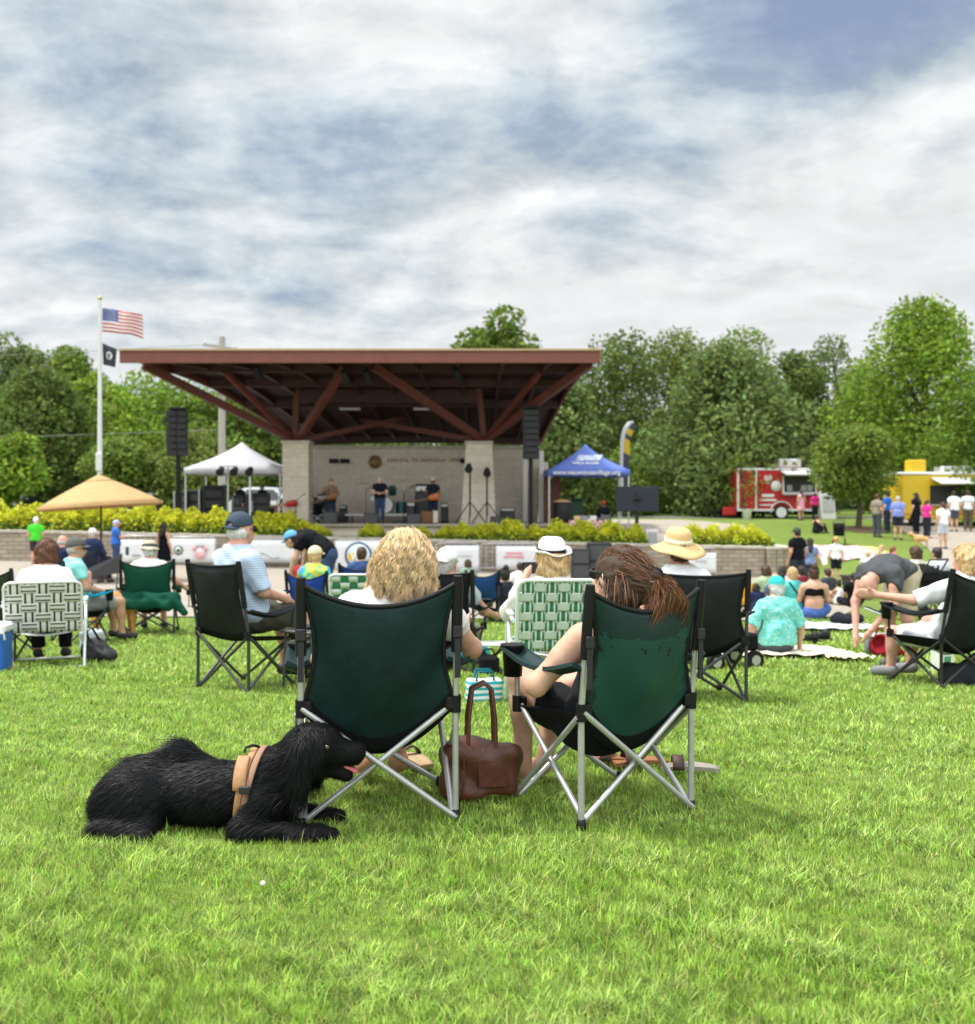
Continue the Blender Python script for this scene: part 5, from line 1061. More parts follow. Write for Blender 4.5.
seated(362,620,'brown haired child seen over the empty green lawn chair','navy camp chair behind the green lawn chair',0,'#1b2f6d',dict(h=1.45,fat=1,hair=('short','brown'),top=('tee','#39507d'),bot=('shorts','#39507d'),vox=.02,group=PG),.92,d=14.2,seat=.44)
# --- centre, between the two front chairs
seated(449,655,'man in a white baseball cap and grey shirt right of the blonde woman','black camp chair right behind the blonde woman',-12,'#15171b',dict(h=1.74,fat=1.1,sk='tan',hair=('short','grey'),top=('tee','#a9b2b6'),bot=('shorts','#8d8a80'),hat=('cap_back','#e9e9e7'),look=(-20,0,0),vox=.014,group=PG,over=dict(elR=(.30,.08,.32),wrR=(.34,.32,.26))),.92,d=9.0,seat=.40,dz=-.15,topsag=.02)
quad_chair('navy camp chair standing empty beyond the handbag',tuple(at(481,15.2)),5,.5,.44,.80,.38,cloth('#1e3f6e'),blkf,DKT,.1)
person('dark haired person in a dark top sitting on the lawn edge, centre',tuple(at(505,15.3)),20,'ground',1.6,1.0,'tan',('bun','dark'),('tee','#2a2c38'),('pants','#20222a'),None,vox=.018,group=PG)
p=at(491,8.6); t=thing('tray_table','small folding tray table with dark legs left of the checked lawn chair','table',tuple(p)); m=MB(); m.box((0,0,.27),(.28,.22,.02),bev=.006); m.build('table_top',M('tray_white',(.6,.62,.62),.4),t)
for x in(-1,1): m=MB(); m.tube([(x*.12,-.1,0),(-x*.12,.1,.26)],.009); m.tube([(x*.12,.1,0),(-x*.12,-.1,.26)],.009); m.build('leg',DKT,t)
t=thing('tote_bag','turquoise soft bag on the grass behind the tray table','bag',tuple(at(474,9.6))); solid('bag_body',[ell((0,0,.12),(.14,.1,.13))],cloth('#28a9b5'),t,.018,.02,wr=.015,wf=22); m=MB(); m.tube([(-.06,0,.22),(0,0,.34),(.06,0,.22)],.01); m.build('handle',cloth('#28a9b5'),t)
t=thing('lunch_bag','black lunch bag under the tray table','bag',tuple(at(489,8.5)),5); m=MB(); m.box((0,0,.09),(.17,.13,.18),bev=.03); m.build('bag_body',blkf,t); m=MB(); m.tube([(-.05,0,.18),(-.03,0,.23),(.03,0,.23),(.05,0,.18)],.008); m.build('handle',BLK,t)
p=Vector((XP(551,6.55),6.55,0)); p.z=g(p.x,p.y)
lawn_chair('white lawn chair webbed in a green and white check, lady in white hat',tuple(p),3,[wvG,wvP],wvP,.50,.46,.86,.40,6,7,M('pale_green_tube',(.62,.70,.66),.35,.05),stripe=lambda a,b:1 if a in(1,4) and b==0 else 0)
person('lady in a white hat with a black band holding up a phone',tuple(p+Vector((0,.03,0))),3,'sit',1.62,1.1,'fair',('bob','blond'),('long','#c9c7c0'),('pants','#77766f'),'#555555',('fedora','#f2f2f0','#121317'),(8,0,0),dict(elL=(-.28,.12,.36),wrL=(-.16,.30,.58)),.0115,.25,fem=True,group=PG,fing=False)
p3=p+Vector((-.10,.42,-.12)); t=thing('phone','black phone held up by the lady in the white hat','phone',(p3.x,p3.y,p3.z+.93),10); m=MB(); m.box((0,0,.075),(.15,.012,.08),bev=.004); m.build('phone_case',BLK,t); m=MB(); m.box((0,-.0075,.075),(.135,.002,.068)); m.build('phone_screen',M('phone_glass',(.03,.035,.04),.1,spec=.8),t)
p=Vector((XP(690,7.0),7.0,0)); p.z=g(p.x,p.y)
quad_chair('black camp chair behind the brunette with the straw hat lady in it',tuple(p),9,.62,.48,.90,.43,M('black_chair_fabric'),blkf,DKT,.12,lean=.04,topsag=.02)
person('person in a wide straw sun hat and white shirt',tuple(p+Vector((-.10,.02,0))),14,'sit',1.66,1.1,'pink',('short','brown'),('tee','#eceef2'),('shorts','#7d8696'),'#666666',('sun','#cfae7e','#e6dcc0'),(0,-4,0),None,.0115,.31,fem=True,group=PG)
# wagon at its right
p=at(722,9.3); t=thing('pull_wagon','black pull wagon with big wheels right of the black chair','wagon',tuple(p),20)
m=MB(); m.box((.05,0,.34),(.75,.42,.22),bev=.03); m.build('wagon_tub',blkf,t)
for x in(-.25,.33):
    for y in(-.24,.24): m=MB(); m.cyl((x,y-.035,.12),(x,y+.035,.12),.12,0,18); o=m.build('wheel',BLK,t); m=MB(); m.cyl((x,y-.04,.12),(x,y+.04,.12),.065,0,14); m.build('rim',STEEL,o)
m=MB(); m.tube([(.42,0,.25),(.6,0,.5),(.62,0,.6)],.013); m.build('pull_handle',DKT,t); t.scale=(.72,.72,.72)
# --- right: blanket, teal lady
def blanket(name,px,py,w,dp,rz,mat,label,d=None):
    p=hit(px,py) if d is None else at(px,d); V=[];Fs=[]; n=16; r=R_(rz); rr=random.Random(int(px))
    for i in range(n+1):
        for j in range(n+1):
            u=(i/n-.5)*w*(1+.03*math.sin(j*1.3)); v=(j/n-.5)*dp*(1+.04*math.sin(i*1.1)); x=p.x+u*math.cos(r)-v*math.sin(r); y=p.y+u*math.sin(r)+v*math.cos(r)
            V.append((x,y,g(x,y)+.045+.012*math.sin(i*1.7+j)+.01*math.sin(j*2.1)+(.01*rr.random())))
    for i in range(n):
        for j in range(n): a=i*(n+1)+j; Fs.append((a,a+n+1,a+n+2,a+1))
    return tag(mesh_obj(name,V,Fs,mat,smooth=True),label,'blanket',None)
def pat_fn(a,b,c,sc):
    def f(t,v): q=ramp(t,noise(t,v,sc,3,.5,.8),[(.42,0.0),(.46,1.0)]); q2=ramp(t,noise(t,v,sc*1.7,2,.5),[(.56,0.0),(.6,1.0)]); return mixc(t,q2,mixc(t,q,a,b),c)
    return f
blanket('picnic_blanket',776,655,1.35,.95,0,M('cream_pattern',fn=pat_fn((.62,.55,.42),(.70,.66,.56),(.55,.38,.22),9),rough=.9),'cream patterned blanket under the woman in turquoise')
blanket('picnic_blanket',842,660,.42,.6,10,M('cream_pattern_b',fn=pat_fn((.60,.52,.36),(.68,.62,.48),(.45,.40,.25),7),rough=.9),'small cream blanket edge right of the turquoise woman')
p=hit(777,656); person('woman in a turquoise cap and speckled turquoise shirt on a cream blanket',tuple(p+Vector((0,0,.05))),6,'ground',1.50,1.32,'fair',('short','white'),('elbow',M('turquoise_speckle',fn=pat_fn((.10,.52,.47),(.16,.60,.55),(.42,.72,.66),24),rough=.85)),('pants','#4a4d55'),None,('cap','#35b5b3'),(10,0,0),dict(elL=(-.30,.0,.30),wrL=(-.31,.06,.09),elR=(.30,.0,.30),wrR=(.31,.06,.09)),.0125,group=PG,glasses=False)
def pair_shoes(px,py,col,label,rz):
    for k in(0,1):
        p=hit(px+k*10,py-k*2); t=thing('sneaker',label,'shoe',(p.x,p.y,p.z+.03),rz+k*20,'black shoes left on the lawn'); solid('upper',[cone_((0,-.08,.045),(0,.07,.035),.045,.036),ell((0,-.07,.08),(.04,.05,.04))],M('shoe_'+col,col,.6),t,.014,.02); m=MB(); m.sheet(lambda u,v:((u-.5)*.09,(v-.5)*.28,.0),4,6,.02); m.build('sole',BLK,t)
pair_shoes(811,643,'#141417','pair of black sneakers beside the woman in turquoise',20)
# bending man, red bag
p=Vector((XP(898,9.4),9.4,0)); p.z=g(p.x,p.y)
person('balding man in a grey t-shirt and khaki shorts bending to the ground',tuple(p),124,'bend',1.60,.98,'pink',('fringe','grey'),('tee','#4b4e52'),('shorts','#b5aa92'),'#555555',None,(20,-42,0),dict(pelvis=(0,-.10,.93),chest=(0,.20,1.02),neck=(0,.37,.93),head=(0,.49,.82),shL=(-.18,.33,.94),shR=(.18,.33,.94),elL=(-.20,.38,.66),elR=(.19,.42,.66),wrL=(-.06,.50,.42),wrR=(.10,.54,.38)),.013,group=SG)
p=hit(884,657); t=thing('red_bag','red bag lying open at the bending man\'s hands','bag',tuple(p),-15); solid('bag_body',[ell((0,0,.11),(.13,.12,.13)),ell((.05,-.05,.06),(.14,.1,.07))],cloth('#7c1620'),t,.014,.03,wr=.014,wf=24,sub=[ell((-.06,-.08,.15),(.08,.09,.09))]); m=MB(); m.tube([(-.1,0,.18),(-.05,.02,.3),(.06,.02,.3),(.1,0,.18)],.010); m.build('handle',cloth('#7c1620'),t)
t=thing('water_bottle','grey metal bottle leaning on the red bag','bottle',tuple(hit(868,656)+Vector((0,0,.02))),0); m=MB(); m.lathe([(.036,0),(.038,.02),(.038,.15),(.02,.18),(.02,.19)],n=14); m.build('flask',M('bottle_grey',(.25,.27,.28),.35,metal=.6),t); m=MB(); m.lathe([(.022,.19),(.022,.215),(.0,.215)],n=12); m.build('bottle_cap',BLK,t)
# right edge chair and its sitter
p=Vector((XP(943,7.9),7.9,0)); p.z=g(p.x,p.y)
cR=quad_chair('black camp chair with a yellow mountain logo at the right edge',tuple(p),25,.62,.50,.92,.40,M('black_chair_fabric'),blkf,M('black_tube',(.02,.02,.022),.4),.14,lean=.10)
m=MB(); m.prism([(-.07,0),(-.02,.055),(.0,.03),(.03,.065),(.075,0),(.055,0),(.03,.03),(.0,.005),(-.02,.025),(-.045,0)],-.395,-.388); m.build('printed_logo',M('logo_yellow',(.62,.55,.12),.6),cR,loc=(0,.045,.72))
person('person with curly sandy hair in white tee and shorts reaching out a phone',tuple(p+Vector((.035,.0,0))),30,'sit',1.62,1.12,'pink',('bob','blond'),('elbow','#e4e7ea'),('shorts','#d6d9dc'),'#77777a',None,(6,-4,0),dict(chest=(0,-.14,.42),neck=(0,-.19,.60),head=(0,-.17,.745),shL=(-.18,-.17,.55),shR=(.18,-.17,.55),elL=(-.36,.05,.42),wrL=(-.52,.28,.45),elR=(.26,.02,.32)),.0115,.27,group=PG,fing=True)
p3=hit(877,668); t=thing('phone','pale phone in the outstretched hand of the sitter at the right edge','phone',(XP(874,8.1),8.1,ZP(611,8.1)),60); m=MB(); m.box((0,0,0),(.08,.15,.012),bev=.004,rx=20); m.build('phone_case',M('phone_pale',(.6,.66,.72),.3),t); m=MB(); m.box((0,.0,.009),(.07,.14,.002),rx=20); m.build('phone_screen',M('phone_glass'),t)
p=hit(966,684); t=thing('jacket_pile','dark grey jacket dropped in a pile at the right edge','jacket',tuple(p)); solid('jacket_folds',[ell((0,0,.07),(.2,.15,.1)),ell((.12,.05,.1),(.14,.12,.1)),ell((-.12,-.04,.04),(.12,.1,.06))],cloth('#2b2c30'),t,.016,.04,wr=.03,wf=18)
p=hit(942,672); t=thing('paper_bag','white paper bag with a green print under the right edge chair','bag',tuple(p),30); m=MB(); m.add([(-.09,-.05,0),(.09,-.05,0),(.09,.05,0),(-.09,.05,0),(-.10,-.06,.24),(.10,-.05,.26),(.1,.05,.25),(-.09,.05,.24)],[(0,1,5,4),(1,2,6,5),(2,3,7,6),(3,0,4,7),(0,3,2,1)]); m.build('bag_body',M('paper_white',(.72,.74,.70),.7),t); m=MB(); m.box((0,-.057,.11),(.08,.006,.07),rx=3); m.build('green_print',M('print_green',(.05,.3,.12),.6),t)
blanket('picnic_blanket',905,640,1.0,.9,20,M('white_cloth',(.36,.42,.45),.9),'pale cloth spread out behind the bending man')
blanket('picnic_blanket',832,629,1.3,1.1,8,M('blue_cloth',fn=pat_fn((.30,.42,.45),(.50,.56,.55),(.62,.60,.55),5),rough=.9),'pale blue blanket lying between the turquoise woman and the seated row')
t=thing('clothes_pile','dark clothes heaped on the pale blue blanket','clothes',tuple(hit(850,627)+Vector((0,0,.05)))); solid('clothes_folds',[ell((0,0,.06),(.2,.14,.09)),ell((-.15,.05,.05),(.12,.1,.1))],cloth('#1c1f28'),t,.018,.04,wr=.025,wf=18)
# --- the row seated further back on the right
row=[(734,582,613,'ground','person in a denim jacket half hidden by the black chair','brown','#33507f','#22304a','short'),
(746,573,608,'ground','person in a yellow t-shirt with short brown hair','brown','#d89a12','#3b3f4a','short'),
(757,583,614,'knees','dark haired person in a navy patterned top','dark','#242c4c','#25283a','bob'),
(775,573,610,'ground','blond person in a slate top behind the turquoise cap','blond','#56687e','#33415a','short'),
(815,573,604,'ground','dark haired person in black between the bare shouldered woman and the child','dark','#111217','#1a1b22','bob'),
(840,580,606,'knees','small child in a white sleeveless top with dark curls','dark','#e6e6e8','#b7a58c','bun'),
(854,572,607,'ground','man with cropped hair in a black t-shirt, right end of the seated row','dark','#0f1014','#23252b','short')]
for px,yt,yf,po,lab,hc,tc_,bc,hs_ in row:
    p=hit(px,yf); h=(yf-yt)*p.y/F/.90*1.7; person(lab,tuple(p),rng.uniform(-15,15),po,min(1.8,max(1.0,h)),1.05,'tan' if hc=='dark' else 'fair',(hs_,hc),('tank' if 'sleeveless' in lab else 'tee',tc_),('pants',bc),'#333333',None,vox=.02,group=PG)
p=hit(793,618); h=1.62; pz=person('blond person in an aqua top with a dark shoulder strap',tuple(p),12,'ground',1.62,1.1,'fair',('short','blond'),('tee','#4fb3b0'),('pants','#5d6f86'),None,vox=.018,group=PG)
m=MB(); m.tube([(-.12,-.10,.60),(0,-.14,.42),(.15,-.13,.22)],.014); m.build('bag_strap',BLK,pz)
p=hit(814,619); person('woman with a brown bun, bare shoulders and a black strapless top',tuple(p),-8,'ground',1.66,1.05,'fair',('bun','brown'),('band','#0e0f12'),('shorts','#4a66a8'),None,vox=.016,fem=True,group=PG)
# standing pair and straw hat girl
p=at(797,25.5); person('man in a black t-shirt and dark cap standing on the lower slope',tuple(p),25,'stand',1.74,1.12,'tan',('short','dark'),('tee','#0f1117'),('shorts','#2f3340'),'#222222',('cap','#3d4a40'),vox=.019,group=SG)
p=at(810,26.2); person('girl with long dark hair just behind the man in black',tuple(p),-10,'stand',1.5,.9,'fair',('long','dark'),('tee','#7d8fb3'),('shorts','#3a3f52'),'#444444',None,vox=.022,fem=True,group=SG)
p=hit(836,584,20); person('woman in a straw hat and white top with dark shorts on the slope',tuple(p),-20,'stand',max(1.5,46*p.y/F),.95,'fair',('tail','blond'),('tee','#e9e6ea'),('shorts','#1d1f25'),'#333333',('fedora','#c9a76a','#5a3b22'),vox=.02,fem=True,group=SG)


# folding chairs at right with people
seated(913,604,'person with brown hair and a pale hooded top right of the bending man','brown camp chair behind the bending man',25,'#4a3a2c',dict(h=1.66,fat=1.05,hair=('bob','brown'),top=('long','#cfc8b8'),bot=('pants','#6d675c'),vox=.02,group=PG),.88,d=17.5)
seated(935,600,'dark haired person in a white top near the footpath','black camp chair near the footpath',15,'#181a1f',dict(h=1.68,fat=1.05,sk='tan',hair=('short','dark'),top=('tee','#d9dde2'),bot=('pants','#3a3c44'),vox=.02,group=PG),.88,d=19)
p=at(918,16); t=thing('stroller','dark stroller parked by the brown camp chair','stroller',tuple(p),30)
def stroller(t):
    m=MB(); m.sheet(lambda u,v:((u-.5)*.42,.05-.35*math.cos(PI*.55*v+.3),.55+.35*math.sin(PI*.55*v+.3)),6,8,.02); m.build('hood',blkf,t)
    m=MB(); m.box((0,.0,.45),(.40,.5,.1),bev=.03,rx=-12); m.box((0,-.22,.62),(.40,.08,.4),bev=.03); m.build('seat',blkf,t)
    m=MB()
    for x in(-.22,.22): m.tube([(x,-.38,1.0),(x,-.1,.55),(x,.35,.12)],.014); m.tube([(x,-.32,.14),(x,-.05,.5)],.014)
    m.tube([(-.22,-.38,1.0),(.22,-.38,1.0)],.016); m.build('stroller_frame',DKT,t)
    for x in(-.24,.24):
        for y in(-.32,.35): m=MB(); m.cyl((x-.025,y,.13),(x+.025,y,.13),.13,0,16); m.build('wheel',BLK,t)
stroller(t)

# EXTRA: more of the crowd
for px,yf,h,po,lab,hk,hc,tc_,bc,rz in((766,606,1.6,'ground','person in a pale green top just left of the blond slate top','bob','brown','#9fb58f','#3b4250',10),(782,603,1.55,'ground','person in a white top with dark hair behind the aqua top','long','dark','#e3e4e6','#4b5260',-15),(803,606,1.6,'knees','person in a maroon top between the aqua top and the bare shoulders','short','dark','#6a2030','#2a2d38',5),(828,603,1.5,'ground','person in a charcoal top beside the small child','short','brown','#3a3d44','#5c6473',20),(866,600,1.55,'ground','person in a navy top right of the man in black','bob','blond','#27345c','#394055',15),(790,596,1.5,'ground','person in a pink top furthest back in the seated crowd','tail','brown','#d08aa0','#48506a',0),
 (300,588,1.45,'ground','child in a red t-shirt sitting on the plaza left of the tie dye child','short','brown','#a8312c','#2f3850',-10),(520,596,1.5,'ground','child in a white t-shirt sitting on the plaza left of the white hat','short','dark','#dcdde0','#40506f',8),(468,590,1.5,'ground','person in a sage top sitting on the plaza near the navy chair','bob','brown','#7d9180','#4a4f58',-5)):
    p=hit(px,yf); person(lab,tuple(p),rz,po,h,1.05,'tan' if hc=='dark' else 'fair',(hk,hc),('tee',tc_),('pants',bc),'#333333',None,vox=.022,group=PG)
# ================================================================ BACKGROUND
def dbox(m,px0,px1,py0,py1,d,dep,mat=0,bev=.02): # box whose front face spans those pixels at distance d
    x0,x1,z0,z1=XP(px0,d),XP(px1,d),ZP(py1,d),ZP(py0,d); m.box(((x0+x1)/2,d+dep/2,(z0+z1)/2),(abs(x1-x0),dep,abs(z1-z0)),mat,bev=bev); return m
# --- flags
fd=49.0; p=at(100,fd); fp=thing('flagpole','tall white flagpole flying the american flag','flagpole',tuple(p)); wpole=M('white_pole',(.62,.63,.64),.4,.06)
zt=ZP(300,fd)-p.z; m=MB(); m.tube([(0,0,0),(0,0,zt*.5),(0,0,zt)],[.13,.10,.06],0,12); m.build('pole',wpole,fp); m=MB(); m.sph((0,0,zt+.08),.10); m.build('finial',M('brass',(.5,.36,.12),.3,metal=.8),fp); m=MB(); m.box((0,-.12,ZP(462,fd)-p.z),(.3,.15,.9),bev=.03); m.build('cleat_box',wpole,fp); m=MB(); m.tube([(-.13,-.02,.5),(-.10,-.02,zt*.5),(-.08,-.02,zt)],.012,0,5); m.build('halyard',wpole,fp)
RED,WHT,BLU=M('flag_red',(.42,.03,.045),.7,.05),M('flag_white',(.72,.71,.70),.7,.04),M('flag_blue',(.03,.06,.24),.7,.05)
fw,fh=2.0,1.15
def fl(u,v): x=.12+u*fw*.96; sagv=-.36*u**1.4; return Vector((x,.16*math.sin(7*u+1.2*v)*u**.5+.05*math.sin(15*u),sagv-v*fh*(1-.05*u)+.05*math.sin(8*u+2*v)*u))
zf=ZP(308,fd)
us=thing('national_flag','american flag blowing to the right at the top of the pole','flag',(p.x,fd,zf)); m=MB(); m.sheet(fl,30,13,.006,mf=lambda i,j:2 if (i<12 and j<7) else (0 if j%2==0 else 1)); m.build('cloth',[RED,WHT,BLU],us)
m=MB()
for r_ in range(9):
    for c_ in range(6 if r_%2==0 else 5):
        u=(.035+(c_+(.5 if r_%2 else 0))*.064); v=(r_+.7)*.0585; q=fl(u,v); 
        pts=[(q.x+.032*(1 if k%2==0 else .42)*math.sin(k*PI/5),q.y-.012,q.z+.032*(1 if k%2==0 else .42)*math.cos(k*PI/5)) for k in range(10)]; m.add(pts,[tuple(range(10))])
m.build('stars',WHT,us)
bf=thing('black_flag','smaller black flag with a white emblem under the american flag','flag',(p.x,fd,ZP(343,fd)))
def fl2(u,v): return Vector((.12+u*.72-.12*v*u,.10*math.sin(6*u+v),-.30*u-v*1.05+.16*v*u))
m=MB(); m.sheet(fl2,14,12,.006); m.build('cloth',M('flag_black',(.03,.034,.045),.7),bf)
m=MB(); V=[fl2(.52+.26*math.cos(a),.48+.2*math.sin(a))+Vector((0,-.02,0)) for a in np.linspace(0,2*PI,19)[:-1]]; m.add(V,[tuple(range(18))]); m.build('emblem',WHT,bf)
m=MB(); V=[fl2(.52+.13*math.cos(a)*(1.2 if a>3.14 else .8),.5+.14*math.sin(a))+Vector((0,-.035,0)) for a in np.linspace(0,2*PI,13)[:-1]]; m.add(V,[tuple(range(12))]); m.build('silhouette',M('flag_black'),bf)
# --- utility pole
d=56; p=at(222,d); up_=thing('utility_pole','grey utility pole with a crossarm behind the stage','utility pole',tuple(p)); zt=ZP(337,d)-p.z
m=MB(); m.tube([(0,0,0),(0,0,zt)],[.24,.17],0,12); m.build('pole',M('pole_wood',(.36,.34,.31),.9,.15,12,.4),up_); m=MB(); m.bar((-1.0,-.15,zt-.45),(1.0,-.15,zt-.75),.12,.14); m.build('crossarm',M('pole_wood'),up_)
for x in(-.9,-.35,.8): m=MB(); m.lathe([(.05,0),(.07,.08),(.03,.2),(0,.22)],c=(x,-.15,zt-.55-.15*x),n=10); m.build('insulator',M('ceramic',(.6,.6,.6),.3),up_)
m=MB(); m.lathe([(.2,0),(.24,.1),(.24,.55),(.16,.62)],c=(-.1,-.42,zt-3.2),n=14); m.build('transformer',M('transformer_grey',(.55,.56,.57),.5),up_)
for dz,nm in((0,'upper'),(-4.8,'lower')):
    a=Vector((p.x,d-.15,p.z+zt-.4+dz)); b_=Vector((p.x-60,d+12,p.z+zt+.3+dz)); m=MB(); m.tube([a.lerp(b_,t)+Vector((0,0,-2.2*t*(1-t))) for t in np.linspace(0,1,14)],.014,0,5); w_=m.build('overhead_wire',M('wire_grey',(.25,.25,.25),.6)); tag(w_,nm+' overhead wire running left from the utility pole','wire')
# --- line arrays
def linearray(px,y0,y1,yb,d,label,n=8,hw=.42,cols=(0,)):
    x=XP(px,d); z1,z0,zb=ZP(y0,d),ZP(y1,d),g(x,d) if not(-9.6<x<3.2 and 40.4<d<46) else SF
    t=thing('speaker_tower',label,'loudspeaker',(x,d,zb),0,'line array speaker towers'); H=(z1-z0)/n
    for k,cx_ in [(k_,c_) for c_ in cols for k_ in range(n)]:
        m=MB(); zz_=z0-zb+H*(k+.5); m.prism([(-hw/2-.08,.0),(hw/2+.08,.0),(hw/2,.42),(-hw/2,.42)],zz_-H*.46,zz_+H*.46,axis='z',T=Matrix.Translation((cx_,0,0))@Matrix.Rotation(R_(6*(math.sin(k*.4))),4,'Z')); c_=m.build('speaker_cabinet',M('speaker_black',(.010,.011,.013),.6,.1),t)
        m=MB(); m.box((cx_,-.012,zz_),(hw+.06,.015,H*.74),bev=.004); m.build('grille',M('speaker_grille',(.013,.014,.016),.5,.3,200),c_)
    m=MB(); m.bar((0,.2,.0),(0,.2,z1-zb),.16,.16); m.build('mast',M('black_metal'),t); m=MB(); m.box((0,.1,z1-zb+.06),(.6,.5,.08),bev=.01); m.build('fly_frame',M('black_metal'),t)
    m=MB(); m.bar((-.8,.2,.05),(.8,.2,.05),.12,.1); m.bar((0,-.6,.05),(0,1.0,.05),.12,.1); m.build('outrigger',M('black_metal'),t)
linearray(177,410,456,518,40.5,'left pair of black line array speakers on one mast',7,.28,(-.21,.21)); linearray(531,409,459,522,39.9,'right black line array speaker on a mast',8,.5)
# --- tents
def tent(px0,px1,ypk,yv,yb,d,dep,top_m,leg_m,label,name='canopy_tent',vpx=None):
    x0,x1=XP(px0,d),XP(px1,d); cx=(x0+x1)/2; zb=g(cx,d); w=x1-x0; ze=ZP(yv,d)-zb; zp=ZP(ypk,d+dep/2)-zb; vh=.26
    t=thing(name,label,'tent',(cx,d+dep/2,zb))
    def roof(u,v):
        a=2*PI*u; c,s_=math.cos(a),math.sin(a); k=1/max(abs(c),abs(s_)); r=1-v; x=c*k*w/2*v; y=s_*k*dep/2*v; return (x,y,zp-(zp-ze)*(v**.82)-.05*math.sin(PI*v)*(1-abs(math.cos(2*a))))
    m=MB(); m.sheet(roof,40,8,.01); cn=m.build('canopy',top_m,t)
    for a,b in(((-1,-1),(1,-1)),((1,-1),(1,1)),((1,1),(-1,1)),((-1,1),(-1,-1))):
        m=MB(); m.sheet(lambda u,v:((a[0]+(b[0]-a[0])*u)*(w/2+.004),(a[1]+(b[1]-a[1])*u)*(dep/2+.004),ze+.02-vh*v+.02*math.sin(20*u)*v*0),10,2,.008); m.build('valance',top_m,cn)
    for sx in(-1,1):
        for sy in(-1,1): m=MB(); m.bar((sx*(w/2-.05),sy*(dep/2-.05),0),(sx*(w/2-.05),sy*(dep/2-.05),ze),.06,.06); m.build('leg',leg_m,t)
    return t,cn,w,dep,ze,zp
wt=M('tent_white',(.66,.66,.72),.7,.05,3,trans=.25); bt=M('tent_blue',(.115,.18,.55),.7,.06,3,trans=.12); leg=M('tent_leg',(.5,.5,.5),.4,metal=.3)
tent(184,281,442,468,520,42.5,3.2,wt,leg,'white pop up tent over the sound equipment left of the stage')
t,cn,w,dep,ze,zp=tent(548,630,444,470,520,41.5,3.2,bt,leg,'blue pop up tent with white lettering right of the stage')
tw=M('print_white',(.72,.74,.78),.6)
text('www.wauwatosavillage.org',.27,tw,cn,'web_address',(-.10,-dep/2-.03,ze-.105),(90,0,0),.003,.95,.004)
sl_=lambda v,e:Vector((0,-dep/2*v-e*.6,zp-(zp-ze)*(v**.82)-.05*math.sin(PI*v)+e))
an_=math.degrees(math.atan2(sl_(.62,0).z-sl_(.78,0).z,sl_(.62,0).y-sl_(.78,0).y))
q=sl_(.70,.05); text('VILLAGE',.27,tw,cn,'tent_name',(-.1,q.y,q.z),(an_,0,0),.003,1.1,.01)
m=MB(); m.sheet(lambda u,v:sl_(.36+.22*v,.05)+Vector(((u-.5)*1.05+.18*(1-v),0,0)),8,4,.006); m.build('tent_emblem',M('emblem_blue_white',fn=pat_fn((.72,.74,.78),(.40,.50,.72),(.72,.74,.78),4),rough=.6),cn)
text('VILLAGE',.22,tw,cn,'side_lettering',(w/2+.02,-.9,ze-.11),(90,0,90),.003)
# --- stage gear
bk=M('gear_black',(.011,.012,.013),.6,.15); gy=M('gear_grey',(.05,.053,.056),.6,.15,60)
def wedge(px,py,d,w,h,label,mat=gy,base=None):
    x=XP(px,d); zb=SF if base is None else base; t=thing('stage_monitor',label,'monitor speaker',(x,d,zb),0,'wedge monitors on the stage'); m=MB(); m.prism([(0,0),(.5*h/.5,0),(.5*h/.5,h*.35),(.15*h,h),(0,h)],-w/2,w/2,axis='x',T=Matrix.Rotation(0,4,'Z')); m.build('cabinet',bk,t); m=MB(); m.box((0,-.012,h*.5),(w*.88,.02,h*.82),bev=.005); m.build('grille',mat,t)
wedge(330,515,40.8,.62,.50,'wedge monitor in front of the guitarist'); wedge(371,517,40.6,.60,.42,'wedge monitor left of the singer in black'); wedge(414,517,40.6,.60,.42,'wedge monitor right of the singer in black'); wedge(497,519,40.6,.55,.3,'low wedge monitor by the right light stands')
p=at(214,40.2); wedge(214,513,40.3,1.0,.72,'large grey framed wedge at the sound tent',M('grille_grey',(.14,.145,.15),.6),p.z)
p=at(163,40.6); t=thing('road_case','black road case at the foot of the left speaker','case',(XP(168,41),41,g(XP(168,41),41))); m=MB(); m.box((0,.3,.3),(1.0,.6,.6),bev=.03); m.build('case_body',bk,t); m=MB(); m.box((0,-.004,.3),(1.02,.02,.05)); m.build('case_trim',STEEL,t)
def rack(px0,px1,py0,d,label,frame=True):
    x0,x1=XP(px0,d),XP(px1,d); cx=(x0+x1)/2; zb=g(cx,d); zt=ZP(py0,d); t=thing('equipment_rack',label,'equipment rack',(cx,d,zb),0,'racks under the white tent'); w=x1-x0; h=zt-zb
    m=MB(); m.box((0,.35,h/2),(w*.92,.6,h*.94),bev=.02); m.build('rack_body',bk,t)
    for q in range(3): m=MB(); m.box((0,.045,h*(.25+.25*q)),(w*.8,.02,h*.17),bev=.006); m.build('rack_unit',gy,t)
    for sx in(-1,1): m=MB(); m.bar((sx*w/2,.02,0),(sx*w/2,.02,h),.05,.05); m.build('rack_rail',gy if px0>200 else STEEL,t)
rack(174,186,491,43,'narrow equipment rack behind the left speaker mast'); rack(186,199,489,43.4,'tall equipment rack with pale rails under the white tent'); rack(203,224,484,44.6,'wide mixing rack in the middle of the white tent')
rack(232,247,494,43,'squat rack right of the grey wedge'); rack(252,268,492,43.5,'black rack beside the white tent leg')
person('sound engineer in dark clothes behind the mixing rack',(XP(221,45.6),45.6,g(XP(221,45.6),45.6)),170,'stand',1.72,1.05,'tan',('short','dark'),('tee','#23252e'),('pants','#22242c'),'#222222',None,vox=.03,group='people on the stage')
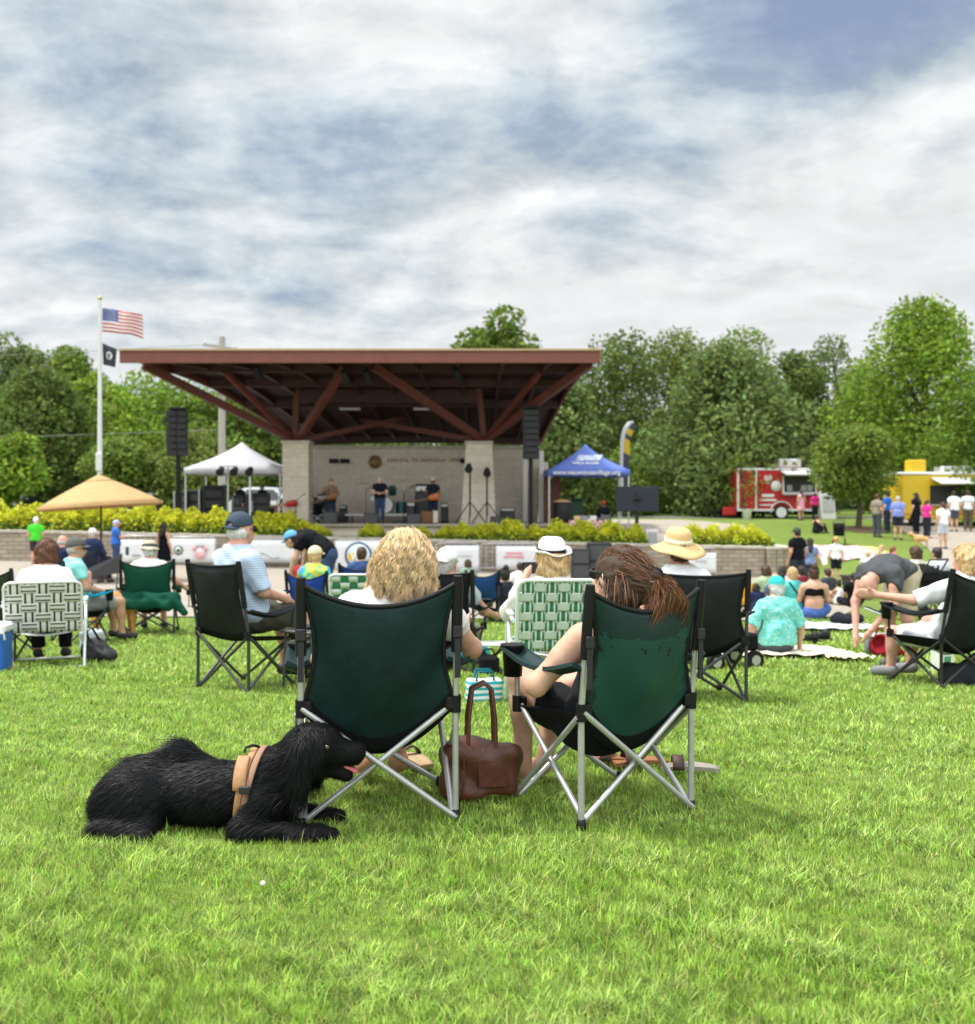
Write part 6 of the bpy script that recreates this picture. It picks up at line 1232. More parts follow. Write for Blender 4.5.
def light_stand(px,ytop,yb,d,label,heads,tri=True,col=None,base=None):
    x=XP(px,d); zb=(SF if (-9.6<x<3.2 and d>40.3) else g(x,d)) if base is None else base; H=ZP(ytop,d)-zb; t=thing('light_stand',label,'light stand',(x,d,zb),0,'lamp stands around the stage'); mt=col or M('black_metal')
    m=MB(); m.tube([(0,0,.3 if tri else 0),(0,0,H)],.035,0,8); m.build('stand_pole',mt,t)
    if tri:
        for k in range(3): a=k*2*PI/3+.5; m=MB(); m.tube([(0,0,.9),(.75*math.cos(a),.75*math.sin(a),0)],.022,0,6); m.build('tripod_leg',mt,t)
    else: m=MB(); m.lathe([(.35,0),(.35,.04),(.05,.07)],n=16); m.build('base_plate',mt,t)
    if len(heads)>1: m=MB(); m.bar((min(h for h in heads)-.1,0,H),(max(heads)+.1,0,H),.05,.05); m.build('cross_bar',mt,t)
    for hx in heads:
        m=MB(); m.cyl((hx,.1,H-.12),(hx,-.22,H-.28),.12,0,12,.17); hd_=m.build('lamp_can',bk,t)
light_stand(228,466,514,41,'pale stand with two black lamp cans at the white tent',(-.28,.28),False,STEEL); light_stand(250,466,520,40.6,'white pole with a small lamp left of the stage',(0,),False,M('white_pole')); light_stand(470,463,524,41.2,'black tripod lamp stand in front of the right pier',(-.05,)); light_stand(487,467,524,41.4,'second tripod lamp stand right of the pier centre',(.0,))
m=None
# riser and drums
x0,x1=XP(346,43.8),XP(408,43.8); t=thing('drum_riser','low white edged riser under the drum kit','riser',((x0+x1)/2,44.2,SF)); m=MB(); m.box((0,0,.33),(x1-x0,1.5,.1),bev=.01); m.build('deck',M('riser_white',(.5,.49,.46),.6),t)
for sx in(-1,1):
    for sy in(-1,1): m=MB(); m.bar((sx*(x1-x0)*.45,sy*.6,0),(sx*(x1-x0)*.45,sy*.6,.28),.07,.07); m.build('leg',DKT,t)
dk_=thing('drum_kit','drum kit with brass cymbals behind the singer','drum kit',(XP(386,44.2),44.2,SF+.38)); ch=M('drum_shell',(.03,.10,.10),.3,.1,metal=.2); hd2=M('drum_head',(.6,.6,.58),.5); cy=M('cymbal',(.45,.32,.10),.3,metal=.9)
m=MB(); m.cyl((0,-.35,.3),(0,.15,.3),.29,0,22); o=m.build('bass_drum',ch,dk_); m=MB(); m.cyl((0,-.37,.3),(0,-.355,.3),.27,0,22); m.build('drum_head',hd2,o)
for x,z in((-.22,.72),(.22,.72)): m=MB(); m.cyl((x,-.1,z),(x,.05,z+.18),.16,0,16); m.build('tom_drum',ch,dk_)
m=MB(); m.cyl((.52,.2,.0),(.52,.2,.42),.2,0,16); m.build('floor_tom',ch,dk_); m=MB(); m.cyl((-.5,.25,.45),(-.5,.25,.6),.17,0,16); m.build('snare_drum',STEEL,dk_)
for x,y,z in((-.75,.1,1.05),(.65,-.05,1.15),(.95,.3,.95)): m=MB(); m.lathe([(.25,0),(.05,.03),(0,.045)],c=(x,y,z),n=18,T=None); c_=m.build('cymbal',cy,dk_); m=MB(); m.tube([(x,y,0),(x,y,z)],.015,0,6); m.build('cymbal_stand',STEEL,c_)
def amp(px0,px1,py0,d,label,base=None):
    x0,x1=XP(px0,d),XP(px1,d); zb=SF if base is None else base; h=ZP(py0,d)-zb; t=thing('amplifier',label,'amplifier',((x0+x1)/2,d,zb),0,'amplifiers on the stage'); w=x1-x0; m=MB(); m.box((0,.25,h/2),(w,.5,h),bev=.03); m.build('cabinet',bk,t); m=MB(); m.box((0,-.008,h*.42),(w*.88,.02,h*.7),bev=.01); m.build('grille',gy,t); m=MB(); m.box((0,-.008,h*.88),(w*.88,.02,h*.12)); m.build('control_panel',STEEL,t)
amp(415,430,484,44.2,'tall bass amplifier stack behind the bassist'); amp(407,415,502,43.8,'small black amplifier left of the bass stack'); amp(317,328,494,44,'amplifier behind the plaid guitarist'); amp(294,303,500,44.4,'small amplifier right of the seated keyboard player')
t=thing('wooden_stool','wooden box stool in front of the bassist','stool',(XP(427,41.6),41.6,SF)); m=MB(); m.box((0,0,.25),(.5,.4,.5),bev=.02); m.build('box_body',M('box_wood',(.16,.07,.03),.6,.2),t); m=MB(); m.box((.36,-.02,.26),(.2,.34,.52),bev=.02); m.build('pale_crate',M('crate_pale',(.55,.52,.45),.7),t)
# musicians
MG_='people on the stage'
def guitar(loc,rz,colr,label,tilt=18,name='guitar',bass=False):
    t=thing(name,label,'guitar',loc,rz); T=Matrix.Rotation(R_(tilt),4,'Y'); m=MB()
    pr=[ell((-.12,0,0),(.19,.045,.16)),ell((.08,0,0),(.14,.045,.125))]; V,Fs=sdf(pr,.025,.03); mesh_obj('guitar_body',[T@Vector(v) for v in V],Fs,M('guitar_'+colr,colr,.25,.1),t,smooth=True)
    m.bar(T@Vector((.15,-.03,0)),T@Vector((.75 if not bass else .9,-.03,0)),.05,.03,0,(0,1,0)); m.box(T@Vector((.82 if not bass else .98,-.03,0)),(.16,.025,.07)); m.build('neck',M('neck_wood',(.20,.11,.05),.5),t)
GA=dict(elL=(-.27,.05,1.14),wrL=(-.05,.22,1.08),elR=(.28,.08,1.14),wrR=(.36,.28,1.22))
def singer(px,d,h,label,hair,top,bot,**k): return person(label,(XP(px,d),d,SF),180+k.pop('turn',0),'stand',h,k.pop('fat',1.05),k.pop('sk','fair'),hair,top,bot,'#1b1b1b',k.pop('hat',None),vox=.024,group=MG_,eyes=True,**k)
singer(380,41.6,1.92,'singer in black with folded hands at centre stage',('short','grey'),('tee','#14161f'),('pants','#2e3d57'),over=dict(elL=(-.27,.06,1.14),wrL=(-.06,.24,1.10),elR=(.27,.06,1.14),wrR=(.06,.25,1.12)),fat=1.2)
singer(331,42.6,1.86,'guitarist in a dark plaid shirt left of centre stage',('short','red'),('long',M('plaid_dark',fn=pat_fn((.10,.03,.03),(.20,.13,.07),(.40,.33,.26),14),rough=.85)),('pants','#2b3346'),over=GA,turn=15)
guitar((XP(331,42.3),42.28,SF+1.10),180,'#7a4a1c','wooden guitar held by the plaid guitarist')
singer(433,42.6,1.9,'bassist in a cream cap and dark shirt on the right of the stage',('short','dark'),('tee','#1b1f2c'),('pants','#23293a'),over=GA,hat=('cap','#cfc6ae'),sk='brown',turn=-10)
guitar((XP(433,42.3),42.28,SF+1.08),180,'#b0602a','orange bass guitar held by the bassist',12,'bass_guitar',True)
quad_chair('white framed seat of the seated guitarist on the stage',(XP(287,42.2),42.2,SF),-150,.5,.44,.85,.46,cloth('#8a8c90'),blkf,STEEL,.04,cup=False,group='chairs on the stage')
person('white haired guitarist in black sitting at the left of the stage',(XP(287,42.1),42.1,SF),-150,'sit',1.72,1.15,'pink',('short','white'),('tee','#14151b'),('shorts','#a8a49a'),'#222222',None,vox=.024,seat=.42,group=MG_,eyes=True)
guitar((XP(290,41.6),41.72,SF+.82),180,'#a01414','red electric guitar across the lap of the seated guitarist',8)
guitar((XP(276,41.2),41.2,SF+.42),90,'#9a5a2a','wooden guitar upright in a stand left of the seated guitarist',-80)
p=Vector((XP(318,42.8),42.8,SF)); quad_chair('pale chair behind the plaid guitarist',tuple(p),180,.5,.44,.9,.46,cloth('#16181d'),blkf,M('white_tube',(.72,.73,.74),.35),.03,cup=False,group='chairs on the stage')
dk_.scale=(1.25,1.25,1.25)
def mic(px,d,h,label):
    t=thing('microphone_stand',label,'microphone stand',(XP(px,d),d,SF),0,'microphone stands on the stage'); m=MB(); m.lathe([(.16,0),(.16,.02),(.02,.04)],n=14); m.tube([(0,0,0),(0,0,h)],.016,0,6); m.build('stand_pole',M('black_metal'),t); m=MB(); m.tube([(0,0,h),(.35,-.1,h+.25)],.012,0,6); m.build('boom',M('black_metal'),t); m=MB(); m.sph((.37,-.105,h+.265),(.045,.035,.035),0,8); m.build('microphone',gy,t)
mic(324,41.8,1.25,'microphone stand in front of the plaid guitarist'); mic(366,43.2,1.4,'microphone stand left of the drum kit'); mic(404,43.0,1.3,'microphone stand between drums and bassist'); mic(296,41.5,.95,'low microphone stand at the seated guitarist')
for a,b_,py_,d_,l_ in((268,276,505,44.6,'low black amplifier by the upright guitar'),(305,315,497,44.2,'tall black cabinet between the seated guitarist and the plaid guitarist'),(339,346,505,44.3,'small black cabinet at the left end of the drum riser'),(441,448,503,43.6,'small amplifier at the right of the bassist'),(500,515,508,43.5,'low wide black cabinet right of the right pier')): amp(a,b_,py_,d_,l_)
for px,d_,l_ in((240,43.2,'crew member in black standing beside the grey wedge'),(262,44,'crew member in a dark jacket at the right tent leg')):
    person(l_,(XP(px,d_),d_,g(XP(px,d_),d_)),150,'stand',1.74,1.05,'tan',('short','dark'),('long','#15161b'),('pants','#1b1d25'),'#222222',None,vox=.03,group=MG_)
for x0_,x1_,l_ in((300,352,'black cable snaking across the left of the stage'),(392,450,'black cable along the front of the stage, right half')):
    m=MB(); m.tube([(XP(x0_+(x1_-x0_)*k/14,41),41.0+.5*math.sin(k*1.1),SF+.02) for k in range(15)],.02,0,5); tag(m.build('stage_cable',BLK),l_,'cable')
# --- right of the stage
p=at(565,42.6); t=thing('rolling_bin','black barrel bin with a tan lid beside the right speaker','bin',(XP(562,42),42,g(XP(562,42),42))); m=MB(); m.lathe([(.30,0),(.36,.1),(.36,.95),(.32,1.02)],n=20); m.build('barrel',bk,t); m=MB(); m.lathe([(.38,1.02),(.38,1.08),(.1,1.14),(0,1.14)],n=20); m.build('lid',M('lid_tan',(.42,.28,.14),.6),t)
t=thing('garden_bin','dark green cart bin under the blue tent','bin',(XP(572,44),44,g(XP(572,44),44))); m=MB(); m.box((0,0,.55),(.9,.7,1.0),bev=.05); m.build('bin_body',M('bin_green',(.015,.05,.03),.5),t); m=MB(); m.box((0,0,1.09),(.96,.76,.09),bev=.03); m.build('lid',M('bin_green'),t)
t=thing('wooden_door_panel','brown timber panel leaning between wing wall and tent','panel',(XP(552,44.5),44.5,g(XP(552,44.5),44.5))); m=MB(); m.box((0,0,1.2),(.75,.08,2.4),bev=.01); m.build('panel_boards',M('panel_wood',(.15,.055,.03),.6,.2,8),t); m=MB(); m.box((-.05,-.045,2.1),(.18,.02,.14)); m.build('notice',M('paper_white'),t)
d=40.6; p=at(590,d); t=thing('check_table','folding table under a red and white checked cloth','table',(XP(588,d),d,g(XP(588,d),d)))
def chk(t_,v):
    spx=nd(t_,'ShaderNodeSeparateXYZ'); t_.links.new(v,spx.inputs[0]); c_=nd(t_,'ShaderNodeTexChecker'); c_.inputs['Scale'].default_value=9; t_.links.new(v,c_.inputs[0]); c_.inputs[1].default_value=(.62,.58,.56,1); c_.inputs[2].default_value=(.55,.16,.17,1); return c_.outputs[0]
m=MB(); m.box((0,.4,.74),(1.5,.8,.03)); m.sheet(lambda u,v:((u-.5)*1.56,-.02-.03*math.sin(14*u)*v,.765-.48*v*(1+.1*math.sin(9*u))),24,5,.006); m.build('table_cloth',M('red_check',fn=chk,rough=.85),t)
for x,y in((-.65,.1),(.65,.1),(-.65,.7),(.65,.7)): m=MB(); m.tube([(x,y,0),(x,y,.72)],.025); m.build('leg',STEEL,t)
for k,(x,c_) in enumerate(((-.4,'#c7b08a'),(-.1,'#8c8f96'),(.25,'#d9d9d6'))): o=solid('serving_box',[bx_((0,0,.1),(.14,.12,.09),None,.02)],cloth(c_),None,.03,.0); o.location=(XP(588,d)+x,d+.4,g(XP(588,d),d)+.76); tag(o,('tan box at the left end of the checked table','grey box in the middle of the checked table','white box at the right end of the checked table')[k],'box')
t=thing('blue_tarp','crumpled bright blue tarp at the right speaker mast','tarp',tuple(at(541,39.9))); solid('tarp_folds',[ell((0,0,.15),(.5,.35,.25)),ell((.4,.1,.12),(.35,.3,.32)),ell((-.35,0,.1),(.3,.3,.15))],M('tarp_blue',(.02,.11,.55),.4,.15,6,.4),t,.04,.06,wr=.05,wf=9)
quad_chair('grey folding seat of the man under the blue tent',tuple(at(603,41.2)),20,.5,.44,.85,.46,cloth('#777a80'),blkf,STEEL,.04,cup=False,group='chairs on the stage')
person('man in a black and red jacket sitting under the blue tent',tuple(at(603,41.2)),15,'sit',1.74,1.1,'tan',('short','brown'),('long','#14151c'),('shorts','#c9c4ba'),'#bbbbbb',('cap','#b2402c'),vox=.026,seat=.44,group=PG)
d=39.9; p=at(638,d); t=thing('display_screen','big black screen on a wheeled stand behind the shrubs','screen',(XP(637,d),d,g(XP(637,d),d))); zc=ZP(499,d)-g(XP(637,d),d)
m=MB(); m.box((0,0,zc),(1.72,.07,1.0),bev=.012); m.build('screen_back',M('screen_blue_black',(.012,.017,.03),.5),t); m=MB(); m.box((0,-.045,zc),(.22,.03,.5)); m.box((0,-.05,zc-.05),(.5,.02,.06)); m.build('wall_bracket',bk,t); m=MB(); m.bar((0,.05,.1),(0,.05,zc),.14,.09); m.build('post',bk,t); m=MB(); m.bar((-.65,-.25,.07),(.65,-.25,.07),.08,.08); m.bar((-.4,-.25,.07),(-.3,.45,.07),.08,.08); m.bar((.4,-.25,.07),(.3,.45,.07),.08,.08); m.build('base',bk,t)
t=thing('folding_sign','small white A frame board beside the black screen','sign',tuple(at(652,39.5))); m=MB(); m.box((0,-.14,.36),(.48,.03,.74),rx=-14,bev=.01); m.box((0,.14,.36),(.48,.03,.74),rx=14,bev=.01); m.build('board',M('sign_white',(.62,.60,.58),.6),t); m=MB(); m.box((0,-.17,.38),(.36,.012,.5),rx=-14); m.build('poster',M('poster_grey',(.30,.30,.32),.6,.4,20),t)
d=47; p=at(626,d); t=thing('feather_flag','tall feather flag in black and yellow with a grey edge','banner flag',tuple(p)); H=ZP(421,d)-p.z
edge=[(-.22,.9),(-.28,H*.5),(-.25,H*.82),(-.12,H*.93),(.12,H*.99),(.34,H)]
m=MB(); m.tube([(-.24,0,0)]+[(x,0,z) for x,z in edge],.02,0,6); m.build('pole',STEEL,t)
def ff(u,v): i=np.interp(v,np.linspace(0,1,6),[e[0] for e in edge]); z=np.interp(v,np.linspace(0,1,6),[e[1] for e in edge]); return (i+u*(.42*(1-.0*v) if v<.75 else .42-(v-.75)*1.2+0),.02*math.sin(6*v+3*u),z-u*.25)
m=MB(); m.sheet(ff,6,24,.006,mf=lambda i,j:2 if i<2 else (1 if 8<=j<11 or 13<=j<16 else 0)); m.build('cloth',[M('flag_black'),M('feather_yellow',(.42,.28,.02),.7),M('feather_grey',(.4,.42,.45),.7)],t)
# subwoofers on the plaza
for k,(a,b,c_,lab) in enumerate(((572,590,549,'black subwoofer box on the plaza, left of the taller one'),(588,612,543,'tallest black subwoofer box on the plaza in front of the wall'),(611,626,550,'black subwoofer box on the plaza nearest the brunette'))):
    d=33+.3*k; x0,x1=XP(a,d),XP(b,d); zb=g((x0+x1)/2,d); h=ZP(c_,d)-zb; t=thing('subwoofer',lab,'loudspeaker',((x0+x1)/2,d,zb),0,'subwoofers on the plaza'); m=MB(); m.box((0,.3,h/2),(x1-x0,.6,h),bev=.03); m.build('cabinet',bk,t)
    for q in(.27,.73): m=MB(); m.box((0,-.01,h*q),((x1-x0)*.86,.025,h*.38),bev=.01); m.build('grille',gy,t)
# crowd barriers and banners
def barrier(px0,px1,d,label):
    x0,x1=XP(px0,d),XP(px1,d); cx=(x0+x1)/2; zb=g(cx,d); t=thing('crowd_barrier',label,'barrier',(cx,d,zb),0,'steel crowd barriers along the wall'); hw=(x1-x0)/2; m=MB(); m.tube([(-hw,0,0),(-hw,0,.98),(-hw+.1,0,1.08),(hw-.1,0,1.08),(hw,0,.98),(hw,0,0)],.022,0,8); m.tube([(-hw,0,.2),(hw,0,.2)],.02,0,6); m.build('tube_frame',STEEL,t)
    for k in range(1,9): m=MB(); x=-hw+2*hw*k/9; m.tube([(x,0,.2),(x,0,1.06)],.011,0,5); m.build('bar',STEEL,t)
    for sx in(-1,1): m=MB(); m.bar((sx*hw*.8,-.3,.02),(sx*hw*.8,.3,.02),.05,.04); m.build('foot',STEEL,t)
BD=36.9
for a,b,l in((118,168,'steel crowd barrier between the blue shirt man and the black dress'),(170,216,'steel crowd barrier behind the black dress'),(246,300,'steel crowd barrier right of the check shirt man'),(333,385,'steel crowd barrier behind the tie dye child'),(436,478,'steel crowd barrier right of the blonde woman'),(480,535,'steel crowd barrier left of the white hat'),(682,716,'steel crowd barrier right of the straw hat')): barrier(a,b,BD,l)
bw_=M('banner_white',(.66,.67,.68),.7,.04,4)
def banner(px0,px1,py0,py1,label,deco):
    d=BD-.06; x0,x1=XP(px0,d),XP(px1,d); cx=(x0+x1)/2; zc=(ZP(py0,d)+ZP(py1,d))/2; h=ZP(py0,d)-ZP(py1,d); w=x1-x0; t=thing('banner',label,'banner',(cx,d,zc),0,None); m=MB(); m.sheet(lambda u,v:((u-.5)*w,.02*math.sin(9*u+2*v),(.5-v)*h),14,4,.006); m.build('vinyl',bw_,t)
    for i,(kind,x,z,sx,sz,c_) in enumerate(deco):
        mt=M('print_'+c_,c_,.6)
        if kind=='o': m=MB(); m.lathe([(0,.0),(sx,.0),(sx,.012),(0,.012)],n=24,T=Matrix.Translation((x*w,-.03-.008*i,z*h))@Matrix.Rotation(R_(90),4,'X')); m.build('printed_disc',mt,t)
        if kind=='r': m=MB(); m.box((x*w,-.034-.004*i,z*h),(sx,.01,sz),bev=.003); m.build('printed_block',mt,t)
        if kind=='t': text(sx,sz,mt,t,'lettering',(x*w,-.036-.008*i,z*h),(90,0,0),.004,1,.008)
        if kind=='s': m=MB(); m.tube([(x*w+sx*(k/8-.5),-.034,z*h+sz*math.sin(k*.75)) for k in range(9)],.03,0,6,flat=.3); m.build('printed_swoosh',mt,t)
banner(120,145,540,562,'white banner behind the man in the blue t-shirt',[('r',-.2,.0,.12,.3,'#3a3f4a'),('r',.15,-.2,.3,.06,'#8a8f99')])
banner(170,215,539,562.5,'white banner with a green round badge and a pink drawing',[('o',-.31,.02,.17,0,'#1f4a30'),('o',-.31,.02,.12,0,'#c9d6c9'),('o',-.31,.02,.07,0,'#1f4a30'),('r',.18,.15,.35,.12,'#9c9299'),('o',.18,-.12,.2,0,'#e3b3b9'),('o',.05,.1,.07,0,'#d69aa2'),('o',.31,.1,.07,0,'#d69aa2')])
banner(247,300,540,562.5,'plain white banner with a grey blue swoosh',[('s',-.1,-.2,.8,.1,'#8fa5ad')])
banner(335,384,541,573,'white banner with a round blue WB badge',[('o',-.02,.05,.50,0,'#254a6e'),('o',-.02,.05,.43,0,'#d3dde2'),('r',-.02,.02,.8,.34,'#254a6e'),('r',-.16,.02,.26,.26,'#d9b73c'),('t',-.02,.02,'WB',.36,'#eef0ee')])
banner(445,479,545.5,571,'white banner just right of the blonde woman\'s hair',[('r',.1,.1,.5,.05,'#b9c0c6')])
banner(496,536,546,570,'white banner with faint pink lettering left of the white hat',[('r',-.05,.2,.6,.07,'#d98a93'),('r',-.05,.05,.75,.07,'#d98a93'),('r',.28,-.25,.22,.12,'#6f7b86')])
banner(686,716,553,573,'white banner right of the straw hat',[('r',0,.1,.4,.06,'#b9b4b4')])
# --- cars
def car(px,d,rz,colr,label,suv=False,sc=1):
    p=at(px,d); t=thing('parked_car',label,'car',tuple(p),rz,None); t.scale=(sc,)*3; pm=M('paint_'+colr,colr,.25,.05,metal=.25,spec=.6); gl=M('car_glass',(.02,.025,.03),.08,spec=.9); h=1.75 if suv else 1.46; w=1.84
    prof=[(-2.25,.32),(-2.28,.62),(-2.2,.86),(-1.2,.98),(-.5,h-.04),(.0,h),(1.0,h-.01),(1.75,h-.12 if suv else 1.15),(2.1,1.02),(2.25,.85),(2.25,.35)]
    V=[];Fs=[]; secs=[(-w/2,.96,.05),(-w/2+.12,1.0,0),(w/2-.12,1.0,0),(w/2,.96,.05)]
    n=len(prof)
    for x,s_,dz in secs:
        for y,z in prof: V.append((x*(1-.16*max(0,(z-.95))/(h-.95)),y*s_,z-dz*(z>.5)))
    for k in range(3):
        for i in range(n): j=(i+1)%n; Fs.append((k*n+i,k*n+j,(k+1)*n+j,(k+1)*n+i))
    Fs+= [tuple(range(n)),tuple(range(4*n-1,3*n-1,-1))]
    m=MB(); m.add(V,Fs); m.build('body',pm,t)
    m=MB(); m.add([(-.72,-1.14,1.02),(.72,-1.14,1.02),(.62,-.58,h-.10),(-.62,-.58,h-.10)],[(0,1,2,3)],T=Matrix.Translation((0,-.03,.02))); m.build('windscreen',gl,t)
    for sx in(-1,1):
        m=MB(); x=sx*(w/2-.075); m.add([(x*1.06,-.95,1.0),(x*1.06,1.5,1.0),(x*.94,1.15,h-.14),(x*.94,-.42,h-.14)],[(0,1,2,3) if sx>0 else (3,2,1,0)],T=Matrix.Translation((sx*.02,0,0))); m.build('side_window',gl,t)
        m=MB(); m.box((sx*.64,-2.25,.74),(.36,.10,.15),bev=.03); m.build('headlight',M('headlight',(.7,.72,.75),.15),t)
        m=MB(); m.box((sx*1.0,-.75,1.05),(.2,.1,.14),bev=.03); m.build('wing_mirror',pm,t)
        for y in(-1.4,1.35): m=MB(); m.cyl((sx*.72,y,.33),(sx*.93,y,.33),.33,0,20); o=m.build('wheel',BLK,t); m=MB(); m.cyl((sx*.90,y,.33),(sx*.945,y,.33),.2,0,14); m.build('rim',STEEL,o)
    m=MB(); m.box((0,-2.28,.62),(.9,.06,.2),bev=.02); m.build('grille',BLK,t); m=MB(); m.box((0,-2.32,.44),(.5,.03,.12)); m.build('number_plate',M('paper_white'),t)
car(13,58,8,'#2c2d31','dark parked car seen from the front at the left edge',True); car(143,58.5,-4,'#9aa0a6','silver parked car seen from the front under the umbrella edge'); car(272,56,80,'#c9cdd2','white parked car behind the white tent',True)
# --- food trailer and truck
d=57; x0,x1=XP(737,d),XP(822,d); p=Vector(((x0+x1)/2,d,g((x0+x1)/2,d))); t=thing('food_trailer','red and white food trailer with an open serving hatch','food trailer',tuple(p),0)
rdm=M('trailer_red',(.42,.018,.022),.35,.06); wtm=M('trailer_white',(.70,.70,.70),.4,.04); W_2=(x1-x0)/2; zt=ZP(468,d)-p.z; drk=M('hatch_dark',(.02,.02,.022),.5)
m=MB(); m.box((0,1.1,.45+(zt-.45)/2),(2*W_2,2.2,zt-.45),bev=.08); m.build('body',rdm,t)
def frm(a,b,c,e,th=.10,y=-.012):
    m=MB(); m.box(((a+b)/2,y,c),(b-a,.03,th)); m.box(((a+b)/2,y,e),(b-a,.03,th)); m.box((a,y-.002,(c+e)/2),(th,.03,e-c+th)); m.box((b,y-.002,(c+e)/2),(th,.03,e-c+th)); return m
k=2*W_2/85; X_=lambda px:(px-779.5)*k; Zt=lambda py:ZP(py,d)-p.z
frm(-W_2+.06,W_2-.06,.5,zt-.06,.12).build('white_trim',wtm,t); m=MB(); m.box((X_(756),-.016,(zt+.5)/2),(.10,.03,zt-.5)); m.build('corner_trim',wtm,t)
m=MB(); m.box((X_(799),-.02,Zt(484)),(X_(816)-X_(783),.05,Zt(475)-Zt(493)),bev=.01); hw_=m.build('serving_hatch',drk,t); frm(X_(783),X_(816),Zt(493),Zt(475),.09,-.045).build('hatch_frame',wtm,hw_)
for q in(-.55,.25,.6): m=MB(); m.box((X_(799)+q,-.05,Zt(488)),(.3,.02,.35),bev=.03); m.build('hatch_goods',M('goods_grey',(.3,.31,.32),.6),hw_)
m=MB(); m.box((X_(799),-.55,Zt(473)),(X_(818)-X_(781),1.0,.06),rx=12); m.build('hatch_flap',wtm,t); m=MB(); m.box((X_(799),-.18,Zt(494.5)),(X_(817)-X_(782),.32,.05)); m.build('counter',STEEL,t)
m=MB(); m.box((X_(793),1.0,zt+.28),(1.3,1.0,.55),bev=.08); m.build('roof_unit',wtm,t)
m=MB(); m.cyl((X_(781),-.06,.36),(X_(781),.25,.36),.42,0,24); o=m.build('wheel',BLK,t); m=MB(); m.cyl((X_(781),-.085,.36),(X_(781),.0,.36),.30,0,18); m.build('rim',wtm,o)
m=MB(); m.sheet(lambda u,v:(X_(781)+.62*math.cos(PI*u),-.16+.2*v,.38+.60*math.sin(PI*u)),16,2,.05); m.build('wheel_arch',wtm,t)
m=MB(); m.box((X_(768),-.018,Zt(500)),(.95,.02,.12)); m.box((X_(768),-.018,Zt(495.5)),(.7,.02,.16)); m.box((X_(766),-.018,Zt(505)),(.8,.02,.08)); m.build('painted_lettering',wtm,t)
m=MB(); V=[(X_(768)+.24*math.sin(a)**3,-.02,Zt(479)+.02*(13*math.cos(a)-5*math.cos(2*a)-2*math.cos(3*a)-math.cos(4*a))) for a in np.linspace(0,2*PI,25)[:-1]]; m.add(V,[tuple(range(24))]); m.build('heart_emblem',M('emblem_pale',(.6,.45,.45),.5),t); m=MB(); m.lathe([(0,0),(.3,0),(.3,.02),(0,.02)],n=20,T=Matrix.Translation((X_(776),-.02,Zt(486)))@Matrix.Rotation(R_(90),4,'X')); m.build('round_sticker',wtm,t)
m=MB(); m.bar((-W_2,1.1,.45),(-W_2-1.2,1.1,.4),.12,.12); m.build('tow_bar',BLK,t); m=MB(); m.box((-W_2-.35,.4,.42),(.7,.5,.45),bev=.04); m.build('gas_locker',rdm,t)
o=thing('sandwich_board','white sandwich board right of the red trailer','sign',tuple(at(826,55)),10); m=MB(); m.box((0,-.2,.75),(.85,.04,1.5),rx=-10,bev=.02); m.box((0,.2,.75),(.85,.04,1.5),rx=10,bev=.02); m.build('board',wtm,o); m=MB(); m.box((0,-.24,.85),(.65,.015,.9),rx=-10); m.build('menu',M('menu_grey',(.45,.45,.46),.6,.3,14),o)
o=thing('white_bucket','white bucket at the left front of the red trailer','bucket',tuple(at(747,54.5))); m=MB(); m.lathe([(.34,0),(.42,.75),(.45,.78),(.40,.78),(.38,.7),(0,.7)],n=18); m.build('bucket_body',wtm,o); m=MB(); m.tube([(-.42,0,.74),(0,0,.5),(.42,0,.74)],.015); m.build('handle',STEEL,o); o.scale=(.6,.6,.72)
d=49; x0,x1=XP(901,d),XP(1030,d); p=Vector(((x0+x1)/2,d,g((x0+x1)/2,d))); t=thing('food_truck','yellow food truck with a white awning','food truck',tuple(p),0); ym=M('truck_yellow',(.62,.42,.015),.4,.05); W_2=(x1-x0)/2; zt=ZP(474,d)-p.z; k=d/F; X_=lambda px:XP(px,d)-p.x; Zt=lambda py:ZP(py,d)-p.z
m=MB(); m.box((0,1.15,.35+(zt-.35)/2),(2*W_2,2.3,zt-.35),bev=.08); m.build('body',ym,t); m=MB(); m.box((0,1.15,zt+.03),(2*W_2+.1,2.4,.14),bev=.04); m.build('roof',wtm,t)
m=MB(); m.box((X_(962),-.02,Zt(495)),(X_(1000)-X_(936),.06,Zt(485)-Zt(504)),bev=.01); o=m.build('serving_hatch',drk,t); m=MB(); m.box((X_(968),-.6,Zt(481)),(X_(1010)-X_(936),1.2,.05),rx=14); m.build('awning',wtm,t); m=MB(); m.box((X_(962),-.2,Zt(505)),(X_(1000)-X_(934),.35,.05)); m.build('counter',STEEL,t)
m=MB(); m.box((X_(924),1.0,zt+.40),(.75,.8,.65),bev=.04); m.build('roof_vent',ym,t); m=MB(); m.box((X_(965),1.2,zt+.25),(1.6,1.0,.32),bev=.05); m.build('roof_unit',wtm,t)
for px in(918,990): m=MB(); m.cyl((X_(px),-.04,.38),(X_(px),.25,.38),.40,0,20); o=m.build('wheel',BLK,t); m=MB(); m.cyl((X_(px),-.06,.38),(X_(px),0,.38),.22,0,14); m.build('rim',STEEL,o)
m=MB(); m.box((0,-.012,.62),(2*W_2-.1,.02,.10)); m.build('body_stripe',M('stripe_orange',(.5,.2,.02),.5),t)
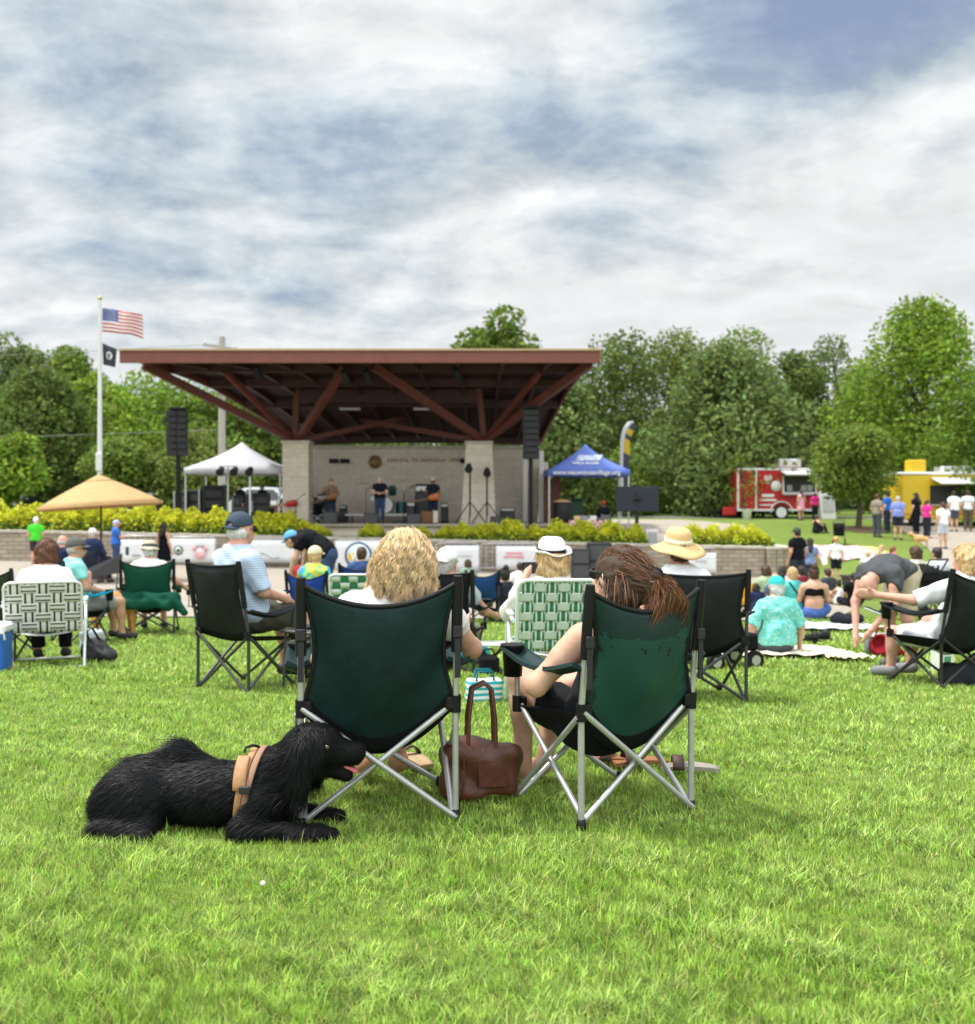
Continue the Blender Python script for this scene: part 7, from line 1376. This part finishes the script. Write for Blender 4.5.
# --- people on the hill
HG='people by the food trucks'
def stand(px,yt,d,label,top,bot,hair=('short','brown'),rz=0,sk='fair',hat=None,fem=False,fat=1.05,**k):
    p=at(px,d); h=min(1.9,max(1.0,ZP(yt,d)-p.z)); return person(label,tuple(p),rz,'stand',h,fat,sk,hair,top,bot,'#444444',hat,vox=.03,group=HG,fem=fem,**k)
stand(801,490,53.5,'woman in a pale pink dress at the red trailer hatch',('dress','#e0a0b4'),None,('long','brown'),20,fem=True); stand(815,493,53.8,'woman in a magenta top at the red trailer hatch',('tee','#c02a7a'),('pants','#23252e'),('tail','dark'),-20,fem=True)
stand(877,492,44.5,'man in a grey brown shirt at the left of the truck queue',('tee','#8d8276'),('pants','#494d58'),rz=-60); stand(887,489,46,'person in a bright blue top in the truck queue',('tee','#2a63c0'),('pants','#2b3040'),('short','dark'),rz=40)
stand(898,487,43.5,'man in a periwinkle shirt and dark shorts in the truck queue',('tee','#7d8cd0'),('shorts','#2a2d3c'),('short','grey'),rz=-30,fat=1.2); stand(916,488,45.5,'person dressed in black in the truck queue',('tee','#15161c'),('pants','#17181f'),('long','dark'),rz=30)
stand(927,500,44,'child in a hot pink shirt by the yellow truck',('tee','#d4378f'),('pants','#2a2c38'),('tail','brown'),rz=-70,fem=True); stand(943,501,40.5,'woman in a white t-shirt and pale shorts on the footpath',('tee','#e9e9ee'),('shorts','#b7b9c4'),('tail','brown'),rz=10,fem=True)
stand(954,489,46.5,'man in a white shirt at the yellow truck hatch',('tee','#e6e8ea'),('shorts','#4a4d58'),('short','dark'),rz=0,fat=1.15); stand(968,487,46.8,'person in a pale grey shirt at the yellow truck hatch',('tee','#d2d6da'),('pants','#5d5648'),('short','brown'),rz=-30)
def sitg(px,d,label,top,bot,hair,rz=0,h=1.65,pose='knees',sk='fair',**k): return person(label,tuple(at(px,d)),rz,pose,h,1.05,sk,hair,top,bot,'#555555',None,vox=.026,group=HG,**k)
sitg(816,46,'woman in black sitting on the grass in front of the red trailer',('tank','#16171c'),('pants','#1d1f26'),('tail','brown'),-60,fem=True)
sitg(868,34,'person in a white shirt sitting near the small tree, leftmost of the trio',('tee','#dfe2e6'),('shorts','#5d6b8a'),('short','blond'),-20); sitg(880,35,'person in a beige top in the middle of the trio by the small tree',('tee','#b9a48c'),('shorts','#6d6a66'),('long','blond'),-60); sitg(893,34.5,'person in a dusty pink top at the right of the trio by the small tree',('tee','#a8686c'),('shorts','#8d8a90'),('tail','red'),-80,pose='ground')
p=at(839,42); t=thing('stroller','dark stroller parked on the hill left of the small tree','stroller',tuple(p),-20); stroller(t)
blanket('picnic_blanket',842,553,2.6,3.6,-6,M('red_white_cloth',fn=pat_fn((.58,.30,.28),(.66,.55,.52),(.55,.16,.18),3),rough=.9),'large pink and red blanket spread on the hill',d=None)
blanket('picnic_blanket',872,551,.8,1.8,0,M('yellow_cloth',(.6,.44,.16),.9,.2),'mustard cloth at the right end of the pink blanket')
t=thing('garden_bin','dark open tub bin standing below the pink blanket','bin',tuple(at(860,27.5)),8); m=MB(); m.add([(-.34,-.22,0),(.34,-.22,0),(.34,.22,0),(-.34,.22,0),(-.42,-.28,.5),(.42,-.28,.5),(.42,.28,.5),(-.42,.28,.5)],[(0,3,2,1),(0,1,5,4),(1,2,6,5),(2,3,7,6),(3,0,4,7),(4,5,6,7)]); m.build('tub',M('bin_black',(.02,.025,.024),.5),t); m=MB(); m.box((0,0,.515),(.90,.62,.05),bev=.015); m.build('rim',M('bin_black'),t)
small_dog(921,41,160,'tan dog walking on the footpath by the truck queue','#c89a62',.9)
# mulch ring under the small tree
V=[];c_=at(862,47.6)
ring=[(c_.x+1.1*math.cos(a)*(1+.1*math.sin(3*a)),c_.y+1.6*math.sin(a)) for a in np.linspace(0,2*PI,25)[:-1]]
tag(mesh_obj('mulch',[(c_.x,c_.y,g(c_.x,c_.y)+.05)]+[(x,y,g(x,y)+.03) for x,y in ring],[(0,1+i,1+(i+1)%24) for i in range(24)],M('mulch',(.14,.09,.055),.95,.4,30,.8),smooth=True),'brown mulch ring under the small tree','mulch',kind='structure')
